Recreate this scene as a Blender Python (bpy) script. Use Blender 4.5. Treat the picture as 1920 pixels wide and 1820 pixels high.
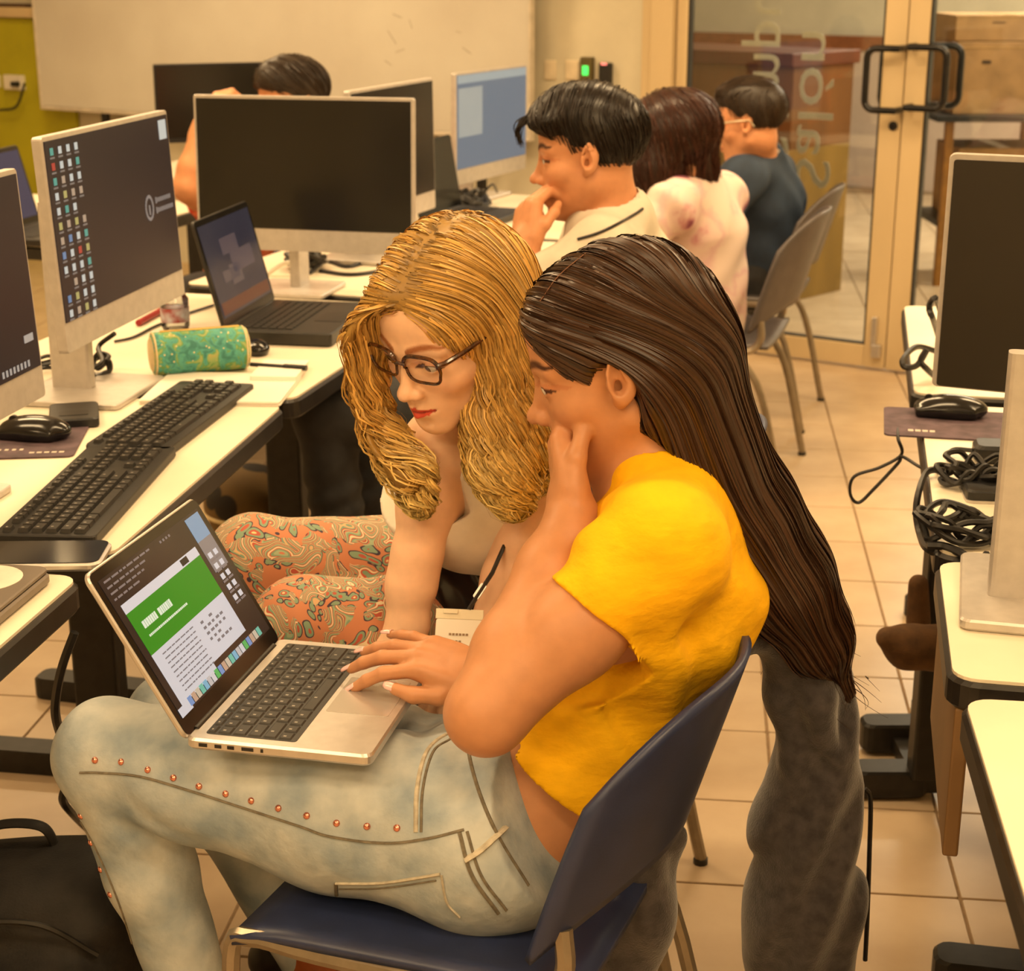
import bpy, bmesh, math, random
import numpy as np
from mathutils import Vector, Matrix, Euler

for _o in list(bpy.data.objects):
    bpy.data.objects.remove(_o)
SC = bpy.context.scene
COL = SC.collection
random.seed(7)
RNG = np.random.default_rng(11)

# ------------------------------------------------------------------ camera
FPX = 3100.0
CAMH = 1.5
TH = math.atan(980 / FPX)
cam_data = bpy.data.cameras.new('camera')
cam_data.sensor_width = 36.0
cam_data.sensor_fit = 'HORIZONTAL'
cam_data.lens = 36.0 * FPX / 1920.0
cam_data.clip_start = 0.05
cam = bpy.data.objects.new('camera', cam_data)
cam.location = (0, 0, CAMH)
cam.rotation_euler = (math.pi / 2 - TH, 0, 0)
COL.objects.link(cam)
SC.camera = cam
cam_data.dof.use_dof = True
cam_data.dof.focus_distance = 1.98
cam_data.dof.aperture_fstop = 9.0

# ------------------------------------------------------------------ world, lights, exposure
world = bpy.data.worlds.new('world')
SC.world = world
world.use_nodes = True
world.node_tree.nodes['Background'].inputs[0].default_value = (1.0, 0.74, 0.45, 1)
world.node_tree.nodes['Background'].inputs[1].default_value = 0.12
WARM = (1.0, 0.70, 0.37)
CEIL = 2.75
def ceiling_lamp(x, y, rz, power, color=WARM, sx=1.25, sy=0.32, z=CEIL - 0.045):
    ld = bpy.data.lights.new('ceiling_lamp_light', 'AREA')
    ld.shape = 'RECTANGLE'
    ld.size = sx
    ld.size_y = sy
    ld.energy = power
    ld.color = color
    lo = bpy.data.objects.new('ceiling_lamp_light', ld)
    lo.location = (x, y, z)
    lo.rotation_euler = (0, 0, rz)
    COL.objects.link(lo)
    return lo
LAMPS = [(-1.2, -1.0), (0.9, -1.0), (-1.7, 0.4), (0.5, 0.4), (-1.75, 2.5), (0.25, 2.5), (2.3, 2.5), (-1.75, 4.6), (0.25, 4.6), (2.2, 4.4), (-1.75, 6.6)]  # first two, behind the camera, are added as frontal fill light
for (lx, ly) in LAMPS:
    ceiling_lamp(lx, ly, -0.11, 31.0 if ly < 1 else (30.0 if ly < 3 else 48.0))
for (lx, ly) in [(3.4, 7.4), (2.6, 9.0), (5.0, 9.0)]:
    ceiling_lamp(lx, ly, -0.5, 110.0, (1.0, 0.84, 0.62))
vs = SC.view_settings
vs.view_transform = 'Standard'
vs.look = 'None'
vs.gamma = 1.0
vs.use_curve_mapping = False
vs.exposure = -0.13

# ------------------------------------------------------------------ pixel helpers
CT, ST = math.cos(TH), math.sin(TH)
def ray(px, py):
    a = (px - 960) / FPX
    b = (910 - py) / FPX
    return np.array([a, CT + b * ST, -ST + b * CT])
def atz(px, py, z):
    d = ray(px, py)
    return np.array([0, 0, CAMH]) + d * ((z - CAMH) / d[2])
def W(px, py, y):
    d = ray(px, py)
    return np.array([0, 0, CAMH]) + d * (y / d[1])

# ------------------------------------------------------------------ materials
MATS = {}
def lin(r, g, b):
    f = lambda c: (c / 255.0 / 12.92) if c <= 10.3 else ((c / 255.0 + 0.055) / 1.055) ** 2.4
    return (f(r), f(g), f(b))
def pm(name, col, rough=0.5, metal=0.0, var=0.08, scale=18.0, bump=0.0, bscale=None, spec=0.5, emit=None, estr=0.0,
       attr=None, sss=0.0, sheen=0.0, coat=0.0, stretch=None, aniso=0.0, second=None, detail=4.0, bdist=0.004):
    """procedural principled material: noise-modulated colour, roughness and optional bump"""
    if name in MATS:
        return MATS[name]
    m = bpy.data.materials.new(name)
    m.use_nodes = True
    nt = m.node_tree
    b = nt.nodes['Principled BSDF']
    tc = nt.nodes.new('ShaderNodeTexCoord')
    vec = tc.outputs['Object']
    if stretch:
        mp = nt.nodes.new('ShaderNodeMapping')
        mp.inputs['Scale'].default_value = stretch
        nt.links.new(vec, mp.inputs['Vector'])
        vec = mp.outputs['Vector']
    nz = nt.nodes.new('ShaderNodeTexNoise')
    nz.inputs['Scale'].default_value = scale
    nz.inputs['Detail'].default_value = detail
    nt.links.new(vec, nz.inputs['Vector'])
    mix = nt.nodes.new('ShaderNodeMix')
    mix.data_type = 'RGBA'
    c2 = second if second else tuple(max(0.0, c * (1 - 2.2 * var)) for c in col)
    c1 = col if second else tuple(min(1.0, c * (1 + 0.8 * var)) for c in col)
    mix.inputs['A'].default_value = (*c1, 1)
    mix.inputs['B'].default_value = (*c2, 1)
    rmp = nt.nodes.new('ShaderNodeMapRange')
    rmp.inputs['From Min'].default_value = 0.35
    rmp.inputs['From Max'].default_value = 0.68
    nt.links.new(nz.outputs['Fac'], rmp.inputs['Value'])
    nt.links.new(rmp.outputs['Result'], mix.inputs['Factor'])
    out = mix.outputs['Result']
    if attr:
        at = nt.nodes.new('ShaderNodeAttribute')
        at.attribute_name = attr
        mu = nt.nodes.new('ShaderNodeMix')
        mu.data_type = 'RGBA'
        mu.blend_type = 'MULTIPLY'
        mu.inputs['Factor'].default_value = 1.0
        nt.links.new(out, mu.inputs['A'])
        nt.links.new(at.outputs['Color'], mu.inputs['B'])
        out = mu.outputs['Result']
    nt.links.new(out, b.inputs['Base Color'])
    b.inputs['Roughness'].default_value = rough
    b.inputs['Metallic'].default_value = metal
    b.inputs['Specular IOR Level'].default_value = spec
    if sss:
        b.inputs['Subsurface Weight'].default_value = sss
        b.inputs['Subsurface Radius'].default_value = (0.012, 0.005, 0.003)
        b.inputs['Subsurface Scale'].default_value = 0.6
    if sheen:
        b.inputs['Sheen Weight'].default_value = sheen
        b.inputs['Sheen Roughness'].default_value = 0.4
    if coat:
        b.inputs['Coat Weight'].default_value = coat
        b.inputs['Coat Roughness'].default_value = 0.08
    if aniso:
        b.inputs['Anisotropic'].default_value = aniso
    if emit:
        b.inputs['Emission Color'].default_value = (*emit, 1)
        b.inputs['Emission Strength'].default_value = estr
    if bump:
        n2 = nt.nodes.new('ShaderNodeTexNoise')
        n2.inputs['Scale'].default_value = bscale or scale * 3
        n2.inputs['Detail'].default_value = 6
        nt.links.new(vec, n2.inputs['Vector'])
        bp = nt.nodes.new('ShaderNodeBump')
        bp.inputs['Strength'].default_value = bump
        bp.inputs['Distance'].default_value = bdist
        nt.links.new(n2.outputs['Fac'], bp.inputs['Height'])
        nt.links.new(bp.outputs['Normal'], b.inputs['Normal'])
    MATS[name] = m
    return m

def glass_mat(name, tint=(0.93, 0.95, 0.93), refl=0.10):
    m = bpy.data.materials.new(name)
    m.use_nodes = True
    nt = m.node_tree
    nt.nodes.clear()
    out = nt.nodes.new('ShaderNodeOutputMaterial')
    tr = nt.nodes.new('ShaderNodeBsdfTransparent')
    tr.inputs['Color'].default_value = (*tint, 1)
    gl = nt.nodes.new('ShaderNodeBsdfGlossy')
    gl.inputs['Roughness'].default_value = 0.03
    fr = nt.nodes.new('ShaderNodeFresnel')
    fr.inputs['IOR'].default_value = 1.5
    nz = nt.nodes.new('ShaderNodeTexNoise')
    nz.inputs['Scale'].default_value = 2.0
    ad = nt.nodes.new('ShaderNodeMath')
    ad.operation = 'MULTIPLY_ADD'
    ad.inputs[1].default_value = refl * 0.3
    nt.links.new(nz.outputs['Fac'], ad.inputs[0])
    if refl >= 0.1:
        nt.links.new(fr.outputs['Fac'], ad.inputs[2])
    else:
        ad.inputs[2].default_value = refl
    mx = nt.nodes.new('ShaderNodeMixShader')
    nt.links.new(ad.outputs[0], mx.inputs[0])
    nt.links.new(tr.outputs[0], mx.inputs[1])
    nt.links.new(gl.outputs[0], mx.inputs[2])
    nt.links.new(mx.outputs[0], out.inputs['Surface'])
    MATS[name] = m
    return m

# ------------------------------------------------------------------ mesh builder
def unit(v):
    v = np.asarray(v, float)
    return v / max(1e-9, np.linalg.norm(v))
def rotz(a):
    c, s = math.cos(a), math.sin(a)
    return np.array([[c, -s, 0], [s, c, 0], [0, 0, 1.0]])
def frame_from(f, up=(0, 0, 1)):
    """columns: right, forward, up"""
    f = unit(f)
    r = unit(np.cross(f, up))
    u = np.cross(r, f)
    return np.stack([r, f, u], 1)

class MB:
    def __init__(s):
        s.v = []
        s.f = []
        s.m = []
    def add(s, vs, fs, mi=0):
        o = len(s.v)
        s.v += [tuple(map(float, p)) for p in vs]
        s.f += [tuple(i + o for i in f) for f in fs]
        s.m += [mi] * len(fs)
        return s
    def box(s, c, d, R=None, mi=0):
        c = np.asarray(c, float)
        h = np.asarray(d, float) / 2
        vs = []
        for x in (-1, 1):
            for y in (-1, 1):
                for z in (-1, 1):
                    p = np.array([x, y, z]) * h
                    vs.append(c + (R @ p if R is not None else p))
        fs = [(0, 1, 3, 2), (4, 6, 7, 5), (0, 4, 5, 1), (2, 3, 7, 6), (0, 2, 6, 4), (1, 5, 7, 3)]
        return s.add(vs, fs, mi)
    def rbox(s, c, d, r, seg=4, R=None, mi=0, ch=0.0):
        """box with rounded vertical edges (in local z), optional top/bottom chamfer"""
        x, y, z = np.asarray(d, float) / 2
        r = min(r, x * 0.999, y * 0.999)
        out = []
        for (cx, cy, a0) in ((x - r, y - r, 0), (-x + r, y - r, 90), (-x + r, -y + r, 180), (x - r, -y + r, 270)):
            for i in range(seg + 1):
                a = math.radians(a0 + 90 * i / seg)
                out.append((cx + r * math.cos(a), cy + r * math.sin(a)))
        return s.prism(out, -z, z, c, R, mi, ch)
    def prism(s, outline, z0, z1, c=(0, 0, 0), R=None, mi=0, ch=0.0):
        n = len(outline)
        c = np.asarray(c, float)
        cen = np.mean(np.array(outline), 0)
        rings = []
        def ring(z, inset):
            res = []
            for (a, b) in outline:
                dv = np.array([a, b]) - cen
                L = np.linalg.norm(dv)
                q = cen + dv * (1 - inset / max(L, 1e-6))
                p = np.array([q[0], q[1], z])
                res.append(c + (R @ p if R is not None else p))
            return res
        if ch > 0:
            rings = [ring(z0, ch), ring(z0 + ch, 0), ring(z1 - ch, 0), ring(z1, ch)]
        else:
            rings = [ring(z0, 0), ring(z1, 0)]
        vs = [p for rg in rings for p in rg]
        fs = [tuple(range(n - 1, -1, -1)), tuple((len(rings) - 1) * n + i for i in range(n))]
        for k in range(len(rings) - 1):
            for i in range(n):
                j = (i + 1) % n
                fs.append((k * n + i, k * n + j, (k + 1) * n + j, (k + 1) * n + i))
        return s.add(vs, fs, mi)
    def tube(s, pts, r, seg=8, mi=0, cap=True, flat=1.0):
        pts = [np.asarray(p, float) for p in pts]
        n = len(pts)
        rs = [r] * n if np.isscalar(r) else list(r)
        vs = []
        up = np.array([0, 0, 1.0])
        t0 = unit(pts[1] - pts[0])
        if abs(t0[2]) > 0.9:
            up = np.array([1.0, 0, 0])
        a = unit(np.cross(t0, up))
        for i in range(n):
            t = unit(pts[min(i + 1, n - 1)] - pts[max(i - 1, 0)])
            a = unit(a - t * np.dot(a, t))
            b = np.cross(t, a)
            for k in range(seg):
                an = 2 * math.pi * k / seg
                vs.append(pts[i] + rs[i] * (math.cos(an) * a + flat * math.sin(an) * b))
        fs = []
        for i in range(n - 1):
            for k in range(seg):
                k2 = (k + 1) % seg
                fs.append((i * seg + k, i * seg + k2, (i + 1) * seg + k2, (i + 1) * seg + k))
        if cap:
            fs.append(tuple(range(seg - 1, -1, -1)))
            fs.append(tuple((n - 1) * seg + k for k in range(seg)))
        return s.add(vs, fs, mi)
    def lathe(s, prof, c=(0, 0, 0), seg=20, R=None, mi=0):
        c = np.asarray(c, float)
        vs, fs = [], []
        for (r, z) in prof:
            for k in range(seg):
                a = 2 * math.pi * k / seg
                p = np.array([r * math.cos(a), r * math.sin(a), z])
                vs.append(c + (R @ p if R is not None else p))
        for i in range(len(prof) - 1):
            for k in range(seg):
                k2 = (k + 1) % seg
                fs.append((i * seg + k, i * seg + k2, (i + 1) * seg + k2, (i + 1) * seg + k))
        fs.append(tuple(range(seg - 1, -1, -1)))
        fs.append(tuple((len(prof) - 1) * seg + k for k in range(seg)))
        return s.add(vs, fs, mi)
    def grid(s, fn, nu, nv, mi=0):
        vs = [fn(i / nu, j / nv) for j in range(nv + 1) for i in range(nu + 1)]
        fs = [(j * (nu + 1) + i, j * (nu + 1) + i + 1, (j + 1) * (nu + 1) + i + 1, (j + 1) * (nu + 1) + i) for j in range(nv) for i in range(nu)]
        return s.add(vs, fs, mi)
    def mesh(s, name, mats, smooth=False):
        me = bpy.data.meshes.new(name)
        me.from_pydata(s.v, [], s.f)
        if not isinstance(mats, (list, tuple)):
            mats = [mats]
        for m in mats:
            me.materials.append(m)
        if len(mats) > 1:
            me.polygons.foreach_set('material_index', s.m)
        if smooth:
            me.polygons.foreach_set('use_smooth', [True] * len(me.polygons))
        me.update()
        return me
    def obj(s, name, mats, parent=None, smooth=False, bevel=0.0, loc=None):
        me = s.mesh(name, mats, smooth)
        o = bpy.data.objects.new(name, me)
        COL.objects.link(o)
        if parent is not None:
            o.parent = parent
        if loc is not None:
            o.location = loc
        if bevel:
            bv = o.modifiers.new('bevel', 'BEVEL')
            bv.width = bevel
            bv.segments = 2
            bv.limit_method = 'ANGLE'
        if smooth:
            try:
                es = o.modifiers.new('edges', 'EDGE_SPLIT')
                es.split_angle = math.radians(40)
            except Exception:
                pass
        return o

def thing(name, label, cat, loc=(0, 0, 0), rz=0.0, group=None):
    o = bpy.data.objects.new(name, None)
    o.empty_display_size = 0.1
    COL.objects.link(o)
    o.location = tuple(float(c) for c in loc)
    o.rotation_euler = (0, 0, rz)
    tag(o, label, cat, group)
    return o
def tag(o, label, cat, group=None):
    o['label'] = label
    o['category'] = cat
    if group:
        o['group'] = group
    return o
def struct(o):
    o['kind'] = 'structure'
    return o
def link_mesh(name, me, parent=None, loc=None, rot=None):
    o = bpy.data.objects.new(name, me)
    COL.objects.link(o)
    if parent is not None:
        o.parent = parent
    if loc is not None:
        o.location = tuple(float(c) for c in loc)
    if rot is not None:
        o.rotation_euler = rot
    return o
def copy_tree(o, parent=None):
    c = o.copy()
    COL.objects.link(c)
    c.parent = parent
    for ch in list(o.children):
        copy_tree(ch, c)
    return c
def spline(pts, n=8):
    """catmull-rom through points"""
    P = [np.asarray(p, float) for p in pts]
    P = [2 * P[0] - P[1]] + P + [2 * P[-1] - P[-2]]
    out = []
    for i in range(1, len(P) - 2):
        for k in range(n):
            t = k / n
            a, b, c, d = P[i - 1], P[i], P[i + 1], P[i + 2]
            out.append(0.5 * ((2 * b) + (c - a) * t + (2 * a - 5 * b + 4 * c - d) * t * t + (3 * b - a - 3 * c + d) * t ** 3))
    out.append(P[-2])
    return out
def text_mesh(txt, size, mat, align='LEFT', extrude=0.0005, bold=False):
    cu = bpy.data.curves.new('lettering', 'FONT')
    cu.body = txt
    cu.size = size
    cu.extrude = extrude
    cu.resolution_u = 3
    cu.align_x = align
    if bold:
        cu.offset = size * 0.012
    to = bpy.data.objects.new('lettering_tmp', cu)
    COL.objects.link(to)
    dg = bpy.context.evaluated_depsgraph_get()
    me = bpy.data.meshes.new_from_object(to.evaluated_get(dg))
    bpy.data.objects.remove(to)
    me.materials.clear()
    me.materials.append(mat)
    return me
# ------------------------------------------------------------------ signed-distance modelling (bodies, clothes, hair)
def smin(a, b, k):
    if k <= 0:
        return np.minimum(a, b)
    h = np.maximum(k - np.abs(a - b), 0) / k
    return np.minimum(a, b) - h * h * k * 0.25
def smax(a, b, k):
    return -smin(-a, -b, k)

class Xf:
    """local frame: world = o + s * R @ p  (R columns: right, forward, up)"""
    def __init__(s, o, R, sc=1.0):
        s.o = np.asarray(o, float)
        s.R = np.asarray(R, float)
        s.s = sc
    def __call__(s, p):
        return s.o + s.s * (s.R @ np.asarray(p, float))
    def loc(s, x, y, z):
        x = x - s.o[0]; y = y - s.o[1]; z = z - s.o[2]
        R = s.R / s.s
        return (R[0, 0] * x + R[1, 0] * y + R[2, 0] * z, R[0, 1] * x + R[1, 1] * y + R[2, 1] * z, R[0, 2] * x + R[1, 2] * y + R[2, 2] * z)

class Prim:
    def __init__(s, fn, lo, hi):
        s.fn = fn
        s.lo = np.asarray(lo, float)
        s.hi = np.asarray(hi, float)
def cap(a, b, r1, r2=None):
    a = np.asarray(a, float); b = np.asarray(b, float)
    r2 = r1 if r2 is None else r2
    ba = b - a
    L = max(1e-9, float(ba @ ba))
    def fn(x, y, z):
        px, py, pz = x - a[0], y - a[1], z - a[2]
        t = np.clip((px * ba[0] + py * ba[1] + pz * ba[2]) / L, 0, 1)
        return np.sqrt((px - t * ba[0]) ** 2 + (py - t * ba[1]) ** 2 + (pz - t * ba[2]) ** 2) - (r1 + (r2 - r1) * t)
    R = max(r1, r2)
    return Prim(fn, np.minimum(a, b) - R, np.maximum(a, b) + R)
def ell(c, r, R=None):
    c = np.asarray(c, float); r = np.asarray(r, float)
    def fn(x, y, z):
        px, py, pz = x - c[0], y - c[1], z - c[2]
        if R is not None:
            px, py, pz = (R[0, 0] * px + R[1, 0] * py + R[2, 0] * pz, R[0, 1] * px + R[1, 1] * py + R[2, 1] * pz, R[0, 2] * px + R[1, 2] * py + R[2, 2] * pz)
        k0 = np.sqrt((px / r[0]) ** 2 + (py / r[1]) ** 2 + (pz / r[2]) ** 2)
        k1 = np.sqrt((px / r[0] ** 2) ** 2 + (py / r[1] ** 2) ** 2 + (pz / r[2] ** 2) ** 2)
        return k0 * (k0 - 1.0) / np.maximum(k1, 1e-6)
    m = r.max() if R is not None else r
    return Prim(fn, c - m, c + m)
def rbx(c, h, R=None, rd=0.01):
    c = np.asarray(c, float); h = np.asarray(h, float) - rd
    def fn(x, y, z):
        px, py, pz = x - c[0], y - c[1], z - c[2]
        if R is not None:
            px, py, pz = (R[0, 0] * px + R[1, 0] * py + R[2, 0] * pz, R[0, 1] * px + R[1, 1] * py + R[2, 1] * pz, R[0, 2] * px + R[1, 2] * py + R[2, 2] * pz)
        qx, qy, qz = np.abs(px) - h[0], np.abs(py) - h[1], np.abs(pz) - h[2]
        return np.sqrt(np.maximum(qx, 0) ** 2 + np.maximum(qy, 0) ** 2 + np.maximum(qz, 0) ** 2) + np.minimum(np.maximum(qx, np.maximum(qy, qz)), 0) - rd
    m = np.linalg.norm(h) + rd if R is not None else h + rd
    return Prim(fn, c - m, c + m)
def plane(p, n):
    """half space below plane (negative on the side opposite to n)"""
    p = np.asarray(p, float); n = unit(n)
    return Prim(lambda x, y, z: (x - p[0]) * n[0] + (y - p[1]) * n[1] + (z - p[2]) * n[2], [-9] * 3, [9] * 3)

class Fld:
    def __init__(s, lo, hi, h):
        s.h = h
        s.lo = np.asarray(lo, float)
        n = np.ceil((np.asarray(hi, float) - s.lo) / h).astype(int) + 1
        s.n = n
        s.v = np.full(n, 0.5, np.float32)
        s.ax = [(s.lo[i] + h * np.arange(n[i])).astype(np.float32) for i in range(3)]
    def slc(s, lo, hi):
        i0 = np.clip(np.floor((lo - s.lo) / s.h).astype(int), 0, s.n)
        i1 = np.clip(np.ceil((hi - s.lo) / s.h).astype(int) + 1, 0, s.n)
        sl = tuple(slice(int(a), int(b)) for a, b in zip(i0, i1))
        x = s.ax[0][sl[0]][:, None, None]; y = s.ax[1][sl[1]][None, :, None]; z = s.ax[2][sl[2]][None, None, :]
        return sl, x, y, z
    def add(s, p, k=0.0, grow=0.0):
        pad = k + 3 * s.h + grow + 0.012
        sl, x, y, z = s.slc(p.lo - pad, p.hi + pad)
        if 0 in s.v[sl].shape:
            return s
        s.v[sl] = smin(s.v[sl], (p.fn(x, y, z) - grow).astype(np.float32), k)
        return s
    def cut(s, p, k=0.0):
        pad = k + 3 * s.h
        sl, x, y, z = s.slc(p.lo - pad, p.hi + pad)
        if 0 in s.v[sl].shape:
            return s
        s.v[sl] = smax(s.v[sl], -(p.fn(x, y, z)).astype(np.float32), k)
        return s
    def keep(s, p, k=0.0):
        sl, x, y, z = s.slc(s.lo, s.lo + s.h * s.n)
        s.v[sl] = smax(s.v[sl], (p.fn(x, y, z) + 0 * s.v[sl]).astype(np.float32), k)
        return s
    def chain(s, pts, rad, k=0.01, grow=0.0):
        for i in range(len(pts) - 1):
            s.add(cap(pts[i], pts[i + 1], rad[i], rad[i + 1]), k if i else k, grow)
        return s
    def disp(s, fn):
        x = s.ax[0][:, None, None]; y = s.ax[1][None, :, None]; z = s.ax[2][None, None, :]
        s.v = (s.v + fn(x, y, z)).astype(np.float32)
        return s
    def local(s, xf, lo, hi):
        """coordinates of sub-block in a local frame"""
        cs = np.array([xf((a, b, c)) for a in (lo[0], hi[0]) for b in (lo[1], hi[1]) for c in (lo[2], hi[2])])
        sl, x, y, z = s.slc(cs.min(0), cs.max(0))
        return sl, xf.loc(x, y, z)
    def sample(s, P):
        q = (P - s.lo) / s.h
        q = np.clip(q, 0, s.n - 1.001)
        i = np.floor(q).astype(int)
        f = q - i
        r = 0
        for a in (0, 1):
            for b in (0, 1):
                for c in (0, 1):
                    w = (f[:, 0] if a else 1 - f[:, 0]) * (f[:, 1] if b else 1 - f[:, 1]) * (f[:, 2] if c else 1 - f[:, 2])
                    r = r + w * s.v[i[:, 0] + a, i[:, 1] + b, i[:, 2] + c]
        return r
    def grad(s, P):
        e = s.h
        g = np.stack([s.sample(P + d) - s.sample(P - d) for d in np.eye(3) * e], 1)
        return g / np.maximum(1e-6, np.linalg.norm(g, axis=1, keepdims=True))

EDG = [((0, 0, 0), (1, 0, 0)), ((0, 1, 0), (1, 1, 0)), ((0, 0, 1), (1, 0, 1)), ((0, 1, 1), (1, 1, 1)),
       ((0, 0, 0), (0, 1, 0)), ((1, 0, 0), (1, 1, 0)), ((0, 0, 1), (0, 1, 1)), ((1, 0, 1), (1, 1, 1)),
       ((0, 0, 0), (0, 0, 1)), ((1, 0, 0), (1, 0, 1)), ((0, 1, 0), (0, 1, 1)), ((1, 1, 0), (1, 1, 1))]
def nets(F):
    v = F.v
    s = v < 0
    # close off the border so every solid is watertight
    s[0] = s[-1] = False; s[:, 0] = s[:, -1] = False; s[:, :, 0] = s[:, :, -1] = False
    c = np.zeros(tuple(np.array(v.shape) - 1), np.uint8)
    for a in (0, 1):
        for b in (0, 1):
            for d in (0, 1):
                c += s[a:a + c.shape[0], b:b + c.shape[1], d:d + c.shape[2]]
    act = (c > 0) & (c < 8)
    idx = np.argwhere(act)
    pos = np.zeros((len(idx), 3)); cnt = np.zeros(len(idx))
    for (e0, e1) in EDG:
        i0 = idx + e0; i1 = idx + e1
        s0 = s[i0[:, 0], i0[:, 1], i0[:, 2]]; s1 = s[i1[:, 0], i1[:, 1], i1[:, 2]]
        cr = s0 != s1
        v0 = v[i0[:, 0], i0[:, 1], i0[:, 2]]; v1 = v[i1[:, 0], i1[:, 1], i1[:, 2]]
        dn = v0 - v1
        t = np.clip(np.where(np.abs(dn) > 1e-9, v0 / np.where(np.abs(dn) > 1e-9, dn, 1), 0.5), 0, 1)
        p = np.array(e0) + t[:, None] * (np.array(e1) - np.array(e0))
        pos += np.where(cr[:, None], p, 0); cnt += cr
    pos = (idx + pos / cnt[:, None]) * F.h + F.lo
    vid = np.full(act.shape, -1, np.int32)
    vid[act] = np.arange(len(idx))
    quads = []
    for ax in range(3):
        o = [i for i in range(3) if i != ax]
        sl0 = [slice(None)] * 3; sl1 = [slice(None)] * 3
        sl0[ax] = slice(0, -1); sl1[ax] = slice(1, None)
        A = s[tuple(sl0)]; B = s[tuple(sl1)]
        E = np.argwhere(A != B)
        E = E[(E[:, o[0]] > 0) & (E[:, o[1]] > 0) & (E[:, o[0]] < v.shape[o[0]] - 1) & (E[:, o[1]] < v.shape[o[1]] - 1)]
        if len(E) == 0:
            continue
        ins = A[E[:, 0], E[:, 1], E[:, 2]]
        u = np.zeros(3, int); w = np.zeros(3, int)
        u[o[0]] = 1; w[o[1]] = 1
        q = [vid[tuple((E - d).T)] for d in (u + w, w, 0 * u, u)]
        Q = np.stack(q, 1)
        flip = ins if ax != 1 else ~ins
        Q[~flip] = Q[~flip][:, ::-1]
        quads.append(Q)
    return pos, np.concatenate(quads)
def np_mesh(name, V, Q, mat, col=None, smooth=True):
    me = bpy.data.meshes.new(name)
    n = Q.shape[1]
    me.vertices.add(len(V))
    me.vertices.foreach_set('co', np.ascontiguousarray(V, np.float32).ravel())
    me.loops.add(Q.size)
    me.loops.foreach_set('vertex_index', np.ascontiguousarray(Q, np.int32).ravel())
    me.polygons.add(len(Q))
    me.polygons.foreach_set('loop_start', np.arange(len(Q), dtype=np.int32) * n)
    if col is not None:
        at = me.attributes.new('Col', 'FLOAT_COLOR', 'POINT')
        c4 = np.ones((len(V), 4), np.float32)
        c4[:, :3] = col
        at.data.foreach_set('color', c4.ravel())
    if smooth:
        me.polygons.foreach_set('use_smooth', np.ones(len(Q), bool))
    for m in (mat if isinstance(mat, (list, tuple)) else [mat]):
        me.materials.append(m)
    me.update(calc_edges=True)
    me.validate()
    return me
def smooth_v(V, Q, it=2, lam=0.5):
    n = len(V)
    E = np.concatenate([Q[:, [0, 1]], Q[:, [1, 2]], Q[:, [2, 3]], Q[:, [3, 0]]])
    deg = np.bincount(E[:, 0], minlength=n) + np.bincount(E[:, 1], minlength=n)
    for _ in range(it):
        S = np.zeros_like(V)
        for d in range(3):
            S[:, d] = np.bincount(E[:, 0], V[E[:, 1], d], n) + np.bincount(E[:, 1], V[E[:, 0], d], n)
        V = V + lam * (S / np.maximum(deg, 1)[:, None] - V)
    return V
def sdf_obj(name, F, mat, parent, base, colfn=None, sm=1):
    V, Q = nets(F)
    if sm:
        V = smooth_v(V, Q, sm)
    col = colfn(V) if colfn else None
    me = np_mesh(name, V - np.asarray(base), Q, mat, col)
    return link_mesh(name, me, parent)
def strands_obj(name, P, rad, col, mat, parent, base, sides=3):
    """P (n, m, 3) strand points, rad (n, m), col (n,3) or (n,m,3) -> one mesh of thin tapering tubes"""
    n, m, _ = P.shape
    T = np.gradient(P, axis=1)
    T /= np.maximum(1e-9, np.linalg.norm(T, axis=2, keepdims=True))
    ref = np.array([0.31, 0.22, 0.93])
    A = np.cross(T, ref); A /= np.maximum(1e-9, np.linalg.norm(A, axis=2, keepdims=True))
    B = np.cross(T, A)
    V = np.zeros((n, m, sides, 3))
    for k in range(sides):
        an = 2 * math.pi * k / sides
        V[:, :, k] = P + rad[:, :, None] * (math.cos(an) * A + math.sin(an) * B)
    idx = np.arange(n * m * sides).reshape(n, m, sides)
    Q = []
    for k in range(sides):
        k2 = (k + 1) % sides
        Q.append(np.stack([idx[:, :-1, k], idx[:, :-1, k2], idx[:, 1:, k2], idx[:, 1:, k]], -1).reshape(-1, 4))
    Q = np.concatenate(Q)
    if col.ndim == 2:
        col = np.repeat(col[:, None], m, 1)
    C = np.repeat(col[:, :, None], sides, 2).reshape(-1, 3)
    me = np_mesh(name, V.reshape(-1, 3) - np.asarray(base), Q, mat, C)
    return link_mesh(name, me, parent)

def ribbons_obj(name, P, N, hw, col, mat, parent, base):
    """flat hair ribbons lying on a surface: P (n,m,3), N surface normals, hw half widths (n,m)"""
    n, m, _ = P.shape
    T = np.gradient(P, axis=1)
    T /= np.maximum(1e-9, np.linalg.norm(T, axis=2, keepdims=True))
    S = np.cross(T, N)
    S /= np.maximum(1e-9, np.linalg.norm(S, axis=2, keepdims=True))
    rl = np.sin(np.arange(n) * 12.9898)[:, None, None] * 0.7
    S = S * np.cos(rl) + N * np.sin(rl)
    V = np.stack([P - S * hw[:, :, None], P + S * hw[:, :, None]], 2)
    idx = np.arange(n * m * 2).reshape(n, m, 2)
    Q = np.stack([idx[:, :-1, 0], idx[:, :-1, 1], idx[:, 1:, 1], idx[:, 1:, 0]], -1).reshape(-1, 4)
    if col.ndim == 2:
        col = np.repeat(col[:, None], m, 1)
    C = np.repeat(col[:, :, None], 2, 2).reshape(-1, 3)
    me = np_mesh(name, V.reshape(-1, 3) - np.asarray(base), Q, mat, C)
    return link_mesh(name, me, parent)
def field_normals(F, P):
    sh = P.shape
    return F.grad(P.reshape(-1, 3)).reshape(sh)
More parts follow.
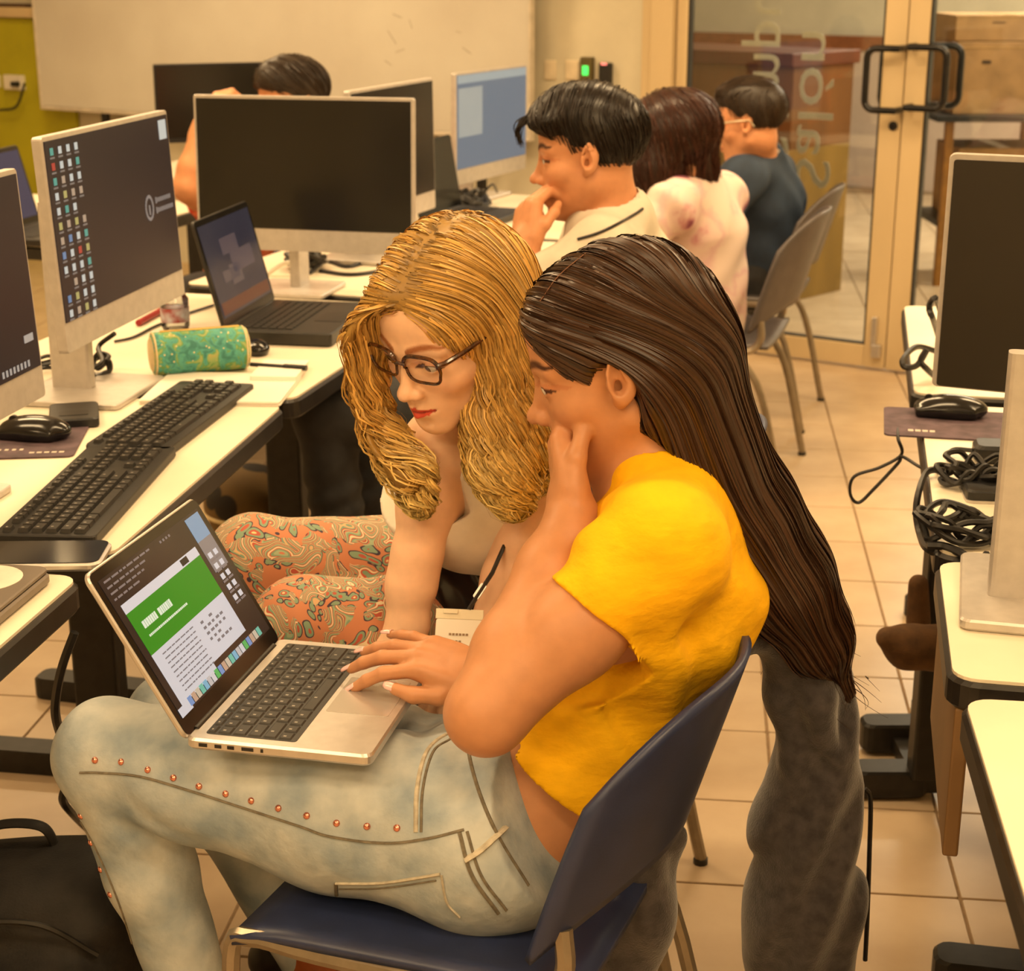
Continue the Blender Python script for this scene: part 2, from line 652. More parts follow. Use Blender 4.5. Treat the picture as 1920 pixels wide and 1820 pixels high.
# ------------------------------------------------------------------ materials used widely
M_FLOORB = pm('grout', lin(150, 125, 95), 0.9, var=0.1, scale=60)
M_TILE = pm('floor_tile', lin(204, 182, 152), 0.32, var=0.07, scale=7, bump=0.05, bscale=40, second=lin(190, 166, 136))
M_WALL = pm('wall_paint', lin(206, 198, 174), 0.75, var=0.04, scale=5, bump=0.08, bscale=180)
M_GREEN = pm('green_paint', lin(176, 170, 22), 0.6, var=0.06, scale=4, bump=0.05, bscale=120)
M_BOARD = pm('whiteboard_face', lin(206, 202, 192), 0.35, var=0.05, scale=2.2, second=lin(196, 190, 180))
M_CEIL = pm('ceiling_tile_paint', lin(235, 230, 220), 0.85, var=0.04, scale=30, bump=0.2, bscale=150)
M_FRAME = pm('door_frame_paint', lin(208, 186, 146), 0.45, var=0.05, scale=3, stretch=(1, 1, 0.2))
M_BLACK = pm('black_plastic', (0.012, 0.012, 0.013), 0.42, var=0.2, scale=60, bump=0.05, bscale=400)
M_BLACKG = pm('black_gloss', (0.008, 0.008, 0.009), 0.16, var=0.2, scale=30)
M_DARKM = pm('dark_metal', (0.02, 0.018, 0.016), 0.45, metal=0.3, var=0.15, scale=40)
M_SILVER = pm('silver_plastic', lin(196, 190, 184), 0.38, metal=0.35, var=0.04, scale=50, bump=0.03, bscale=500)
M_ALU = pm('aluminium', lin(205, 200, 196), 0.34, metal=0.75, var=0.03, scale=60, bump=0.03, bscale=600)
M_LAM = pm('white_laminate', lin(236, 226, 204), 0.42, var=0.03, scale=6)
M_EDGE = pm('black_edge_band', (0.014, 0.012, 0.011), 0.4, var=0.2, scale=30)
M_BROWNP = pm('brown_panel', lin(132, 100, 62), 0.55, var=0.12, scale=5, stretch=(1, 1, 0.15))
M_CARD = pm('cardboard', lin(172, 136, 92), 0.85, var=0.1, scale=9, bump=0.1, bscale=90)
M_WHITE = pm('white_plastic', lin(226, 220, 206), 0.45, var=0.03, scale=30)
M_GLASS = glass_mat('door_glass')
M_FROST = pm('frosted_vinyl', lin(206, 200, 186), 0.6, var=0.04, scale=40)
M_CABLE = pm('cable_rubber', (0.012, 0.011, 0.011), 0.45, var=0.2, scale=80)

# ------------------------------------------------------------------ floor
fl = MB().box((0.2, 5.0, -0.052), (9.6, 13.4, 0.1)).obj('floor', M_FLOORB)
struct(fl)
TA = math.atan(362 / 3251.0)
ca, sa = math.cos(TA), math.sin(TA)
pA = atz(1560, 804, 0)
pH = atz(1660, 1272, 0)
TW = 0.300
tA = pA[0] * ca - pA[1] * sa
qH = pH[0] * sa + pH[1] * ca
tile_me = MB().rbox((0, 0, -0.0035), (TW - 0.0055, TW - 0.0055, 0.011), 0.003, 1, ch=0.0012).mesh('floor_tile', M_TILE)
cands = []
unseen = []
for i in range(-26, 24):
    for j in range(-16, 36):
        t = tA + (i + 0.5) * TW
        q = qH + (j + 0.5) * TW
        x = t * ca + q * sa
        y = -t * sa + q * ca
        zc = y * CT + CAMH * ST
        if x < -4.1 or x > 4.5 or y > 11.3 or y < -1.5:
            continue
        if zc < 0.6:
            unseen.append((y, x))
            continue
        px = 960 + FPX * x / zc
        py = 910 - FPX * (y * ST - CAMH * CT) / zc
        mg = FPX * 0.25 / zc
        if -mg < px < 1920 + mg and py < 1820 + mg:
            cands.append((y, x))
        else:
            unseen.append((y, x))
cands.sort()
for (y, x) in cands[:298]:
    link_mesh('floor_tile', tile_me, fl, (x, y, 0.0), (0, 0, -TA))
if len(cands) > 298 or unseen:
    rest = MB()
    Rm = rotz(-TA)
    for (y, x) in cands[298:] + unseen:
        rest.box((x, y, -0.002), (TW - 0.0055, TW - 0.0055, 0.008), Rm)
    ro = rest.obj('far_floor_tiles', M_TILE, fl)
    ro['kind'] = 'stuff'

# ------------------------------------------------------------------ walls
W0 = atz(1734, 706, 0)[:2]
W1 = atz(1390, 660, 0)[:2]
UX = (W1 - W0) / np.linalg.norm(W1 - W0)            # along the wall, towards the left
MX = np.array([UX[1], -UX[0]])
if MX @ W0 < 0:
    MX = -MX                                        # outwards, into the corridor
WD = float(MX @ W0)
WANG = math.atan2(UX[1], UX[0])
RW = np.stack([np.array([UX[0], UX[1], 0]), np.array([MX[0], MX[1], 0]), np.array([0, 0, 1.0])], 1)   # s, out, z
def wall_hit(px, py, off=0.0):
    d = ray(px, py)
    t = (WD + off) / (MX[0] * d[0] + MX[1] * d[1])
    p = np.array([0, 0, CAMH]) + d * t
    return float((p[:2] - W0) @ UX), float(p[2])
def wp(s, out, z):
    return np.array([W0[0] + UX[0] * s + MX[0] * out, W0[1] + UX[1] * s + MX[1] * out, z])
def wbox(mb, s0, s1, o0, o1, z0, z1, mi=0):
    return mb.box(wp((s0 + s1) / 2, (o0 + o1) / 2, (z0 + z1) / 2), (abs(s1 - s0), abs(o1 - o0), abs(z1 - z0)), RW, mi)
sJ0 = wall_hit(1228, 120)[0]        # outer edge of door jamb
sJ1 = wall_hit(1293, 120)[0]        # glass edge
sM0 = wall_hit(1667, 5)[0]
sM1 = wall_hit(1709, 5)[0]
sM2 = wall_hit(1749, 5)[0]
sR = sM1 - (sJ1 + 0.06 - sM1)       # right end of second leaf (mirror of the first)
DOORH = 2.12
wb = MB()
wbox(wb, sJ0, 6.9, 0.0, 0.12, 0, CEIL)
wbox(wb, -3.0, sR - 0.05, 0.0, 0.12, 0, CEIL)
wbox(wb, sR - 0.05, sJ0, 0.0, 0.12, DOORH + 0.05, CEIL)
struct(wb.obj('wall_back', M_WALL))
struct(MB().box((-4.2, 3.8, CEIL / 2), (0.1, 12.6, CEIL)).obj('wall_left', M_WALL))
struct(MB().box((3.95, 1.4, CEIL / 2), (0.1, 6.4, CEIL)).obj('wall_right', M_WALL))
struct(MB().box((0, -1.65, CEIL / 2), (8.6, 0.1, CEIL)).obj('wall_front', M_WALL))
ce = struct(MB().box((0.2, 5.0, CEIL + 0.05), (9.6, 13.6, 0.1)).obj('ceiling', M_CEIL))

# skirting along the back wall
struct(wbox(MB(), sJ0, 6.8, -0.012, 0.0, 0.0, 0.08).obj('baseboard_back', M_FRAME, bevel=0.003))

# green panel wall on the left end of the back wall
sG = wall_hit(150, 230)[0]
struct(wbox(MB(), sG, 6.85, -0.03, -0.001, 0.0, wall_hit(60, 34)[1]).obj('wall_green', M_GREEN, bevel=0.004))
tr = MB()
wbox(tr, sG, 6.85, -0.06, 0.0, wall_hit(40, 32)[1], wall_hit(40, 32)[1] + 0.05, 0)
struct(tr.obj('trim_1', M_FRAME, bevel=0.004))
struct(wbox(MB(), sG, 6.85, -0.05, 0.0, wall_hit(40, 24)[1], wall_hit(40, 24)[1] + 0.045).obj('trim_2', pm('dark_wood_trim', lin(70, 40, 22), 0.5, var=0.15, scale=20), bevel=0.004))

# ------------------------------------------------------------------ door: two glazed leaves in a painted frame
dj = MB()
wbox(dj, sJ0, sJ1 + 0.055, -0.05, 0.13, 0.0, DOORH + 0.05)
wbox(dj, sJ0 - 0.02, sJ0 + 0.05, -0.025, 0.12, 0.0, DOORH + 0.11)
wbox(dj, sR - 0.12, sR - 0.05, -0.05, 0.13, 0.0, DOORH + 0.05)
wbox(dj, sR - 0.12, sJ0, -0.05, 0.13, DOORH, DOORH + 0.11)
dframe = struct(dj.obj('trim_3', M_FRAME, bevel=0.006))
zB = wall_hit(1410, 618)[1]         # top of bottom rail
def leaf(name, sa_, sb_, hinge_side):
    """door leaf between sa_ (left, larger s) and sb_"""
    root = bpy.data.objects.new(name, None)
    COL.objects.link(root)
    root.location = tuple(wp(sa_, 0.0, 0))
    struct(root)
    off = np.array(root.location)
    def p(mb, nm, mat, bev=0.004, sm=False):
        mb.v = [tuple(np.array(q) - off) for q in mb.v]
        return mb.obj(nm, mat, root, sm, bev)
    st = sM1 - sM2
    stl = abs(sM0 - sM1)
    p(wbox(MB(), sb_, sb_ + stl, -0.02, 0.03, 0.012, DOORH - 0.01), 'stile', M_FRAME)
    p(wbox(MB(), sa_ - stl * 0.55, sa_, -0.02, 0.03, 0.012, DOORH - 0.01), 'stile', M_FRAME)
    p(wbox(MB(), sb_ + stl, sa_ - stl * 0.55, -0.018, 0.028, 0.012, zB), 'bottom_rail', M_FRAME)
    p(wbox(MB(), sb_ + stl, sa_ - stl * 0.55, -0.018, 0.028, DOORH - 0.12, DOORH - 0.01), 'top_rail', M_FRAME)
    g = MB()
    wbox(g, sb_ + stl, sa_ - stl * 0.55, 0.002, 0.008, zB, DOORH - 0.12)
    p(g, 'pane', M_GLASS, 0)
    gk = MB()
    a, b = sb_ + stl, sa_ - stl * 0.55
    for (x0, x1, z0, z1) in ((a, a + 0.008, zB, DOORH - .12), (b - 0.008, b, zB, DOORH - .12), (a, b, zB, zB + 0.006)):
        wbox(gk, x0, x1, -0.014, 0.018, z0, z1)
    p(gk, 'glazing_gasket', M_BLACK, 0)
    return root, p
dl, dlp = leaf('door_1', sJ1 + 0.05, sM1 + 0.002, 1)
# second leaf is the mirror image: meeting stile on its left
def leaf2():
    root = bpy.data.objects.new('door_2', None)
    COL.objects.link(root)
    root.location = tuple(wp(sM1, 0.0, 0))
    struct(root)
    off = np.array(root.location)
    def p(mb, nm, mat, bev=0.004, sm=False):
        mb.v = [tuple(np.array(q) - off) for q in mb.v]
        return mb.obj(nm, mat, root, sm, bev)
    stl = abs(sM1 - sM2)
    a, b = sR, sM1 - 0.002
    p(wbox(MB(), b - stl, b, -0.02, 0.03, 0.012, DOORH - 0.01), 'stile', M_FRAME)
    p(wbox(MB(), a, a + stl * 0.55, -0.02, 0.03, 0.012, DOORH - 0.01), 'stile', M_FRAME)
    p(wbox(MB(), a + stl * 0.55, b - stl, -0.018, 0.028, 0.012, zB), 'bottom_rail', M_FRAME)
    p(wbox(MB(), a + stl * 0.55, b - stl, -0.018, 0.028, DOORH - 0.12, DOORH - 0.01), 'top_rail', M_FRAME)
    p(wbox(MB(), a + stl * 0.55, b - stl, 0.002, 0.008, zB, DOORH - 0.12), 'pane', M_GLASS, 0)
    gk = MB()
    wbox(gk, b - stl - 0.009, b - stl, -0.014, 0.018, zB, DOORH - .12)
    p(gk, 'glazing_gasket', M_BLACK, 0)
    return root, p
dr, drp = leaf2()
def pull(p, px_out, px_in, py0, py1, side):
    so, z1 = wall_hit(px_out, py0, -0.09)
    si, _ = wall_hit(px_in, py0, -0.09)
    _, z0 = wall_hit(px_out, py1, -0.09)
    pts = []
    r = 0.035
    def arc(cx, cz, a0, a1):
        return [(cx + r * math.cos(math.radians(a0 + (a1 - a0) * k / 5)), cz + r * math.sin(math.radians(a0 + (a1 - a0) * k / 5))) for k in range(6)]
    d = 1 if so > si else -1
    P2 = [(si, z1)] + [(so - d * r + d * (x), z1 - r + y) for (x, y) in [(r * math.sin(math.radians(t)), r * math.cos(math.radians(t))) for t in range(0, 91, 18)]]
    P2 += [(so - d * r + d * (r * math.cos(math.radians(t))), z0 + r - r * math.sin(math.radians(t))) for t in range(0, 91, 18)] + [(si, z0)]
    pts3 = [wp(s_, -0.085, z_) for (s_, z_) in P2]
    pts3 = [wp(si, -0.02, z1)] + pts3 + [wp(si, -0.02, z0)]
    h = p(MB().tube(pts3, 0.0125, 10), 'pull_handle', M_BLACKG, 0, True)
    h['label'] = 'black bent-tube pull handle'
    q = MB()
    P3 = [wp(s_, 0.075, z_) for (s_, z_) in P2]
    P3 = [wp(si, 0.028, z1)] + P3 + [wp(si, 0.028, z0)]
    h2 = p(q.tube(P3, 0.0125, 10), 'pull_handle', M_BLACKG, 0, True)
pull(dlp, 1626, 1684, 90, 206, 1)
pull(drp, 1776, 1704, 90, 206, -1)
ls, lz = wall_hit(1675, 236, -0.02)
dlp(MB().lathe([(0.0, -0.006), (0.017, -0.006), (0.017, 0.004), (0.008, 0.005), (0.007, 0.0)], wp(ls, -0.022, lz), 16, RW @ np.array([[1, 0, 0], [0, 0, -1], [0, 1, 0.]])), 'lock_cylinder', M_DARKM, 0, True)
bs_, bz_ = wall_hit(1640, 632, -0.02)
dlp(MB().box(wp(bs_, -0.03, bz_ + 0.02), (0.02, 0.02, 0.12), RW).box(wp(bs_ - 0.015, -0.035, bz_ - 0.05), (0.035, 0.025, 0.05), RW), 'floor_bolt', M_ALU, 0.003)
# lettering on the glass, facing the corridor (so it reads mirrored from inside), running upwards
def glass_text(txt, px, py0, size, mat, off, stretch=1.0):
    me = text_mesh(txt, size, mat)
    s0, z0 = wall_hit(px, py0, 0.0)
    o = link_mesh('lettering', me, dl)
    # text x -> up, text y (glyph tops) -> towards the right of the picture (-s)
    Mx = Matrix(((-UX[0] * 0, -UX[0], -MX[0], 0), (0, -UX[1], -MX[1], 0), (stretch, 0, 0, 0), (0, 0, 0, 1)))
    q = wp(s0, off, z0) - np.array(dl.location)
    Mx.translation = Vector(q)
    o.matrix_local = Mx
    return o
gt = glass_text('Salón de', 1488, 356, 0.205, M_FROST, 0.0095, 1.38)
gt['label'] = 'frosted lettering Salón de'
gt = glass_text('Cómputo', 1402, 330, 0.235, M_FROST, 0.0095)
gt['label'] = 'frosted lettering Cómputo'

# ------------------------------------------------------------------ ceiling fixtures
fx_me = None
M_DIFF = pm('lamp_diffuser', (0.9, 0.85, 0.75), 0.6, var=0.02, scale=80, emit=(1.0, 0.72, 0.4), estr=1.5)
for i, (lx, ly) in enumerate(LAMPS):
    t = thing('ceiling_light', 'recessed rectangular office ceiling light with white frame', 'light', (lx, ly, CEIL - 0.001), -0.11, 'ceiling lights')
    if fx_me is None:
        a = MB()
        for (c, d) in (((0, 0.19, -0.02), (1.36, 0.03, 0.04)), ((0, -0.19, -0.02), (1.36, 0.03, 0.04)), ((0.665, 0, -0.02), (0.03, 0.35, 0.04)), ((-0.665, 0, -0.02), (0.03, 0.35, 0.04))):
            a.box(c, d)
        fx_me = (a.mesh('frame', M_WHITE), MB().box((0, 0, -0.006), (1.3, 0.35, 0.008)).mesh('diffuser', M_DIFF))
    link_mesh('frame', fx_me[0], t)
    link_mesh('diffuser', fx_me[1], t)

# ------------------------------------------------------------------ whiteboard on a stand in front of the back wall
s0, z0 = wall_hit(82, 208, -0.12)
s1, _ = wall_hit(992, 150, -0.12)
_, zb2 = wall_hit(812, 233, -0.12)
zb = (z0 + zb2) / 2
wbt = thing('whiteboard', 'long mobile whiteboard with smudged face standing at the back wall', 'whiteboard', wp((s0 + s1) / 2, -0.12, 0))
off = np.array(wbt.location)
def lp(mb, nm, mat, root, bev=0.0, sm=False):
    o_ = np.array(root.location)
    mb.v = [tuple(np.array(q) - o_) for q in mb.v]
    return mb.obj(nm, mat, root, sm, bev)
lp(wbox(MB(), s1, s0, -0.125, -0.10, zb, zb + 1.25), 'panel', M_BOARD, wbt, 0.004)
fr = MB()
for (a, b, c, d) in ((s1 - .012, s0 + .012, zb - 0.018, zb), (s1 - .012, s1, zb, zb + 1.25), (s0, s0 + .012, zb, zb + 1.25)):
    wbox(fr, a, b, -0.13, -0.095, c, d)
lp(fr, 'frame', pm('board_frame', lin(214, 205, 190), 0.4, metal=0.2), wbt, 0.003)
for px in (195, 900):
    s_, _ = wall_hit(px, 215, -0.12)
    lg = MB()
    wbox(lg, s_ - 0.018, s_ + 0.018, -0.125, -0.095, 0.03, zb)
    lp(lg, 'leg', M_DARKM, wbt, 0.003)
    lp(wbox(MB(), s_ - 0.022, s_ + 0.022, -0.32, 0.06, 0.0, 0.035), 'foot', M_DARKM, wbt, 0.004)
# faint marker smudges, thin dry-ink film on the face
M_SMUDGE = pm('marker_smudge', lin(168, 160, 150), 0.5, var=0.1, scale=60)
for (px, py, w, h, a) in ((745, 30, .05, .004, .3), (735, 70, .07, .004, .9), (750, 95, .05, .004, -.3), (728, 118, .04, .004, .5), (875, 95, .05, .004, .5), (860, 60, .03, .003, .2), (770, 45, .04, .003, 1.2)):
    s_, z_ = wall_hit(px, py, -0.125)
    Rr = RW @ np.array([[math.cos(a), 0, -math.sin(a)], [0, 1, 0], [math.sin(a), 0, math.cos(a)]])
    lp(MB().box(wp(s_, -0.1255, z_), (w, 0.0006, h), Rr), 'smudge', M_SMUDGE, wbt)

# ------------------------------------------------------------------ wall devices
def wall_dev(px0, px1, py0, py1, name, label, cat, mat, dep=0.03, extra=None):
    a, zt = wall_hit(px0, py0)
    b, zl = wall_hit(px1, py1)
    t = thing(name, label, cat, wp((a + b) / 2, 0, zl))
    lp(wbox(MB(), b, a, -dep, -0.001, zl, zt), 'housing', mat, t, 0.004)
    if extra:
        extra(t, a, b, zl, zt, dep)
    return t
def led(colr, st, fz0, fz1):
    def f(t, a, b, zl, zt, dep):
        h = zt - zl
        lp(wbox(MB(), b + (a - b) * .25, a - (a - b) * .25, -dep - 0.003, -dep, zl + h * fz0, zl + h * fz1), 'indicator_light',
           pm('led_%d' % int(colr[1] * 100), colr, 0.4, emit=colr, estr=st), t, 0.001)
    return f
wall_dev(1094, 1115, 106, 165, 'card_reader', 'olive card reader with green indicator on the wall by the door', 'card reader', pm('olive_plastic', lin(90, 78, 38), 0.5), 0.03, led((0.05, 0.8, 0.12), 1.6, 0.42, 0.72))
wall_dev(1129, 1149, 117, 170, 'door_release', 'black door release box with red light on top', 'door release', M_BLACK, 0.03, led((1.0, 0.25, 0.22), 1.5, 0.93, 1.0))
def plug(t, a, b, zl, zt, dep):
    lp(wbox(MB(), b + .005, b + (a - b) * .35, -dep - 0.03, -dep, zl + (zt - zl) * .25, zl + (zt - zl) * .6), 'plug', M_BLACK, t, 0.003)
wall_dev(22, 57, 139, 168, 'wall_socket', 'white surface socket with black plug on the green wall', 'socket', M_WHITE, 0.06, plug)
wall_dev(-12, 11, 139, 163, 'wall_socket', 'white socket at the far end of the green wall', 'socket', M_WHITE, 0.06)
a_, z_ = wall_hit(52, 156, -0.08)
b_, zz_ = wall_hit(4, 206, -0.04)
c_, zc_ = wall_hit(16, 330, -0.04)
cb = MB().tube(spline([wp(a_, -0.1, z_), wp(a_ + .1, -0.08, z_ - .12), wp(b_, -0.06, zz_)], 6), 0.007, 6).obj('wall_cable', M_CABLE, None, True)
tag(cb, 'dark cable drooping from the socket across the green wall', 'cable')
for (px, w) in ((1022, 22), (1062, 24)):
    wall_dev(px, px + w, 112, 150, 'switch_plate', 'pale blank switch plate next to the whiteboard edge' if px < 1040 else 'pale blank switch plate next to the card reader', 'switch plate', pm('plate', lin(220, 205, 176), 0.5), 0.008)

# ------------------------------------------------------------------ corridor behind the glass
CO = 5.2
cw = MB()
wbox(cw, -4.5, 5.5, CO, CO + 0.1, 1.02, CEIL)
struct(cw.obj('wall_corridor', M_WALL))
struct(wbox(MB(), -4.5, 5.5, CO - 0.03, CO + 0.1, 0.0, 0.93).obj('wall_corridor_lower', pm('mauve_paint', lin(196, 176, 160), 0.6, var=0.05, scale=3)))
struct(wbox(MB(), -4.5, 5.5, CO - 0.05, CO + 0.1, 0.93, 1.02).obj('trim_4', pm('red_brown_rail', lin(140, 84, 48), 0.5, var=0.1, scale=20)))
struct(MB().box((4.4, 9.0, CEIL / 2), (0.1, 9.0, CEIL)).obj('wall_corridor_right', M_WALL))
# white glowing window beyond
# wooden counter right behind the left leaf
cb0 = atz(1300, 545, 0); cb1 = atz(1462, 572, 0)
cdir = unit(np.array([cb1[0] - cb0[0], cb1[1] - cb0[1], 0]))
cn = np.array([-cdir[1], cdir[0], 0])
if cn[1] < 0: cn = -cn
Rc = np.stack([cdir, cn, [0, 0, 1.0]], 1)
ctr = thing('reception_counter', 'brown wooden counter behind the glass door', 'counter', cb1)
def cbx(l0, l1, d0, d1, z0, z1):
    c = Rc @ np.array([-(l0 + l1) / 2, (d0 + d1) / 2, (z0 + z1) / 2])
    return MB().box(c, (abs(l1 - l0), abs(d1 - d0), abs(z1 - z0)), Rc)
M_OLIVEW = pm('olive_wood', lin(142, 112, 50), 0.5, var=0.12, scale=6, stretch=(1, 1, 0.2))
M_BRW = pm('brown_wood', lin(120, 76, 30), 0.5, var=0.14, scale=6, stretch=(1, 1, 0.2))
cbx(0, 1.5, 0, 0.5, 0.0, 0.70).obj('front_panel', M_OLIVEW, ctr, bevel=0.004)
cbx(0, 1.5, 0.02, 0.5, 0.70, 1.06).obj('upper_panel', M_BRW, ctr, bevel=0.004)
cbx(-0.02, 1.52, -0.02, 0.52, 1.06, 1.12).obj('top', pm('dark_red_wood', lin(96, 44, 22), 0.45, var=0.1, scale=12), ctr, bevel=0.006)
cbx(0.0, 1.5, -0.006, 0.0, 0.68, 0.70).obj('moulding', M_FRAME, ctr)
# cartons stacked on a pallet trolley on the right
cyy = 8.0
def carton(px0, px1, py0, py1, y, label, dep=0.45, fl=True):
    a = W(px0, py1, y); b = W(px1, py1, y); c = W(px0, py0, y)
    w = b[0] - a[0]; h = c[2] - a[2]
    t = thing('cardboard_box', label, 'box', ((a[0] + b[0]) / 2, y + dep / 2, a[2]), 0.0, None)
    MB().box((0, 0, h / 2), (w, dep, h)).obj('carton', M_CARD, t, bevel=0.004)
    MB().box((0, -dep / 2 - 0.0006, h * .92), (w * .99, 0.001, h * .02)).box((0, 0, h + 0.0008), (0.06, dep * .99, 0.001)).obj('tape', pm('packing_tape', lin(186, 150, 100), 0.3), t)
    MB().box((-w * .1, -dep / 2 - 0.0008, h * .72), (w * .12, 0.001, h * .05)).obj('printed_mark', pm('print_dark', lin(70, 52, 34), 0.7), t)
    return t, a[2]
t1, zt = carton(1786, 1925, 78, 214, cyy, 'large plain brown carton under the flat box behind the right door leaf')
t2, _ = carton(1790, 1990, 28, 77, cyy, 'flat brown carton on top of the stack behind the right door leaf')
zt = W(1786, 214, cyy)[2]
x0, x1 = W(1770, 214, cyy)[0], W(1990, 214, cyy)[0]
tb = thing('trolley', 'dark-topped trolley carrying cartons behind the right door leaf', 'trolley', ((x0 + x1) / 2, cyy + 0.22, 0))
MB().box((0, 0, zt - 0.016), (x1 - x0 + .1, 0.6, 0.03)).obj('top', M_DARKM, tb, bevel=0.004)
for sx in (-1, 1):
    for sy in (-1, 1):
        MB().box((sx * (x1 - x0) / 2 * .92, sy * .25, (zt - 0.03) / 2), (0.04, 0.04, zt - 0.03)).obj('leg', pm('amber_wood', lin(150, 104, 40), 0.5, var=0.1), tb, bevel=0.004)
MB().box((0, 0, 0.30), (x1 - x0, 0.5, 0.03)).obj('shelf', M_DARKM, tb, bevel=0.003)
t3 = thing('cardboard_box', 'brown carton on the lower shelf of the trolley', 'box', ((x0 + x1) / 2 + 0.03, cyy + 0.22, 0.316))
MB().box((0, 0, 0.17), ((x1 - x0) * .8, 0.44, 0.34)).obj('carton', M_CARD, t3, bevel=0.004)
MB().box((0, 0, 0.3408), (0.06, .438, 0.001)).obj('tape', MATS['packing_tape'], t3)
# ------------------------------------------------------------------ desks
DZ = 0.73
def desk(label, fn, ff, depth, side, legs=(0.15, 0.85), modesty=None, r=0.035, leg_in=0.25):
    """fn/ff: near and far end of the long edge facing the aisle; the top extends `depth` away from it (side -1 = left)"""
    fn = np.array([fn[0], fn[1], 0.0]); ff = np.array([ff[0], ff[1], 0.0])
    d = unit(ff - fn)
    n = np.array([-d[1], d[0], 0]) * (1 if side < 0 else -1)
    L = np.linalg.norm(ff - fn)
    R = np.stack([np.cross(d, [0, 0, 1.0]), d, [0, 0, 1.0]], 1)
    c = (fn + ff) / 2 + n * depth / 2
    t = thing('desk', label, 'desk', c, 0)
    MB().rbox((0, 0, DZ - 0.003), (depth - 0.012, L - 0.012, 0.006), r * 0.8, 5, R).obj('desktop', M_LAM, t)
    MB().rbox((0, 0, DZ - 0.0225), (depth, L, 0.037), r, 5, R, ch=0.005).obj('edge_band', M_EDGE, t)
    for k in legs:
        yy = (k - 0.5) * L
        lg = MB().box(R @ np.array([0, yy, 0.37]), (0.09, 0.05, 0.64), R)
        lg.obj('leg', M_DARKM, t, bevel=0.006)
        ft = MB().rbox(R @ np.array([0, yy, 0.025]), (depth * 0.86, 0.06, 0.05), 0.02, 3, R, ch=0.006)
        ft.obj('foot', M_DARKM, t)
    if modesty:
        z0, z1, inset = modesty
        sgn = 1 if side < 0 else -1
        MB().box(R @ np.array([sgn * (depth / 2 - inset), 0, (z0 + z1) / 2]), (0.018, L - 0.02, z1 - z0), R).obj('modesty_panel', M_BROWNP, t, bevel=0.003)
    return t
desk('white desk with black edge holding the grey closed laptop', (-0.68, 1.30), (-0.562, 2.045), 0.72, -1, (0.12,))
desk('white desk with black edge under the two black keyboards', (-0.543, 2.115), (-0.412, 2.93), 0.72, -1, (0.12, 0.88))
desk('white desk with the open black laptop and pencil case', (-0.402, 2.96), (-0.175, 3.84), 0.72, -1, (0.15, 0.9))
desk('white desk under the wide dark monitor behind the black laptop', (-0.155, 3.875), (0.165, 4.76), 0.72, -1, (0.15, 0.9))
desk('white desk under the monitor with the lit blue screen', (0.185, 4.80), (0.50, 5.62), 0.72, -1, (0.15, 0.9))
pz = atz(40, 462, DZ)
desk('white desk with a small black laptop by the green wall', (pz[0] + 0.12, pz[1] - 0.02), (pz[0] + 0.42, pz[1] + 0.9), 0.75, -1, (0.06, 0.9))
desk('white desk at the whiteboard with the black-backed monitor', (-0.86, 6.02), (-0.62, 6.72), 0.75, -1, (0.15, 0.85))
# right-hand row
def rp(px, py):
    return atz(px, py, DZ)[:2]
desk('far white desk of the right-hand row', (0.748, 3.005), (0.92, 3.85), 0.75, 1, (0.15, 0.85))
R1D = desk('white desk with the mouse pad and tangled cables', (0.578, 2.125), (0.742, 2.94), 0.75, 1, (0.12,))
desk('white desk under the silver monitor stand', (0.492, 1.712), (0.572, 2.105), 0.75, 1, (0.95,), (0.50, 0.69, 0.02))
desk('near white desk at the end of the right-hand row', (0.415, 1.08), (0.492, 1.668), 0.75, 1, (0.72,), (0.28, 0.69, 0.16))

# extra black column with two feet seen under the right-hand row
b0 = atz(1705, 1500, 0)
lo_ = b0 - np.array(R1D.location)
t = R1D
MB().box((0.03, 0.0, 0.375), (0.07, 0.05, 0.65)).obj('leg', M_DARKM, t, bevel=0.006, loc=lo_)
q = atz(1668, 1500, 0) - b0
MB().rbox((q[0], 0.02, 0.035), (0.14, 0.06, 0.055), 0.02, 3, ch=0.006).obj('foot', M_DARKM, t, loc=lo_)
q = atz(1690, 1408, 0) - b0
MB().rbox((q[0] - 0.02, q[1], 0.04), (0.13, 0.06, 0.06), 0.02, 3, ch=0.006).obj('foot', M_DARKM, t, loc=lo_)
MB().box((0.03, (q[1]) / 2, 0.03), (0.05, abs(q[1]), 0.03)).obj('foot_bar', M_DARKM, t, loc=lo_)

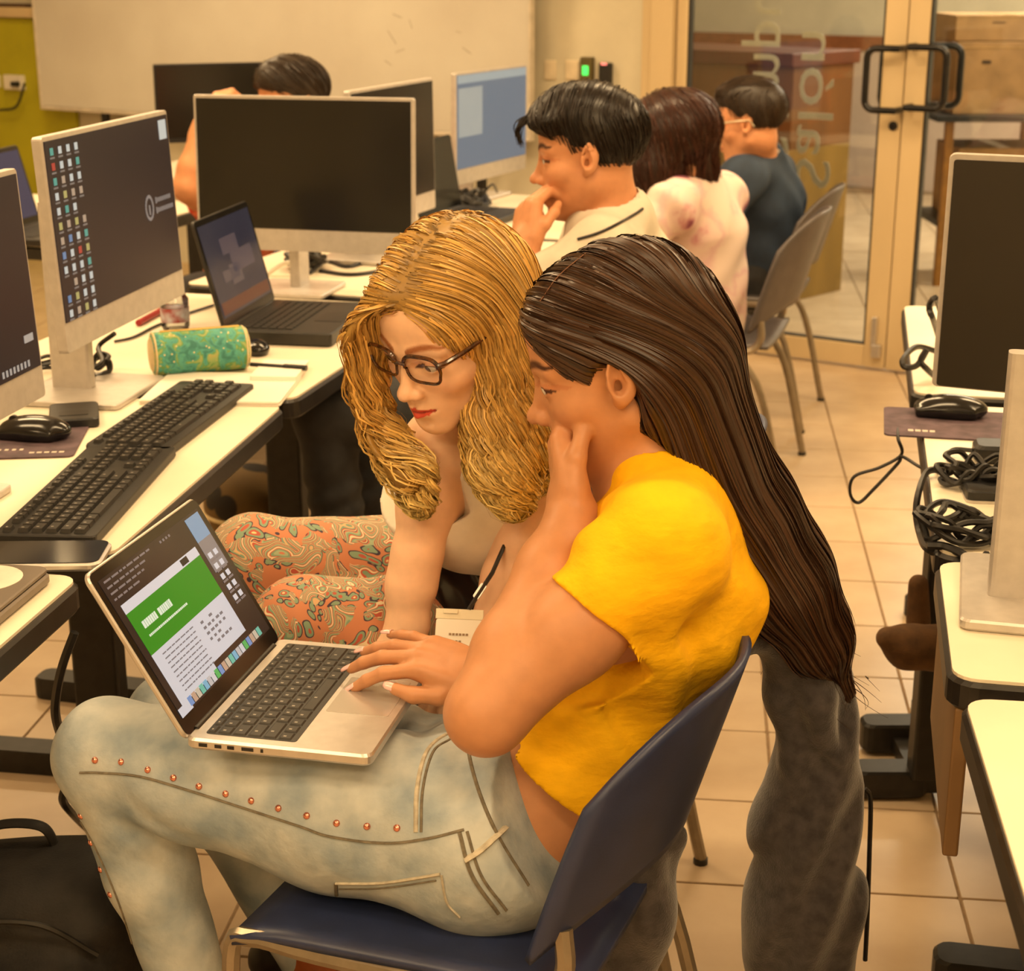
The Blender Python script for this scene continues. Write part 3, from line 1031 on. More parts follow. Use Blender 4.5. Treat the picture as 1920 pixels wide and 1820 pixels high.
# ------------------------------------------------------------------ monitors
M_SCROFF = pm('screen_off', (0.010, 0.009, 0.007), 0.22, var=0.15, scale=4, spec=0.6)
M_SCRDESK = pm('screen_desktop', (0.008, 0.006, 0.007), 0.3, var=0.1, scale=3, spec=0.3, emit=(0.040, 0.022, 0.026), estr=0.40)
def emis(name, col, st=1.0):
    return pm(name, tuple(c * 0.3 for c in col), 0.4, var=0.02, emit=col, estr=st)
def mon_frame(c, yaw, tilt):
    R = rotz(yaw) @ np.array([[1, 0, 0], [0, math.cos(tilt), -math.sin(tilt)], [0, math.sin(tilt), math.cos(tilt)]])
    return R
def monitor(label, c, yaw, tilt, scr, w=0.54, h=0.36, chin=0.052, neck=(0.026, 0.078), off=0.115, base=(0.23, 0.21), draw=None, body=None, back=None, desk_z=DZ, neckx=0.0):
    c = np.asarray(c, float)
    Rz = rotz(yaw)
    bloc = c + Rz @ np.array([neckx, off, 0])
    bloc[2] = desk_z
    t = thing('monitor', label, 'monitor', bloc, 0)
    R = mon_frame(c, yaw, tilt)
    o = c - bloc
    def loc(x, y, z):
        return o + R @ np.array([x, y, z])
    body = body or M_SILVER
    # housing: local rbox has its rounded edges along local z -> map so z is panel depth
    Rp = R @ np.array([[1, 0, 0], [0, 0, 1], [0, 1, 0.]])
    MB().rbox(loc(0, 0.009, 0), (w, h, 0.018), 0.006, 3, Rp, ch=0.002).obj('bezel', body, t)
    MB().rbox(loc(0, 0.03, -0.01), (w * 0.62, h * 0.6, 0.03), 0.02, 3, Rp, ch=0.008).obj('back_cover', back or body, t)
    sw, sh = w - 0.014, h - chin - 0.008
    so = MB().box(loc(0, -0.0006, (chin - 0.008) / 2), (sw, 0.0022, sh), R).obj('screen', scr, t)
    # stand
    hz = o[2] + 0.03
    Rn = Rz
    MB().rbox((0, 0, hz / 2 + 0.006), (neck[0], neck[1], hz), 0.006, 3, Rn).obj('neck', body, t)
    a = Rz @ np.array([-neckx, -(off - 0.03) / 2 - 0.0, 0])
    MB().box(np.array([a[0], a[1], o[2]]), (0.06, max(0.02, off - neck[1] / 2), 0.07), Rn).obj('hinge_arm', body, t, bevel=0.004)
    MB().rbox(Rz @ np.array([0.0, -0.03, 0.0065]), (base[0], base[1], 0.011), 0.012, 4, Rz, ch=0.002).obj('base', body, t)
    if draw:
        draw(so, lambda x, z, lift=0.0: loc(x, -0.0018 - lift, z + (chin - 0.008) / 2), R, sw, sh)
    return t
def flat_rects(t, name, items, pos, R, mats, lift=0.0004):
    """items: (x, z, w, h, mat index): thin flat print on a screen"""
    mb = MB()
    for k, (x, z, w, h, mi) in enumerate(items):
        mb.box(pos(x, z, lift), (w, 0.0004, h), R, mi)
    o = mb.obj(name, mats, t)
    o['kind'] = 'stuff'
    return o
def draw_desktop(t, pos, R, sw, sh):
    mats = [emis('ic_white', (0.6, 0.7, 0.75), .55), emis('ic_teal', (0.1, 0.45, 0.42), .5), emis('ic_red', (0.5, 0.06, 0.05), .5),
            emis('ic_yellow', (0.5, 0.5, 0.2), .5), emis('ic_blue', (0.15, 0.3, 0.6), .5), emis('ic_grey', (0.28, 0.28, 0.3), .35), emis('ic_beige', (0.5, 0.42, 0.34), .5)]
    it = []
    rr = random.Random(3)
    for r in range(12):
        for c in range(4):
            if rr.random() < 0.06:
                continue
            x = -sw / 2 + 0.022 + c * 0.031
            z = sh / 2 - 0.018 - r * 0.0245
            it.append((x, z, 0.012, 0.012, rr.choice([0, 0, 1, 2, 3, 4, 6, 0])))
            it.append((x, z - 0.0105, 0.017, 0.003, 5))
    it.append((sw / 2 - 0.028, sh / 2 - 0.026, 0.036, 0.036, 0))
    flat_rects(t, 'desktop_icons', it, pos, R, mats)
    # ring logo and two lines of small lettering
    mb = MB()
    cx, cz = 0.135, -0.012
    for k in range(20):
        a = 2 * math.pi * k / 20
        mb.box(pos(cx + 0.017 * math.cos(a), cz + 0.021 * math.sin(a), .0004), (0.006, 0.0004, 0.006), R)
    mb.box(pos(cx, cz - 0.004, .0004), (0.006, 0.0004, 0.018), R)
    x = cx + 0.034
    for row, n in ((0.010, 9), (-0.009, 10)):
        for k in range(n):
            mb.box(pos(x + k * 0.0085, cz + row, .0004), (0.0055, 0.0004, 0.008 if k else 0.012), R)
    lg = mb.obj('logo', emis('logo_grey', (0.30, 0.29, 0.30), .5), t)
    lg['kind'] = 'stuff'
def draw_blue(t, pos, R, sw, sh):
    flat_rects(t, 'window_panes', [(0, sh / 2 - 0.014, sw * .99, 0.026, 0), (-sw * .32, sh * .1, sw * .33, sh * .52, 1)], pos, R,
               [emis('ui_bar', (0.36, 0.45, 0.5), .6), emis('ui_pane', (0.36, 0.42, 0.44), .62)])
def draw_task(t, pos, R, sw, sh):
    it = [(sw / 2 - 0.04 - k * 0.012, -sh / 2 + 0.012, 0.006, 0.010, 0) for k in range(8)] + [(sw / 2 - 0.03, -sh / 2 + 0.05, 0.03, 0.012, 0)]
    flat_rects(t, 'taskbar', it, pos, R, [emis('ui_task', (0.5, 0.5, 0.5), .5)])
monitor('silver monitor showing a dark desktop full of icons', (-0.7085, 2.9938, 1.0496), 1.3875, -0.0455, M_SCRDESK, draw=draw_desktop)
monitor('silver monitor with blank dark screen turned towards the aisle', (-0.4906, 3.9248, 1.0247), -0.2187, -0.0534, M_SCROFF, neckx=-0.06, base=(0.20, 0.19))
monitor('dark monitor half hidden behind the blank wide one', (-0.3109, 4.4684, 1.0156), 1.2227, -0.01, M_SCROFF)
M_SCRBLUE = pm('screen_blue', (0.02, 0.025, 0.03), 0.3, var=0.03, scale=3, emit=(0.115, 0.155, 0.205), estr=1.0)
monitor('silver monitor with a lit grey-blue screen', (-0.0658, 5.6992, 0.9818), 1.127, 0.0056, M_SCRBLUE, draw=draw_blue)
monitor('black monitor standing in front of the whiteboard', (-1.116, 6.33, 1.0), 0.3618, 0.05, M_SCROFF, w=0.432, h=0.288, body=M_BLACK, chin=0.02)
# left-most monitor, only its right part in frame
monitor('silver monitor cut by the picture edge with taskbar icons', (-0.802, 2.30, 1.02), 1.3875, -0.0455, M_SCRDESK, draw=draw_task)
# right-hand row: dark back of a monitor and a silver stand
M_BACKDARK = pm('monitor_back_dark', lin(40, 34, 24), 0.45, var=0.06, scale=3)
def rmon():
    yaw = math.radians(-24)
    tl = W(1777, 287, 2.52); bl = W(1749, 724, 2.52)
    h = 0.36
    R = rotz(yaw)
    c = (tl + bl) / 2 + R @ np.array([0.27, 0, 0])
    bl_ = c + R @ np.array([0.0, 0.12, 0])
    t = thing('monitor', 'monitor seen from behind with dark back and silver rim', 'monitor', (bl_[0], bl_[1], DZ), 0)
    o = c - np.array([bl_[0], bl_[1], DZ])
    hh = np.linalg.norm(tl - bl)
    Rp = R @ np.array([[1, 0, 0], [0, 0, 1], [0, 1, 0.]])
    MB().rbox(o + R @ np.array([0, 0.010, 0]), (0.54, hh, 0.016), 0.008, 3, Rp, ch=0.002).obj('bezel', M_SILVER, t)
    MB().rbox(o + R @ np.array([0.002, 0.0005, -0.003]), (0.528, hh - 0.012, 0.004), 0.004, 3, Rp).obj('back_cover', M_BACKDARK, t)
    MB().box(o + R @ np.array([-0.27 + 0.135, -0.0022, hh * .38]), (0.03, 0.0008, 0.045), R).obj('sticker', M_WHITE, t)
    MB().rbox(R @ np.array([0, 0.0, o[2] / 2]), (0.08, 0.03, o[2]), 0.006, 3, R).obj('neck', M_SILVER, t)
    MB().box(R @ np.array([0, -0.05, o[2] - 0.02]), (0.06, 0.10, 0.05), R).obj('hinge_arm', M_SILVER, t, bevel=0.004)
    MB().rbox(R @ np.array([0.0, 0.0, 0.007]), (0.23, 0.2, 0.011), 0.012, 4, R, ch=0.002).obj('base', M_SILVER, t)
rmon()
def rstand():
    a = atz(1797, 1182, DZ); b = atz(1800, 1052, DZ)
    yaw = math.atan2(-(b - a)[0], (b - a)[1])
    R = rotz(yaw)
    c = a + R @ np.array([0.13, 0.5 * np.linalg.norm(b - a), 0])
    t = thing('monitor', 'monitor on a broad silver stand seen from behind at the table edge', 'monitor', c, 0)
    MB().rbox((0, 0, 0.008), (0.26, np.linalg.norm(b - a), 0.014), 0.012, 4, R, ch=0.003).obj('base', M_SILVER, t)
    n0 = atz(1850, 1118, DZ + 0.015) - c
    x = np.linalg.norm((R.T @ n0)[0:1]) * np.sign((R.T @ n0)[0])
    y = (R.T @ n0)[1]
    MB().rbox(R @ np.array([x + 0.055, y + 0.015, 0.17]), (0.11, 0.028, 0.31), 0.008, 3, R).obj('neck', M_SILVER, t)
    Rp = R @ rotz(-0.25) @ np.array([[1, 0, 0], [0, 0, 1], [0, 1, 0.]])
    MB().rbox(R @ np.array([x + 0.33, y + 0.055, 0.36]), (0.50, 0.34, 0.02), 0.008, 3, Rp, ch=0.002).obj('bezel', M_SILVER, t)
    MB().rbox(R @ rotz(-0.25) @ np.array([x + 0.32, y + 0.135, 0.36]), (0.48, 0.30, 0.004), 0.004, 3, Rp).obj('screen', M_SCROFF, t)
rstand()

# ------------------------------------------------------------------ keyboards
M_KEY = pm('key_plastic', (0.016, 0.014, 0.012), 0.5, var=0.1, scale=80)
M_KBODY = pm('keyboard_body', (0.012, 0.011, 0.010), 0.5, var=0.15, scale=60)
M_PRINT = pm('key_print', lin(150, 146, 140), 0.6, var=0.03)
KEYMESH = {}
def key_mesh(w, d, hgt=0.006, mark=True):
    k = (round(w, 4), round(d, 4), round(hgt, 4), mark)
    if k not in KEYMESH:
        mb = MB()
        x, y = w / 2, d / 2
        i = min(0.0018, w * .14)
        mb.add([(-x, -y, 0), (x, -y, 0), (x, y, 0), (-x, y, 0), (-x + i, -y + i, hgt), (x - i, -y + i, hgt), (x - i, y - i, hgt), (-x + i, y - i, hgt)],
               [(3, 2, 1, 0), (4, 5, 6, 7), (0, 1, 5, 4), (1, 2, 6, 5), (2, 3, 7, 6), (3, 0, 4, 7)])
        if mark:
            mb.box((-w * .12, d * .1, hgt + 0.0001), (min(w * .18, .0028), d * .22, 0.0002), None, 1)
        KEYMESH[k] = mb.mesh('key', [M_KEY, M_PRINT])
    return KEYMESH[k]
def full_keyboard(label, c, yaw, group=None):
    """long axis = local x, back row towards +y"""
    t = thing('keyboard', label, 'keyboard', c, yaw, group)
    MB().rbox((0, 0, 0.009), (0.445, 0.145, 0.014), 0.008, 3, None, ch=0.002).obj('body', M_KBODY, t)
    for sx in (-1, 1):
        MB().box((sx * .17, 0.05, 0.002), (0.05, 0.02, 0.004)).obj('foot', M_KBODY, t)
    u = 0.019
    z = 0.0155
    def row(y, x0, ws, d=0.0165):
        x = x0
        for w in ws:
            if w > 0:
                link_mesh('key', key_mesh(w * u - 0.0025, d), t, (x + w * u / 2, y, z))
            x += abs(w) * u
    X0 = -0.212
    row(0.056, X0, [1, -1, 1, 1, 1, 1, -.5, 1, 1, 1, 1, -.5, 1, 1, 1, 1], 0.013)
    row(0.033, X0, [1] * 13 + [2])
    row(0.013, X0, [1.5] + [1] * 12 + [1.5])
    row(-0.007, X0, [1.75] + [1] * 11 + [2.25])
    row(-0.027, X0, [2.25] + [1] * 10 + [2.75])
    row(-0.047, X0, [1.25] * 3 + [6.25] + [1.25] * 4)
    xn = X0 + 15.4 * u
    for y, ws in ((0.056, [1, 1, 1]), (0.033, [1, 1, 1]), (0.013, [1, 1, 1]), (-0.027, [-1, 1]), (-0.047, [1, 1, 1])):
        row(y, xn, ws, 0.013 if y > .05 else 0.0165)
    xp = X0 + 18.7 * u
    for y, ws in ((0.033, [1, 1, 1, 1]), (0.013, [1, 1, 1, 1]), (-0.007, [1, 1, 1]), (-0.027, [1, 1, 1, 1]), (-0.047, [2, 1])):
        row(y, xp, ws)
    return t
def kb_pose(f_far, f_near, width=0.145):
    a = atz(*f_far, DZ + 0.01); b = atz(*f_near, DZ + 0.01)
    d = unit(a - b)
    yaw = math.atan2(d[1], d[0])
    n = np.array([-d[1], d[0], 0])         # towards the left of the aisle edge = back row
    c = (a + b) / 2 + n * width / 2
    c[2] = DZ + 0.0002
    return c, yaw
c, yw = kb_pose((467, 733), (330, 838))
full_keyboard('full-size black keyboard between the notebook and the other keyboard', c, yw, 'black desktop keyboards')
c, yw = kb_pose((328, 848), (184, 1008))
full_keyboard('full-size black keyboard lying beside the glossy black slab', c, yw, 'black desktop keyboards')

# ------------------------------------------------------------------ mice, pads, small adapters
def sdf_small(name, prims, mat, parent, h=0.002, k=0.006, cutp=()):
    lo = np.min([p.lo for p in prims], 0) - 0.01
    hi = np.max([p.hi for p in prims], 0) + 0.01
    F = Fld(lo, hi, h)
    for p in prims:
        F.add(p, k)
    for p in cutp:
        F.cut(p, 0.001)
    return sdf_obj(name, F, mat, parent, (0, 0, 0))
def mouse(label, c, yaw, s=1.0):
    t = thing('mouse', label, 'mouse', c, yaw)
    sdf_small('shell', [ell((0, 0, 0.012 * s), (0.031 * s, 0.055 * s, 0.021 * s)), rbx((0, 0.008 * s, 0.008 * s), (0.028 * s, 0.045 * s, 0.008 * s), None, 0.006)], M_BLACKG, t, 0.0022, 0.01,
              [plane((0, 0, 0.0004), (0, 0, 1)), rbx((0, 0.04 * s, 0.03 * s), (0.0008, 0.022 * s, 0.012 * s), None, 0.0003)])
    w = MB().lathe([(0.004, -0.003), (0.009, -0.003), (0.009, 0.003), (0.004, 0.003)], (0, 0.034 * s, 0.024 * s), 14, np.array([[0, 0, 1.], [1, 0, 0], [0, 1, 0]]))
    w.obj('wheel', M_DARKM, t, True)
    return t
M_PAD = pm('mouse_pad_cloth', lin(92, 74, 84), 0.8, var=0.2, scale=30, bump=0.1, bscale=500)
def pad(label, px, yaw, w, d, marks):
    c = atz(px[0], px[1], DZ)
    t = thing('mouse_pad', label, 'mouse pad', (c[0], c[1], DZ + 0.0003), yaw)
    MB().rbox((0, 0, 0.0015), (w, d, 0.003), 0.012, 3).obj('mat', M_PAD, t)
    mb = MB()
    for (x, y, a, b) in marks:
        mb.box((x, y, 0.0032), (a, b, 0.0004))
    o = mb.obj('print', pm('pad_print', lin(200, 190, 180), 0.8, var=0.05), t)
    o['kind'] = 'stuff'
    return t
pad('purple-grey mouse pad under the mouse beside the keyboards', (5, 832), 0.1, 0.26, 0.19, [(0.06 + i * .012, -0.07, .008, .008) for i in range(5)] + [(-.02 + i * .012, -0.05, .006, .010) for i in range(6)])
mc = atz(66, 826, DZ)
mouse('glossy black mouse on the pad beside the keyboards', (mc[0], mc[1] + 0.01, DZ + 0.0035), math.radians(78), 1.15)
pc = atz(1790, 792, DZ)
pad('purple mouse pad overhanging the right-hand desk', (1800, 798), math.radians(-12), 0.26, 0.19, [(-.085 + i * .012, -0.06, .009, .012) for i in range(4)] + [(.07 + i * .01, -0.06, .007, .01) for i in range(4)])
mc = atz(1782, 782, DZ)
mouse('black mouse on the purple pad of the right-hand row', (mc[0], mc[1], DZ + 0.0035), math.radians(75), 1.15)
# black wallet-like adapter beside the mouse
a = atz(140, 788, DZ)
t = thing('adapter', 'flat black adapter box between mouse and monitor stand', 'adapter', (a[0], a[1], DZ + 0.0003), 0.25)
MB().rbox((0, 0, 0.009), (0.085, 0.12, 0.018), 0.01, 3, None, ch=0.003).obj('case', M_BLACK, t)
MB().rbox((0, -0.02, 0.0184), (0.05, 0.03, 0.0008), 0.004, 2).obj('label_plate', M_DARKM, t)
# notebook (paper pad) near the edge
p1 = atz(590, 690, DZ); p2 = atz(545, 750, DZ); p3 = atz(360, 705, DZ)
d = unit(p1 - p2); yaw = math.atan2(d[1], d[0]) - math.pi / 2
M_PAPER = pm('paper', lin(240, 234, 222), 0.8, var=0.02, scale=4)
nb = thing('notebook', 'open white paper notebook in front of the pencil case', 'notebook', (-0.545, 3.03, DZ + 0.0003), yaw)
for k in range(7):
    o = MB().rbox((random.uniform(-.002, .002), random.uniform(-.002, .002), 0.0006 + k * 0.0011), (0.26, 0.22, 0.0009), 0.004, 2).obj('sheet', M_PAPER, nb)
MB().rbox((0.085, 0.12, 0.010), (0.09, 0.14, 0.012), 0.004, 2).obj('page_stack', M_PAPER, nb)
# pen
a = atz(470, 683, DZ + 0.018); b = atz(575, 690, DZ + 0.018)
pen = thing('pen', 'slim black pen lying across the notebook', 'pen', a)
L = b - a
MB().tube([L * 0, L * .62], 0.0042, 10).obj('barrel', M_BLACK, pen, True)
MB().tube([L * .6, L * 1.0], 0.0056, 10).obj('cap', M_BLACKG, pen, True)
MB().tube([L * -.05, L * 0.0], [0.001, 0.004], 8).obj('tip', M_ALU, pen, True)
# pencil case: patterned cylinder with zip and cream end caps
a = atz(287, 706, DZ); b = atz(462, 691, DZ)
r = 0.043
a[2] = b[2] = DZ + r + 0.001
m = bpy.data.materials.new('blossom_fabric')
m.use_nodes = True
nt = m.node_tree
bs = nt.nodes['Principled BSDF']
tc = nt.nodes.new('ShaderNodeTexCoord')
n1 = nt.nodes.new('ShaderNodeTexNoise'); n1.inputs['Scale'].default_value = 44; n1.inputs['Detail'].default_value = 5
n1.inputs['Distortion'].default_value = 1.2
vz = nt.nodes.new('ShaderNodeTexVoronoi'); vz.inputs['Scale'].default_value = 70
cr = nt.nodes.new('ShaderNodeValToRGB')
els = cr.color_ramp.elements
els[0].position = 0.36; els[0].color = (*lin(60, 130, 120), 1)
els[1].position = 0.5; els[1].color = (*lin(88, 172, 160), 1)
for pos, colr in ((0.56, lin(96, 150, 84)), (0.62, lin(150, 176, 110)), (0.74, lin(190, 170, 100))):
    e = els.new(pos); e.color = (*colr, 1)
nt.links.new(tc.outputs['Object'], n1.inputs['Vector']); nt.links.new(tc.outputs['Object'], vz.inputs['Vector'])
nt.links.new(n1.outputs['Fac'], cr.inputs['Fac'])
mp = nt.nodes.new('ShaderNodeMapRange'); mp.inputs['From Min'].default_value = 0.14; mp.inputs['From Max'].default_value = 0.10
nt.links.new(vz.outputs['Distance'], mp.inputs['Value'])
mx = nt.nodes.new('ShaderNodeMix'); mx.data_type = 'RGBA'; mx.inputs['B'].default_value = (*lin(226, 214, 160), 1)
nt.links.new(mp.outputs['Result'], mx.inputs['Factor']); nt.links.new(cr.outputs['Color'], mx.inputs['A'])
nt.links.new(mx.outputs['Result'], bs.inputs['Base Color']); bs.inputs['Roughness'].default_value = 0.7
M_BLOSSOM = m
pcase = thing('pencil_case', 'round pencil case in turquoise blossom fabric with cream ends', 'pencil case', (a + b) / 2 - np.array([0, 0, r]))
ax = unit(b - a); L = np.linalg.norm(b - a)
Rp = np.stack([unit(np.cross([0, 0, 1.0], ax)), np.array([0, 0, 1.0]), ax], 1)
if np.linalg.det(Rp) < 0: Rp[:, 0] *= -1
prof = [(0.036, -L / 2), (0.0425, -L / 2 + 0.006), (r, -L / 4), (r * .985, 0), (r, L / 4), (0.0425, L / 2 - 0.006), (0.040, L / 2)]
MB().lathe(prof, (0, 0, r), 32, Rp).obj('body', M_BLOSSOM, pcase, True)
M_CREAM = pm('cream_cloth', lin(226, 206, 160), 0.8, var=0.06, scale=60)
for sg in (1, -1):
    MB().lathe([(0.0385, L / 2 - 0.002), (0.0395, L / 2 + 0.002), (0.030, L / 2 + 0.005), (0.0, L / 2 + 0.006)] if sg > 0 else [(0.0, -L / 2 - 0.003), (0.03, -L / 2 - 0.003), (0.0385, -L / 2 + 0.002)], (0, 0, r), 28, Rp).obj('end_cap', M_CREAM, pcase, True)
    MB().tube([np.array([0, 0, r]) + Rp @ np.array([0.0415 * math.cos(q), 0.0415 * math.sin(q), sg * (L / 2 - 0.004)]) for q in np.linspace(0, 2 * math.pi, 30)], 0.0022, 6).obj('piping', M_CREAM, pcase, True)
MB().tube([np.array([0, 0, r]) + Rp @ np.array([0.0, r * 1.0, q]) for q in np.linspace(-L * .4, L * .44, 8)], 0.003, 6).obj('zip', pm('brass', lin(190, 160, 90), 0.35, metal=0.8), pcase, True)
# clear bottle lying/standing behind the pencil case with red label bits
a = atz(330, 618, DZ)
M_CLEAR = glass_mat('clear_plastic', (0.85, 0.88, 0.9), 0.5)
bt = thing('water_bottle', 'small clear plastic bottle behind the pencil case', 'bottle', (a[0], a[1], DZ + 0.0005))
MB().lathe([(0.0, 0), (0.028, 0.002), (0.031, 0.01), (0.031, 0.07), (0.02, 0.085), (0.012, 0.095), (0.012, 0.1)], (0, 0, 0), 20).obj('flask', M_CLEAR, bt, True)
MB().lathe([(0.0315, 0.02), (0.0317, 0.021), (0.0317, 0.05), (0.0315, 0.051)], (0, 0, 0), 20).obj('wrapper', pm('bottle_wrap', lin(190, 196, 214), 0.4, var=0.35, scale=40, second=lin(150, 60, 60)), bt, True)
MB().lathe([(0.0, 0.1), (0.013, 0.1), (0.013, 0.112), (0.0, 0.113)], (0, 0, 0), 16).obj('cap', pm('bottle_cap', lin(60, 40, 36), 0.5), bt, True)
a = atz(260, 612, DZ); b = atz(300, 590, DZ)
mk = thing('marker_pen', 'red marker pen lying beside the clear bottle', 'marker', (a[0], a[1], DZ + 0.008))
Lm = (b - a) * 1.4; Lm[2] = 0
MB().tube([Lm * 0, Lm * .7], 0.0075, 10).obj('barrel', pm('red_plastic', lin(150, 22, 26), 0.4), mk, True)
MB().tube([Lm * .7, Lm], 0.0082, 10).obj('cap', MATS['red_plastic'], mk, True)
# earphones / dark coil beside the pencil case end
a = atz(482, 662, DZ)
t = thing('mouse', 'small dark mouse at the cream end of the pencil case', 'mouse', (a[0], a[1], DZ + 0.0005), 0.3)
sdf_small('shell', [ell((0, 0, 0.010), (0.026, 0.042, 0.019))], M_BLACKG, t, 0.0025, 0.01, [plane((0, 0, 0.0004), (0, 0, 1))])
# glossy black slab lying at the joint of the two desks
a = atz(100, 1040, DZ)
t = thing('tablet', 'glossy black tablet with a rounded silver rim on the joint of two desks', 'tablet', (-0.665, 2.098, DZ + 0.0006), math.radians(2))
MB().rbox((0, 0, 0.006), (0.235, 0.095, 0.011), 0.016, 5, None, ch=0.003).obj('case', M_ALU, t)
MB().rbox((0, 0, 0.0119), (0.228, 0.088, 0.0012), 0.014, 5).obj('screen', M_BLACKG, t)

# ------------------------------------------------------------------ cables
def cable(label, pts, r=0.0035, name='cable', n=7, mat=None):
    o = MB().tube(spline(pts, n), r, 6).obj(name, mat or M_CABLE, None, True)
    return tag(o, label, 'cable')
def P(px, py, z=DZ + 0.004):
    return atz(px, py, z)
def coil(cx, cy, cz, rx, ry, turns, r, jitter, rr):
    pts = []
    for k in range(turns * 10):
        a = 2 * math.pi * k / 10
        pts.append((cx + rx * (1 + rr.uniform(-jitter, jitter)) * math.cos(a), cy + ry * (1 + rr.uniform(-jitter, jitter)) * math.sin(a), cz + rr.uniform(0, 0.035)))
    return pts
rr = random.Random(5)
a = P(170, 705)
cable('black cable coil behind the icon-filled monitor stand', coil(a[0], a[1], DZ + 0.006, 0.03, 0.04, 3, 0.004, .3, rr) + [P(185, 650, DZ + .05), P(215, 625, DZ + .08)], 0.005)
a = P(85, 700)
cable('black cable loop left of the icon-filled monitor stand', coil(a[0], a[1], DZ + 0.006, 0.025, 0.05, 2, 0.004, .3, rr), 0.004)
a = P(572, 500)
cable('dark cable knot behind the blank monitor stand', coil(a[0], a[1], DZ + 0.01, 0.04, 0.06, 5, 0.005, .35, rr), 0.007)
cable('white cable curling beside the blank monitor stand', [P(500, 515), P(530, 495, DZ + .03), P(556, 490, DZ + .04), P(562, 468, DZ + .06)], 0.006, mat=M_WHITE)
a = P(640, 500)
cable('dark cables strewn behind the blank monitor', [P(580, 512), P(610, 490), P(650, 500), P(690, 492), P(720, 505), P(660, 515), P(600, 508)], 0.006)
cable('thin grey cable on the desk behind the pencil case', [P(215, 640), P(250, 632), P(290, 612), P(345, 590), P(400, 572)], 0.003)
a = P(885, 385)
cable('black cable heap under the lit blue monitor', coil(a[0], a[1], DZ + 0.01, 0.05, 0.10, 5, 0.006, .4, rr), 0.008)
cable('thin black cable sticking up beside the lit blue monitor', [P(880, 388), P(900, 370, DZ + .04), P(915, 352, DZ + .08), P(925, 346, DZ + .08), P(932, 360, DZ + .04)], 0.004)
# hanging cable under the left desk
cable('black cable hanging from the left desk to the floor by the knee', [W(140, 1185, 2.05), W(118, 1245, 2.05), W(106, 1300, 2.06), W(105, 1345, 2.08), W(122, 1400, 2.15), W(135, 1430, 2.2), W(124, 1470, 2.22), W(118, 1500, 2.24), W(140, 1530, 2.3), atz(170, 1560, 0.006)], 0.0065)
# right-hand row cables
a = P(1800, 905)
cable('tangled black cable coil on the right-hand desk', coil(a[0] + .02, a[1], DZ + 0.008, 0.045, 0.04, 5, 0.004, .35, rr) + [P(1850, 900), P(1900, 890)], 0.0045)
cable('thick black cable drooping over the right-hand desk edge', [P(1770, 880, DZ + .012), P(1738, 885, DZ + .01), W(1722, 925, 2.42), W(1718, 965, 2.40), W(1726, 1005, 2.36), P(1740, 1030, DZ - .01), W(1775, 1040, 2.2)], 0.0055)
a = P(1795, 1008)
cable('knotted black cable bundle by the silver stand base', coil(a[0] + .01, a[1], DZ + 0.008, 0.05, 0.04, 6, 0.004, .45, rr) + [P(1855, 1015), P(1905, 1020)], 0.0045)
cable('black cable lying across the gap of the right-hand desks', [P(1738, 1022), P(1770, 1024), P(1800, 1036), P(1830, 1055), P(1850, 1040)], 0.006)
cable('bent wire loop hanging off the mouse pad into the aisle', [P(1683, 798, DZ), W(1684, 822, 2.70), W(1690, 852, 2.70), W(1650, 876, 2.70), W(1602, 893, 2.70), W(1594, 925, 2.70), W(1610, 942, 2.70), W(1640, 915, 2.70), W(1684, 868, 2.70), W(1692, 856, 2.69), W(1730, 878, 2.62), P(1760, 884, DZ + .006)], 0.003)
cable('black charger cable looping behind the right-hand monitor', [P(1760, 660, DZ + .03), P(1720, 650, DZ + .05), W(1694, 672, 3.08), W(1697, 688, 3.06), W(1720, 684, 3.06), W(1738, 655, 3.06), W(1726, 676, 3.06), W(1738, 692, 3.06), P(1752, 705, DZ + .01)], 0.006)
cable('black plug cable at the far right-hand desk', [P(1762, 640), W(1750, 600, 3.05), W(1743, 582, 3.05), W(1745, 568, 3.05), W(1758, 564, 3.05), P(1775, 640)], 0.006)
a = P(1860, 860)
t = thing('adapter', 'black power adapter beside the cable coil on the right-hand desk', 'adapter', (a[0] + .03, a[1], DZ + 0.0005), -0.15)
MB().rbox((0, 0, 0.015), (0.12, 0.055, 0.03), 0.012, 3, None, ch=0.006).obj('case', M_BLACK, t)
MB().tube(spline([(-.06, 0, .015), (-.09, 0.01, .012), (-.10, -0.03, .006), (-.07, -0.05, .005)], 5), 0.004, 6).obj('cord', M_CABLE, t, True)
a = P(1845, 925)
t = thing('docking_box', 'black box with a silver edge under the cables on the right-hand desk', 'adapter', (a[0] + .05, a[1], DZ + 0.0005), -0.12)
MB().rbox((0, 0, 0.010), (0.16, 0.09, 0.018), 0.01, 3, None, ch=0.003).obj('case', M_BLACK, t)
MB().rbox((0, 0, 0.002), (0.163, 0.093, 0.004), 0.01, 3).obj('rim', M_ALU, t)
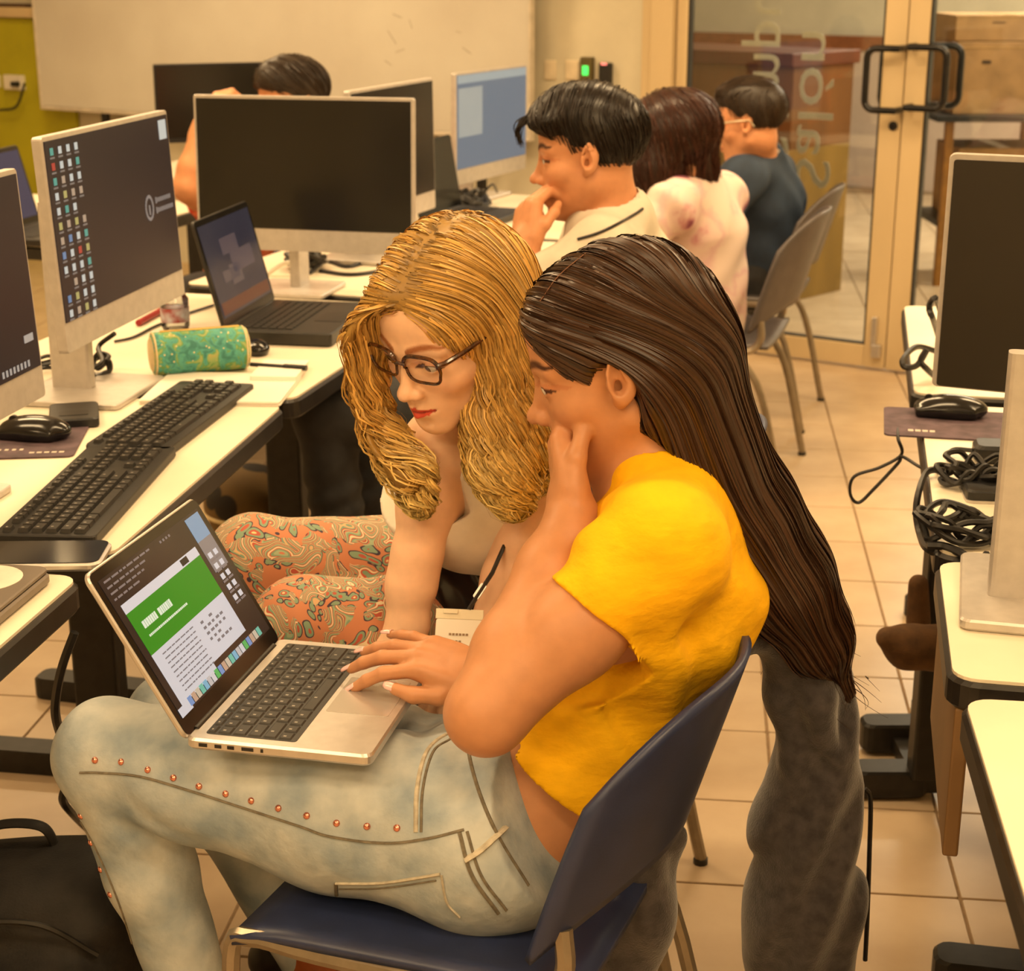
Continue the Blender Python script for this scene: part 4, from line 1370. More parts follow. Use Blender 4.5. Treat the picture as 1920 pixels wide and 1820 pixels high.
# ------------------------------------------------------------------ chairs: plastic shell seat and back on a tube frame
M_SHELL = pm('navy_shell', lin(40, 50, 84), 0.38, var=0.08, scale=20, bump=0.04, bscale=400)
M_SHELLG = pm('grey_shell', lin(84, 78, 78), 0.4, var=0.08, scale=20, bump=0.04, bscale=400)
M_TUBE = pm('chair_tube', lin(150, 138, 120), 0.3, metal=0.7, var=0.06, scale=40)
def chair(label, c, yaw, shell, group=None, top=0.80, seat=0.452, lean=0.30, bw=0.46):
    """local +y is the direction the sitter faces"""
    t = thing('chair', label, 'chair', (c[0], c[1], 0.0), yaw, group)
    def sfn(u, v):
        x = (u - .5) * 0.45
        y = (v - .5) * 0.42
        e = 0.03 * max(0, v - .8) / .2
        return (x * (1 - 0.06 * (1 - v)), y, seat - 0.012 * math.cos(math.pi * (u - .5)) * (1 - v * .5) - e * e * 14 - 0.006)
    o = MB().grid(sfn, 16, 14).obj('seat', shell, t, True)
    o.modifiers.new('t', 'SOLIDIFY').thickness = 0.012
    def bfn(u, v):
        a = (u - .5) * 2
        zlo = 0.545 - 0.06 * abs(a) ** 3
        ztop = top - 0.10 * abs(a) ** 3.5
        z = zlo + (ztop - zlo) * v
        x = a * bw / 2 * (1 - 0.10 * v ** 3)
        y = -0.225 - (z - 0.5) * lean + 0.085 * a * a - 0.02
        return (x, y, z)
    o = MB().grid(bfn, 22, 16).obj('backrest', shell, t, True)
    sd = o.modifiers.new('t', 'SOLIDIFY'); sd.thickness = 0.010; sd.offset = 0
    for s in (-1, 1):
        x = s * 0.215
        pts = [(x, 0.20, 0.011), (x, 0.215, 0.20), (x, 0.215, seat - 0.05), (x, 0.185, seat - 0.022), (x, 0.10, seat - 0.026), (x, -0.10, seat - 0.026), (x, -0.165, seat - 0.02), (x * .97, -0.19, seat + 0.015), (x * .93, -0.185, 0.515)]
        MB().tube(spline(pts, 5), 0.011, 8).obj('side_frame', M_TUBE, t, True)
        pts = [(x, -0.12, seat - 0.03), (x * 1.02, -0.20, 0.30), (x * 1.05, -0.27, 0.011)]
        MB().tube(spline(pts, 5), 0.011, 8).obj('leg', M_TUBE, t, True)
    for y in (0.06, -0.02):
        MB().tube([(-0.215, y, seat - 0.035), (0.215, y, seat - 0.035)], 0.008, 8).obj('stretcher', M_DARKM, t, True)
    for s in (-1, 1):
        MB().lathe([(0.0, 0), (0.013, 0), (0.013, 0.012), (0.0, 0.013)], (s * .215, 0.20, 0.0), 10).obj('rubber_foot', M_BLACK, t, True)
        MB().lathe([(0.0, 0), (0.013, 0), (0.013, 0.012), (0.0, 0.013)], (s * .2258, -0.27, 0.0), 10).obj('rubber_foot', M_BLACK, t, True)
    return t
def face_yaw(f):
    return math.atan2(-f[0], f[1])
YF = unit((-0.92, 0.34, 0))
chair('navy plastic chair under the woman in yellow with a hoodie over its back', (-0.050, 1.795), face_yaw(YF), M_SHELL, None, 0.765)
chair('navy plastic chair under the blonde woman', (0.02, 2.385), face_yaw((-0.75, 0.15, 0)), M_SHELL, None, 0.86)
chair('navy plastic chair under the man with his hand at his mouth', (0.13, 3.42), face_yaw((-0.95, 0.1, 0)), M_SHELL, None, 0.70)
pkf = unit((-0.94, 0.30, 0))
chair('dark grey plastic chair behind the woman in pink', (0.60, 4.93), face_yaw(pkf), M_SHELLG, None, 0.82)
chair('dark plastic chair under the man in the navy shirt', (0.78, 5.62), face_yaw((-0.9, 0.3, 0)), M_SHELLG, None, 0.80)
chair('navy plastic chair under the person in red behind the blank monitor', (-0.82, 5.10), face_yaw((-0.9, 0.4, 0)), M_SHELL, None, 0.78)
# ------------------------------------------------------------------ laptops
def laptop(label, c, R, w, d, bodymat, ang, lidmat, keymat, th=0.014, bezel=0.012, keys='mac', draw=None, scr=None, palm=None):
    """R columns: x along hinge, y towards hinge, z up. c = centre of base top surface"""
    t = thing('laptop', label, 'laptop', c)
    Mx = Matrix([[R[i][j] for j in range(3)] for i in range(3)]).to_4x4()
    t.rotation_euler = Mx.to_euler()
    MB().rbox((0, 0, -th / 2), (w, d, th), 0.011, 5, None, ch=0.003).obj('base', bodymat, t)
    ld = np.array([0, math.sin(ang), math.cos(ang)]); nrm = np.array([0, -math.cos(ang), math.sin(ang)])
    RL = np.stack([np.array([1.0, 0, 0]), ld, nrm], 1)
    hp_ = np.array([0, d / 2 - 0.004, -0.002])
    lid = MB().rbox(hp_ + RL @ np.array([0, d / 2, -0.004]), (w, d, 0.007), 0.011, 5, RL, ch=0.002).obj('lid', lidmat, t)
    MB().rbox(hp_ + RL @ np.array([0, d / 2, -0.0002]), (w - 0.005, d - 0.005, 0.0012), 0.009, 5, RL).obj('bezel', M_BLACKG, t)
    sw, sh = w - 2 * bezel, d - 2.2 * bezel - 0.010
    so = MB().box(hp_ + RL @ np.array([0, d / 2 + 0.004, 0.0006]), (sw, sh, 0.0008), RL).obj('screen', scr, t)
    MB().tube([(-w * .42, d / 2 - 0.002, -0.003), (w * .42, d / 2 - 0.002, -0.003)], 0.006, 10).obj('hinge', M_DARKM, t, True)
    z0 = 0.0
    if keys == 'mac':
        MB().rbox((0, 0.037, 0.0002), (w * .90, 0.108, 0.0006), 0.004, 3).obj('keyboard_well', M_BLACK, t)
        u = w * .892 / 14.5
        rows = [(0.0845, [1.036] * 14, 0.009), (0.0695, [1] * 13 + [1.5], 0.0155), (0.0515, [1.5] + [1] * 13, 0.0155), (0.0335, [1.75] + [1] * 11 + [1.75], 0.0155), (0.0155, [2.25] + [1] * 10 + [2.25], 0.0155), (-0.0025, [1, 1, 1, 1.25, 5, 1.25, 1, 1, 1, 1], 0.0155)]
        for (y, ws, dd) in rows:
            x = -w * .892 / 2
            for wv in ws:
                link_mesh('key', key_mesh(wv * u - 0.0028, dd, 0.0014, True), t, (x + wv * u / 2, y, 0.0006))
                x += wv * u
        MB().rbox((0, -0.061, 0.0001), (0.105, 0.076, 0.0006), 0.003, 3).obj('trackpad', pm('trackpad', lin(196, 190, 184), 0.25, metal=0.6, var=0.02), t)
        for k, (yy, ww) in enumerate(((0.088, 0.010), (0.070, 0.008), (0.055, 0.008), (0.035, 0.014), (0.018, 0.003))):
            MB().box((-w / 2 - 0.0002, yy, -0.007), (0.001, ww, 0.004)).obj('port', M_BLACK, t)
    else:
        mb = MB()
        u = w * .86 / 14.5
        for r_ in range(6):
            for k in range(14):
                mb.box((-w * .43 + (k + .5) * u * 1.035, 0.075 - r_ * 0.0185, 0.0012), (u - 0.003, 0.0150, 0.0024))
        ko = mb.obj('keys', keymat, t)
        ko['kind'] = 'stuff'
        MB().rbox((0, -0.075, 0.0003), (0.10, 0.06, 0.0008), 0.003, 3).obj('trackpad', M_DARKM, t)
    if draw:
        def pos(uu, vv, lift=0.0):
            return hp_ + RL @ np.array([(uu - .5) * sw, d / 2 + 0.004 + (vv - .5) * sh, 0.0012 + lift])
        draw(so, pos, RL, sw, sh)
    return t
def urects(t, name, items, pos, RL, sw, sh, mats, lift=0.0):
    mb = MB()
    for k, (u0, u1, v0, v1, mi) in enumerate(items):
        mb.box(pos((u0 + u1) / 2, (v0 + v1) / 2, lift), ((u1 - u0) * sw, (v1 - v0) * sh, 0.0003), RL, mi)
    o = mb.obj(name, mats, t)
    if len(items) > 1:
        o['kind'] = 'stuff'
    return o
W_PAGE = emis('page_white', (0.52, 0.54, 0.60), 0.92)
W_GREEN = emis('banner_green', (0.025, 0.24, 0.010), 0.8)
W_BAR = emis('tool_bar', (0.56, 0.57, 0.62), 0.9)
W_TXT = emis('page_text', (0.24, 0.24, 0.28), 0.5)
W_WHT = emis('title_white', (0.62, 0.72, 0.60), 0.9)
W_DIM = emis('dim_text', (0.22, 0.19, 0.19), 0.7)
W_SKY = emis('sky_photo', (0.22, 0.36, 0.55), 0.7)
W_GRY = emis('grey_photo', (0.25, 0.23, 0.23), 0.7)
W_DARK = emis('ui_dark', (0.03, 0.025, 0.022), 0.5)
DOCK = [emis('dock_%d' % i, c_, 0.75) for i, c_ in enumerate([(.18, .3, .6), (.5, .5, .52), (.55, .5, .4), (.1, .45, .12), (.2, .45, .65), (.5, .35, .25), (.6, .62, .66), (.15, .5, .4)])]
def draw_mac(t, pos, RL, sw, sh):
    rr = random.Random(2)
    urects(t, 'photo_strip', [(.84, .985, .80, .98, 0), (.84, .985, .56, .80, 1)], pos, RL, sw, sh, [W_SKY, W_GRY])
    ico = []
    for k in range(5):
        for j in range(2):
            ico.append((.86 + j * .06, .90 + j * .06 - .005, .66 - k * .085, .70 - k * .085, 0))
            ico.append((.855 + j * .06, .905 + j * .06, .635 - k * .085, .65 - k * .085, 1))
    urects(t, 'desktop_icons', ico, pos, RL, sw, sh, [W_BAR, W_DIM], .0003)
    lines = []
    for k in range(4):
        x = .03
        while x < .45 - .06 * k:
            L = rr.uniform(.02, .06)
            lines.append((x, x + L, .965 - k * .042, .978 - k * .042, 0)); x += L + .012
    lines += [(.56 + k * .03, .575 + k * .03, .955, .972, 0) for k in range(4)]
    urects(t, 'menu_text', lines, pos, RL, sw, sh, [W_DIM])
    urects(t, 'browser_bar', [(.045, .80, .73, .795, 0)], pos, RL, sw, sh, [W_BAR])
    urects(t, 'bar_button', [(.62, .69, .74, .785, 0)], pos, RL, sw, sh, [W_DARK], .0003)
    urects(t, 'green_banner', [(.045, .80, .43, .73, 0)], pos, RL, sw, sh, [W_GREEN])
    tt = []
    x = .11
    for L in (.022, .018, .02, .018, .02, .016, .018, -.02, .024, .018, .014, .018, .02, .012, .02):
        if L > 0: tt.append((x, x + L - .004, .585, .635, 0)); x += L
        else: x -= L
    x = .11
    for k in range(26):
        L = rr.uniform(.01, .018); tt.append((x, x + L - .004, .525, .54, 0)); x += L
    urects(t, 'banner_title', tt, pos, RL, sw, sh, [W_WHT], .0003)
    urects(t, 'web_page', [(.045, .80, .115, .43, 0), (.045, .42, .06, .115, 0)], pos, RL, sw, sh, [W_PAGE])
    pt = []
    for k in range(9):
        x = .12
        while x < .42:
            L = rr.uniform(.015, .05); pt.append((x, min(.43, x + L), .385 - k * .034, .393 - k * .034, 0)); x += L + .008
    for k in range(5):
        for j in range(5):
            if rr.random() < .75: pt.append((.50 + j * .045, .52 + j * .045 + rr.uniform(0, .012), .36 - k * .042, .378 - k * .042, 0))
    urects(t, 'page_lines', pt, pos, RL, sw, sh, [W_TXT], .0003)
    dk = [(.10 + k * .041, .10 + k * .041 + .034, .015, .075, k * 5 % 8) for k in range(20)]
    urects(t, 'dock_icons', dk, pos, RL, sw, sh, DOCK, .0003)
    urects(t, 'corner_panel', [(.0, .11, .0, .06, 0)], pos, RL, sw, sh, [W_PAGE])
MACC = np.array([-0.2312, 1.8293, 0.6600]) 
MR = np.array([[.2028, -.9792, .0083], [.9789, .2030, .0234], [-.0246, .0033, .9997]])
M_SCRM = pm('screen_wallpaper', (0.010, 0.008, 0.007), 0.25, var=0.3, scale=14, emit=(0.030, 0.020, 0.018), estr=0.6)
laptop('silver laptop showing a green web page on the lap of the woman in yellow', MACC, MR, 0.314, 0.219, M_ALU, math.atan2(.51, .86), M_ALU, M_KEY, draw=draw_mac, scr=M_SCRM)
# open black laptop on the desk behind the pencil case
DL = np.array([[.179, -.9838, 0], [.9838, .179, 0], [0, 0, 1.0]])
hinge = np.array([-0.576, 3.60, DZ])
dc = hinge - DL @ np.array([0, 0.235 / 2 - 0.004, 0])
dc[2] = DZ + 0.030
M_SCRD = pm('screen_blue_dark', (0.010, 0.011, 0.016), 0.3, var=0.4, scale=5, emit=(0.020, 0.022, 0.040), estr=0.8)
def draw_dark(t, pos, RL, sw, sh):
    urects(t, 'dialog_boxes', [(.30, .62, .62, .80, 0), (.42, .85, .40, .62, 0), (.34, .56, .28, .50, 1), (.2, .5, .34, .46, 1)], pos, RL, sw, sh, [emis('dlg1', (0.10, 0.085, 0.12), .42), emis('dlg2', (0.12, 0.10, 0.12), .42)])
    urects(t, 'taskbar', [(0.02, .98, .03, .16, 0)], pos, RL, sw, sh, [emis('reflection_red', (0.12, 0.035, 0.02), .7)], .0003)  # red strip is a reflection on the screen, painted as a faint glow
dl_ = laptop('open black laptop beside the pencil case', dc, DL, 0.34, 0.235, pm('laptop_black', (0.018, 0.016, 0.014), 0.45, var=0.1), math.radians(14.5), MATS['laptop_black'], M_KEY, th=0.028, keys='plain', draw=draw_dark, scr=M_SCRD)
# grey closed laptop with a round sticker on the near desk
g0 = atz(100, 1062, DZ); 
gr = thing('laptop', 'closed grey laptop with a round white sticker on the near desk', 'laptop', (-0.785, 1.925, DZ + 0.0004), math.radians(-9))
MB().rbox((0, 0, 0.008), (0.34, 0.24, 0.014), 0.012, 4, None, ch=0.003).obj('base', pm('grey_metal', lin(128, 118, 108), 0.4, metal=0.4, var=0.04), gr)
MB().rbox((0, 0, 0.019), (0.336, 0.236, 0.007), 0.012, 4, None, ch=0.002).obj('lid', MATS['grey_metal'], gr)
MB().lathe([(0.0, 0.0), (0.048, 0.0), (0.048, 0.0006), (0.0, 0.0007)], (0.105, 0.062, 0.0226), 32).obj('sticker', pm('sticker_white', lin(228, 222, 210), 0.5), gr, True)
mb = MB()
for (x, y, a, b) in ((-.012, .012, .02, .008), (.01, .008, .012, .010), (0, -.01, .026, .006), (-.014, -.006, .008, .012), (.015, -.012, .008, .008)):
    mb.rbox((0.105 + x, 0.062 + y, 0.0237), (a, b, 0.0006), 0.003, 3)
o_ = mb.obj('sticker_print', pm('print_black', lin(50, 40, 34), 0.6), gr); o_['kind'] = 'stuff'
# small laptop by the green wall
zc_ = atz(30, 445, DZ)
ZL = rotz(math.radians(78)) 
laptop('small black laptop with a blue screen on the desk by the green wall', (zc_[0] + 0.10, zc_[1], DZ + 0.022), np.stack([ZL[:, 0], ZL[:, 1], ZL[:, 2]], 1), 0.34, 0.235, MATS['laptop_black'], math.radians(14), MATS['laptop_black'], M_KEY, th=0.02, keys='plain', scr=pm('screen_navy', (0.01, 0.012, 0.03), 0.3, var=0.05, emit=(0.02, 0.028, 0.085), estr=0.7),
       draw=lambda t, pos, RL, sw, sh: urects(t, 'white_window', [(.02, .42, .12, .92, 0)], pos, RL, sw, sh, [emis('pale_win', (0.4, 0.42, 0.46), .7)]))
# black laptop standing half hidden next to the lit blue monitor
kc = atz(835, 415, DZ)
KL = rotz(math.radians(68))
laptop('dark laptop with blank screen in front of the lit blue monitor', (kc[0] + 0.09, kc[1] + 0.02, DZ + 0.022), KL, 0.32, 0.23, MATS['laptop_black'], math.radians(10), MATS['laptop_black'], M_KEY, th=0.02, keys='plain', scr=M_SCROFF)
# ------------------------------------------------------------------ people: shared parts
def sm01(a, b, x):
    t = np.clip((x - a) / (b - a), 0, 1)
    return t * t * (3 - 2 * t)
def head_d(x, y, z, o):
    """head in local metres: +y face, +x right, +z up, origin between the ears at eye height"""
    g = o.get('g', {})
    male = o.get('male', 0.0)
    jw = o.get('jaw', 1.0)
    d = ell((0, -0.020, 0.036), (0.073, 0.093, 0.078)).fn(x, y, z)
    A = lambda p, k: smin(d, p.fn(x, y, z), k)
    d = A(ell((0, 0.034, 0.044), (0.057, 0.050, 0.052)), 0.03)
    d = A(ell((0, 0.026, -0.028), (0.057, 0.062, 0.070)), 0.03)
    for s in (-1, 1):
        d = A(ell((s * 0.041, 0.047, -0.028), (0.021, 0.022, 0.018)), 0.025)
        d = A(cap((s * 0.050 * jw, -0.004, -0.052), (s * 0.016, 0.062, -0.097), 0.017 + .003 * male, 0.014), 0.03)
        d = A(cap((s * 0.044, 0.064, 0.018), (s * 0.012, 0.0775, 0.016), 0.009 + .002 * male, 0.009), 0.014)
    d = A(ell((0, 0.069, -0.101), (0.017 + .004 * male, 0.014, 0.013)), 0.02)
    d = A(ell((0, 0.066, -0.067), (0.028, 0.022, 0.024)), 0.022)
    # eye sockets
    for s in (-1, 1):
        d = smax(d, -ell((s * 0.032, 0.096, 0.0), (0.018, 0.016, 0.011)).fn(x, y, z), 0.016)
    # nose
    nl = o.get('nose', 1.0)
    d = A(cap((0, 0.077, 0.010), (0, 0.092 + 0.005 * nl, -0.030), 0.0065, 0.0085), 0.012)
    d = A(ell((0, 0.097 + 0.006 * nl, -0.036), (0.0105, 0.0105, 0.0095)), 0.008)
    for s in (-1, 1):
        d = A(ell((s * 0.0115, 0.091, -0.040), (0.0075, 0.010, 0.0075)), 0.006)
    for s in (-1, 1):
        d = smax(d, -ell((s * 0.006, 0.099, -0.0475), (0.0034, 0.0055, 0.004)).fn(x, y, z), 0.003)
    # lips
    sm = o.get('smile', 0.0)
    lw = 0.023 + 0.006 * sm
    cz = 0.006 * sm
    for s in (-1, 1):
        d = A(cap((s * lw, 0.077, -0.068 + cz), (s * 0.006, 0.0905, -0.0635), 0.0028, 0.0050), 0.005)
        d = A(cap((s * lw * .9, 0.077, -0.0705 + cz), (0, 0.0895, -0.0755), 0.0030, 0.0064), 0.005)
    for s in (-1, 1):
        d = smax(d, -cap((s * (lw + .002), 0.081, -0.0685 + cz), (0, 0.0985, -0.0690), 0.0012, 0.0016).fn(x, y, z), 0.003)
    d = smax(d, -ell((0, 0.094, -0.088), (0.018, 0.009, 0.005)).fn(x, y, z), 0.010)
    # eyelids with an almond opening
    ol, ou = o.get('open', 0.0046), 0
    for s in (-1, 1):
        d = smin(d, ell((s * 0.032, 0.0690, -0.001), (0.0150, 0.0143, 0.0140)).fn(x, y, z), 0.005)
        d = smax(d, -ell((s * 0.032, 0.0865, -0.0018 + o.get('eyez', 0)), (0.0135, 0.016, ol)).fn(x, y, z), 0.0015)
    # ears
    for s in (-1, 1):
        Re = np.array([[math.cos(s * -.35), -math.sin(s * -.35), 0], [math.sin(s * -.35), math.cos(s * -.35), 0], [0, 0, 1.0]]) @ np.array([[1, 0, 0], [0, math.cos(.18), -math.sin(.18)], [0, math.sin(.18), math.cos(.18)]])
        d = smin(d, ell((s * 0.0755, -0.010, -0.002), (0.0075, 0.0175, 0.0300), Re).fn(x, y, z), 0.005)
        d = smin(d, ell((s * 0.0725, 0.000, -0.026), (0.006, 0.008, 0.010)).fn(x, y, z), 0.006)
        d = smax(d, -ell((s * 0.0845, -0.009, 0.002), (0.0115, 0.0115, 0.0215), Re).fn(x, y, z), 0.003)
        d = smax(d, -ell((s * 0.080, -0.004, -0.010), (0.010, 0.006, 0.009)).fn(x, y, z), 0.003)
        d = smin(d, cap((s * 0.0775, -0.011, 0.014), (s * 0.0765, -0.0165, -0.012), 0.0026).fn(x, y, z), 0.003)
        d = smin(d, ell((s * 0.0755, 0.005, -0.006), (0.004, 0.004, 0.006)).fn(x, y, z), 0.004)
    return d
def add_head(F, xf, o):
    sl, (x, y, z) = F.local(xf, (-0.11, -0.14, -0.14), (0.11, 0.14, 0.14))
    d = head_d(x, y, z, o) * xf.s
    F.v[sl] = smin(F.v[sl], d.astype(np.float32), 0.014)
def face_col(xf, o, V, skin=(1, 1, 1)):
    """vertex tint multiplied onto the skin colour: lips, brows, lashes, blush"""
    x, y, z = xf.loc(V[:, 0], V[:, 1], V[:, 2])
    C = np.ones((len(V), 3))
    ax = np.abs(x)
    inhead = (np.abs(z) < 0.14) & (y > 0.035) & (ax < 0.075) & (y < 0.125)
    bl = np.exp(-(((ax - 0.042) / 0.02) ** 2 + ((z + 0.032) / 0.016) ** 2)) * inhead * o.get('blush', 0.25)
    C *= 1 - bl[:, None] * np.array([0.0, 0.22, 0.25])
    nr = np.exp(-((ax / 0.012) ** 2 + ((z + 0.038) / 0.012) ** 2)) * inhead * 0.12
    C *= 1 - nr[:, None] * np.array([0.0, 0.25, 0.25])
    sm = o.get('smile', 0.0)
    lw = 0.023 + 0.006 * sm
    czl = 0.006 * sm * (ax / lw) ** 2
    up = 0.0045 * (1 - (ax / (lw + .002)) ** 2) + 0.0006
    dn = 0.0085 * (1 - (ax / (lw + .001)) ** 2)
    zz = z + 0.0690 - czl
    lip = ((ax < lw + .002) & (zz < up + .0015) & (zz > -dn) & (y > 0.07)) * inhead
    lc = np.array(o.get('lip', (0.86, 0.55, 0.55)))
    C = np.where((lip > 0)[:, None], lc, C)
    crease = (np.abs(zz) < 0.0011) & (ax < lw + .003) & inhead & (y > .07)
    C = np.where(crease[:, None], C * 0.45, C)
    bz = 0.0215 + 0.0065 * np.sin(np.clip((ax - 0.010) / 0.042, 0, 1) * math.pi * .8) - 0.06 * np.clip(ax - 0.044, 0, 1)
    bw = np.interp(ax, [0.009, 0.014, 0.035, 0.055], [0.0015, 0.0038, 0.0032, 0.0008]) * o.get('browt', 1.0)
    brow = np.clip(1.6 - np.abs(z - bz) / (bw + 0.0012) * 1.2, 0, 1) * ((ax > 0.009) & (ax < 0.056) & inhead)
    C = C * (1 - brow[:, None]) + np.array(o.get('brow', (0.2, 0.13, 0.09))) * brow[:, None]
    ol = o.get('open', 0.0046)
    ez = -0.0018 + o.get('eyez', 0)
    e = np.sqrt(((ax - 0.032) / 0.0145) ** 2 + ((z - ez) / (ol + 0.0012)) ** 2)
    lash = (e < 1.22) & (e > 0.70) & (z > ez - 0.002) & inhead
    C = np.where(lash[:, None], np.array([0.12, 0.08, 0.06]), C)
    shade = (e >= 1.22) & (e < 1.9) & (z > ez) & inhead
    C = np.where(shade[:, None], C * np.array([0.9, 0.78, 0.74]), C)
    return C
def eye_obj(xf, s, gaze, parent, base, iris):
    c = xf((s * 0.032, 0.0690, -0.001))
    r = 0.0130 * xf.s
    R = frame_from(gaze)
    Rl = np.stack([R[:, 0], R[:, 2], R[:, 1]], 1)
    mb = MB()
    prof = []
    n = 20
    for i in range(n + 1):
        a = math.pi * i / n
        prof.append((r * math.sin(a), -r * math.cos(a)))
    vs, fs, ms = [], [], []
    seg = 20
    for (pr, pz) in prof:
        for k in range(seg):
            a = 2 * math.pi * k / seg
            vs.append(c - base + Rl @ np.array([pr * math.cos(a), pr * math.sin(a), pz]))
    for i in range(n):
        a = math.pi * (1 - (i + .5) / n)
        mi = 2 if a < 0.19 else (1 if a < 0.46 else 0)
        for k in range(seg):
            k2 = (k + 1) % seg
            mb_f = (i * seg + k, i * seg + k2, (i + 1) * seg + k2, (i + 1) * seg + k)
            fs.append(mb_f); ms.append(mi)
    mb.v = [tuple(p) for p in vs]; mb.f = fs; mb.m = ms
    o = mb.obj('eye', [pm('sclera', lin(214, 206, 198), 0.15, var=0.03, coat=0.6), iris, pm('pupil', (0.004, 0.004, 0.004), 0.1)], parent, True)
    return o
def finger_pts(base, dirv, nrm, lens, curls):
    """chain of joints bending from dirv towards -nrm"""
    pts = [np.asarray(base, float)]
    a = 0
    dv = unit(dirv); nv = unit(np.asarray(nrm) - dv * np.dot(nrm, dv))
    for L, c in zip(lens, curls):
        a += c
        pts.append(pts[-1] + L * (math.cos(a) * dv - math.sin(a) * nv))
    return pts
def add_hand(F, xf, pose, thumb=1, k=0.006):
    """local: origin wrist, +y to fingers, +z back of hand; thumb = sign of x of the thumb side. returns fingertip info"""
    s = xf.s
    info = {}
    T = lambda p: xf(p)
    F.add(ell(T((0, 0.046, 0.0)), np.array([0.040, 0.052, 0.0155]) * s, xf.R), 0.01)
    F.add(rbx(T((thumb * 0.002, 0.052, 0.001)), np.array([0.036, 0.040, 0.0125]) * s, xf.R, 0.011 * s), 0.01)
    F.add(cap(T((0, -0.03, 0)), T((0, 0.02, 0)), 0.0235 * s, 0.024 * s), 0.02)
    F.add(ell(T((thumb * 0.022, 0.03, -0.008)), np.array([0.017, 0.028, 0.014]) * s, xf.R), 0.012)
    bases = {'index': (0.0275, 0.088, 0.002), 'middle': (0.0092, 0.093, 0.004), 'ring': (-0.0095, 0.089, 0.002), 'pinky': (-0.0275, 0.079, -0.001)}
    lens = {'index': (0.042, 0.025, 0.021), 'middle': (0.046, 0.029, 0.022), 'ring': (0.042, 0.027, 0.022), 'pinky': (0.033, 0.020, 0.019)}
    rad = {'index': (0.0100, 0.0088, 0.0079, 0.0066), 'middle': (0.0102, 0.0090, 0.0081, 0.0067), 'ring': (0.0096, 0.0085, 0.0077, 0.0064), 'pinky': (0.0086, 0.0075, 0.0068, 0.0057)}
    for f, (bx, by, bz) in bases.items():
        cur, spr = pose[f]
        dv = np.array([math.sin(spr) * thumb, math.cos(spr), 0])
        pts = finger_pts((bx * thumb, by, bz), dv, (0, 0, 1), lens[f], cur)
        pw = [T(p) for p in pts]
        rr = [q * s for q in rad[f]]
        F.add(cap(T((bx * thumb * .9, by - 0.03, bz * .5)), pw[0], 0.011 * s, rr[0]), 0.008)
        for i in range(3):
            F.add(cap(pw[i], pw[i + 1], rr[i], rr[i + 1]), 0.0035 if i else 0.006)
        info[f] = pw
    tp = pose['thumb']
    pts = [np.array([thumb * 0.020, 0.020, -0.004])] + [np.array([thumb * p[0], p[1], p[2]]) for p in tp]
    pw = [T(p) for p in pts]
    rr = [0.0135 * s, 0.0112 * s, 0.0100 * s, 0.0078 * s]
    for i in range(3):
        F.add(cap(pw[i], pw[i + 1], rr[i], rr[i + 1]), 0.006)
    info['thumb'] = pw
    return info
def nail(tip, prev, up, s, mat, parent, base, w=0.0052, L=0.0115, lift=0.0052):
    d = unit(tip - prev)
    n = unit(np.asarray(up) - d * np.dot(up, d))
    x = np.cross(d, n)
    def fn(u, v):
        a = (u - .5) * 2.0
        vv = v * 2 - 1
        wd = w * (1 - 0.35 * max(0, vv) ** 3)
        return tip - base + d * (0.002 + L * (vv) / 2 + 0.003) * s + x * math.sin(a) * wd * s + n * (lift * s * (math.cos(a * .9)) * (1 - 0.12 * max(0, vv) ** 2))
    mb = MB().grid(fn, 6, 6)
    o = mb.obj('fingernail', mat, parent, True)
    sd = o.modifiers.new('thickness', 'SOLIDIFY')
    sd.thickness = 0.0007
    return o
def flow_strands(F, start, dirfn, n_steps, step, level, seed=0, wav=None, grow=None):
    """march points over the level set `level` of F following dirfn; returns (n, m, 3)"""
    P = start.copy()
    out = [P.copy()]
    prev = None
    for k in range(n_steps):
        D = dirfn(P, k)
        g = F.grad(P)
        D = D - g * np.sum(D * g, 1, keepdims=True) * 0.85
        D /= np.maximum(1e-6, np.linalg.norm(D, axis=1, keepdims=True))
        if prev is not None:
            D = 0.55 * D + 0.45 * prev
            D /= np.maximum(1e-6, np.linalg.norm(D, axis=1, keepdims=True))
        prev = D
        P = P + D * step
        for _ in range(2):
            g = F.grad(P)
            sd = F.sample(P) - level
            near = np.clip(sd, -0.008, 0.008)
            P = P - g * near[:, None] * 0.8
        out.append(P.copy())
    return np.stack(out, 1)
def axis_tangent(pts):
    A = np.array(spline(pts, 10))
    T = np.gradient(A, axis=0)
    T /= np.linalg.norm(T, axis=1, keepdims=True)
    def fn(P):
        out = np.zeros_like(P)
        for i in range(0, len(P), 4000):
            d = ((P[i:i + 4000, None] - A[None]) ** 2).sum(2)
            out[i:i + 4000] = T[d.argmin(1)]
        return out
    return fn
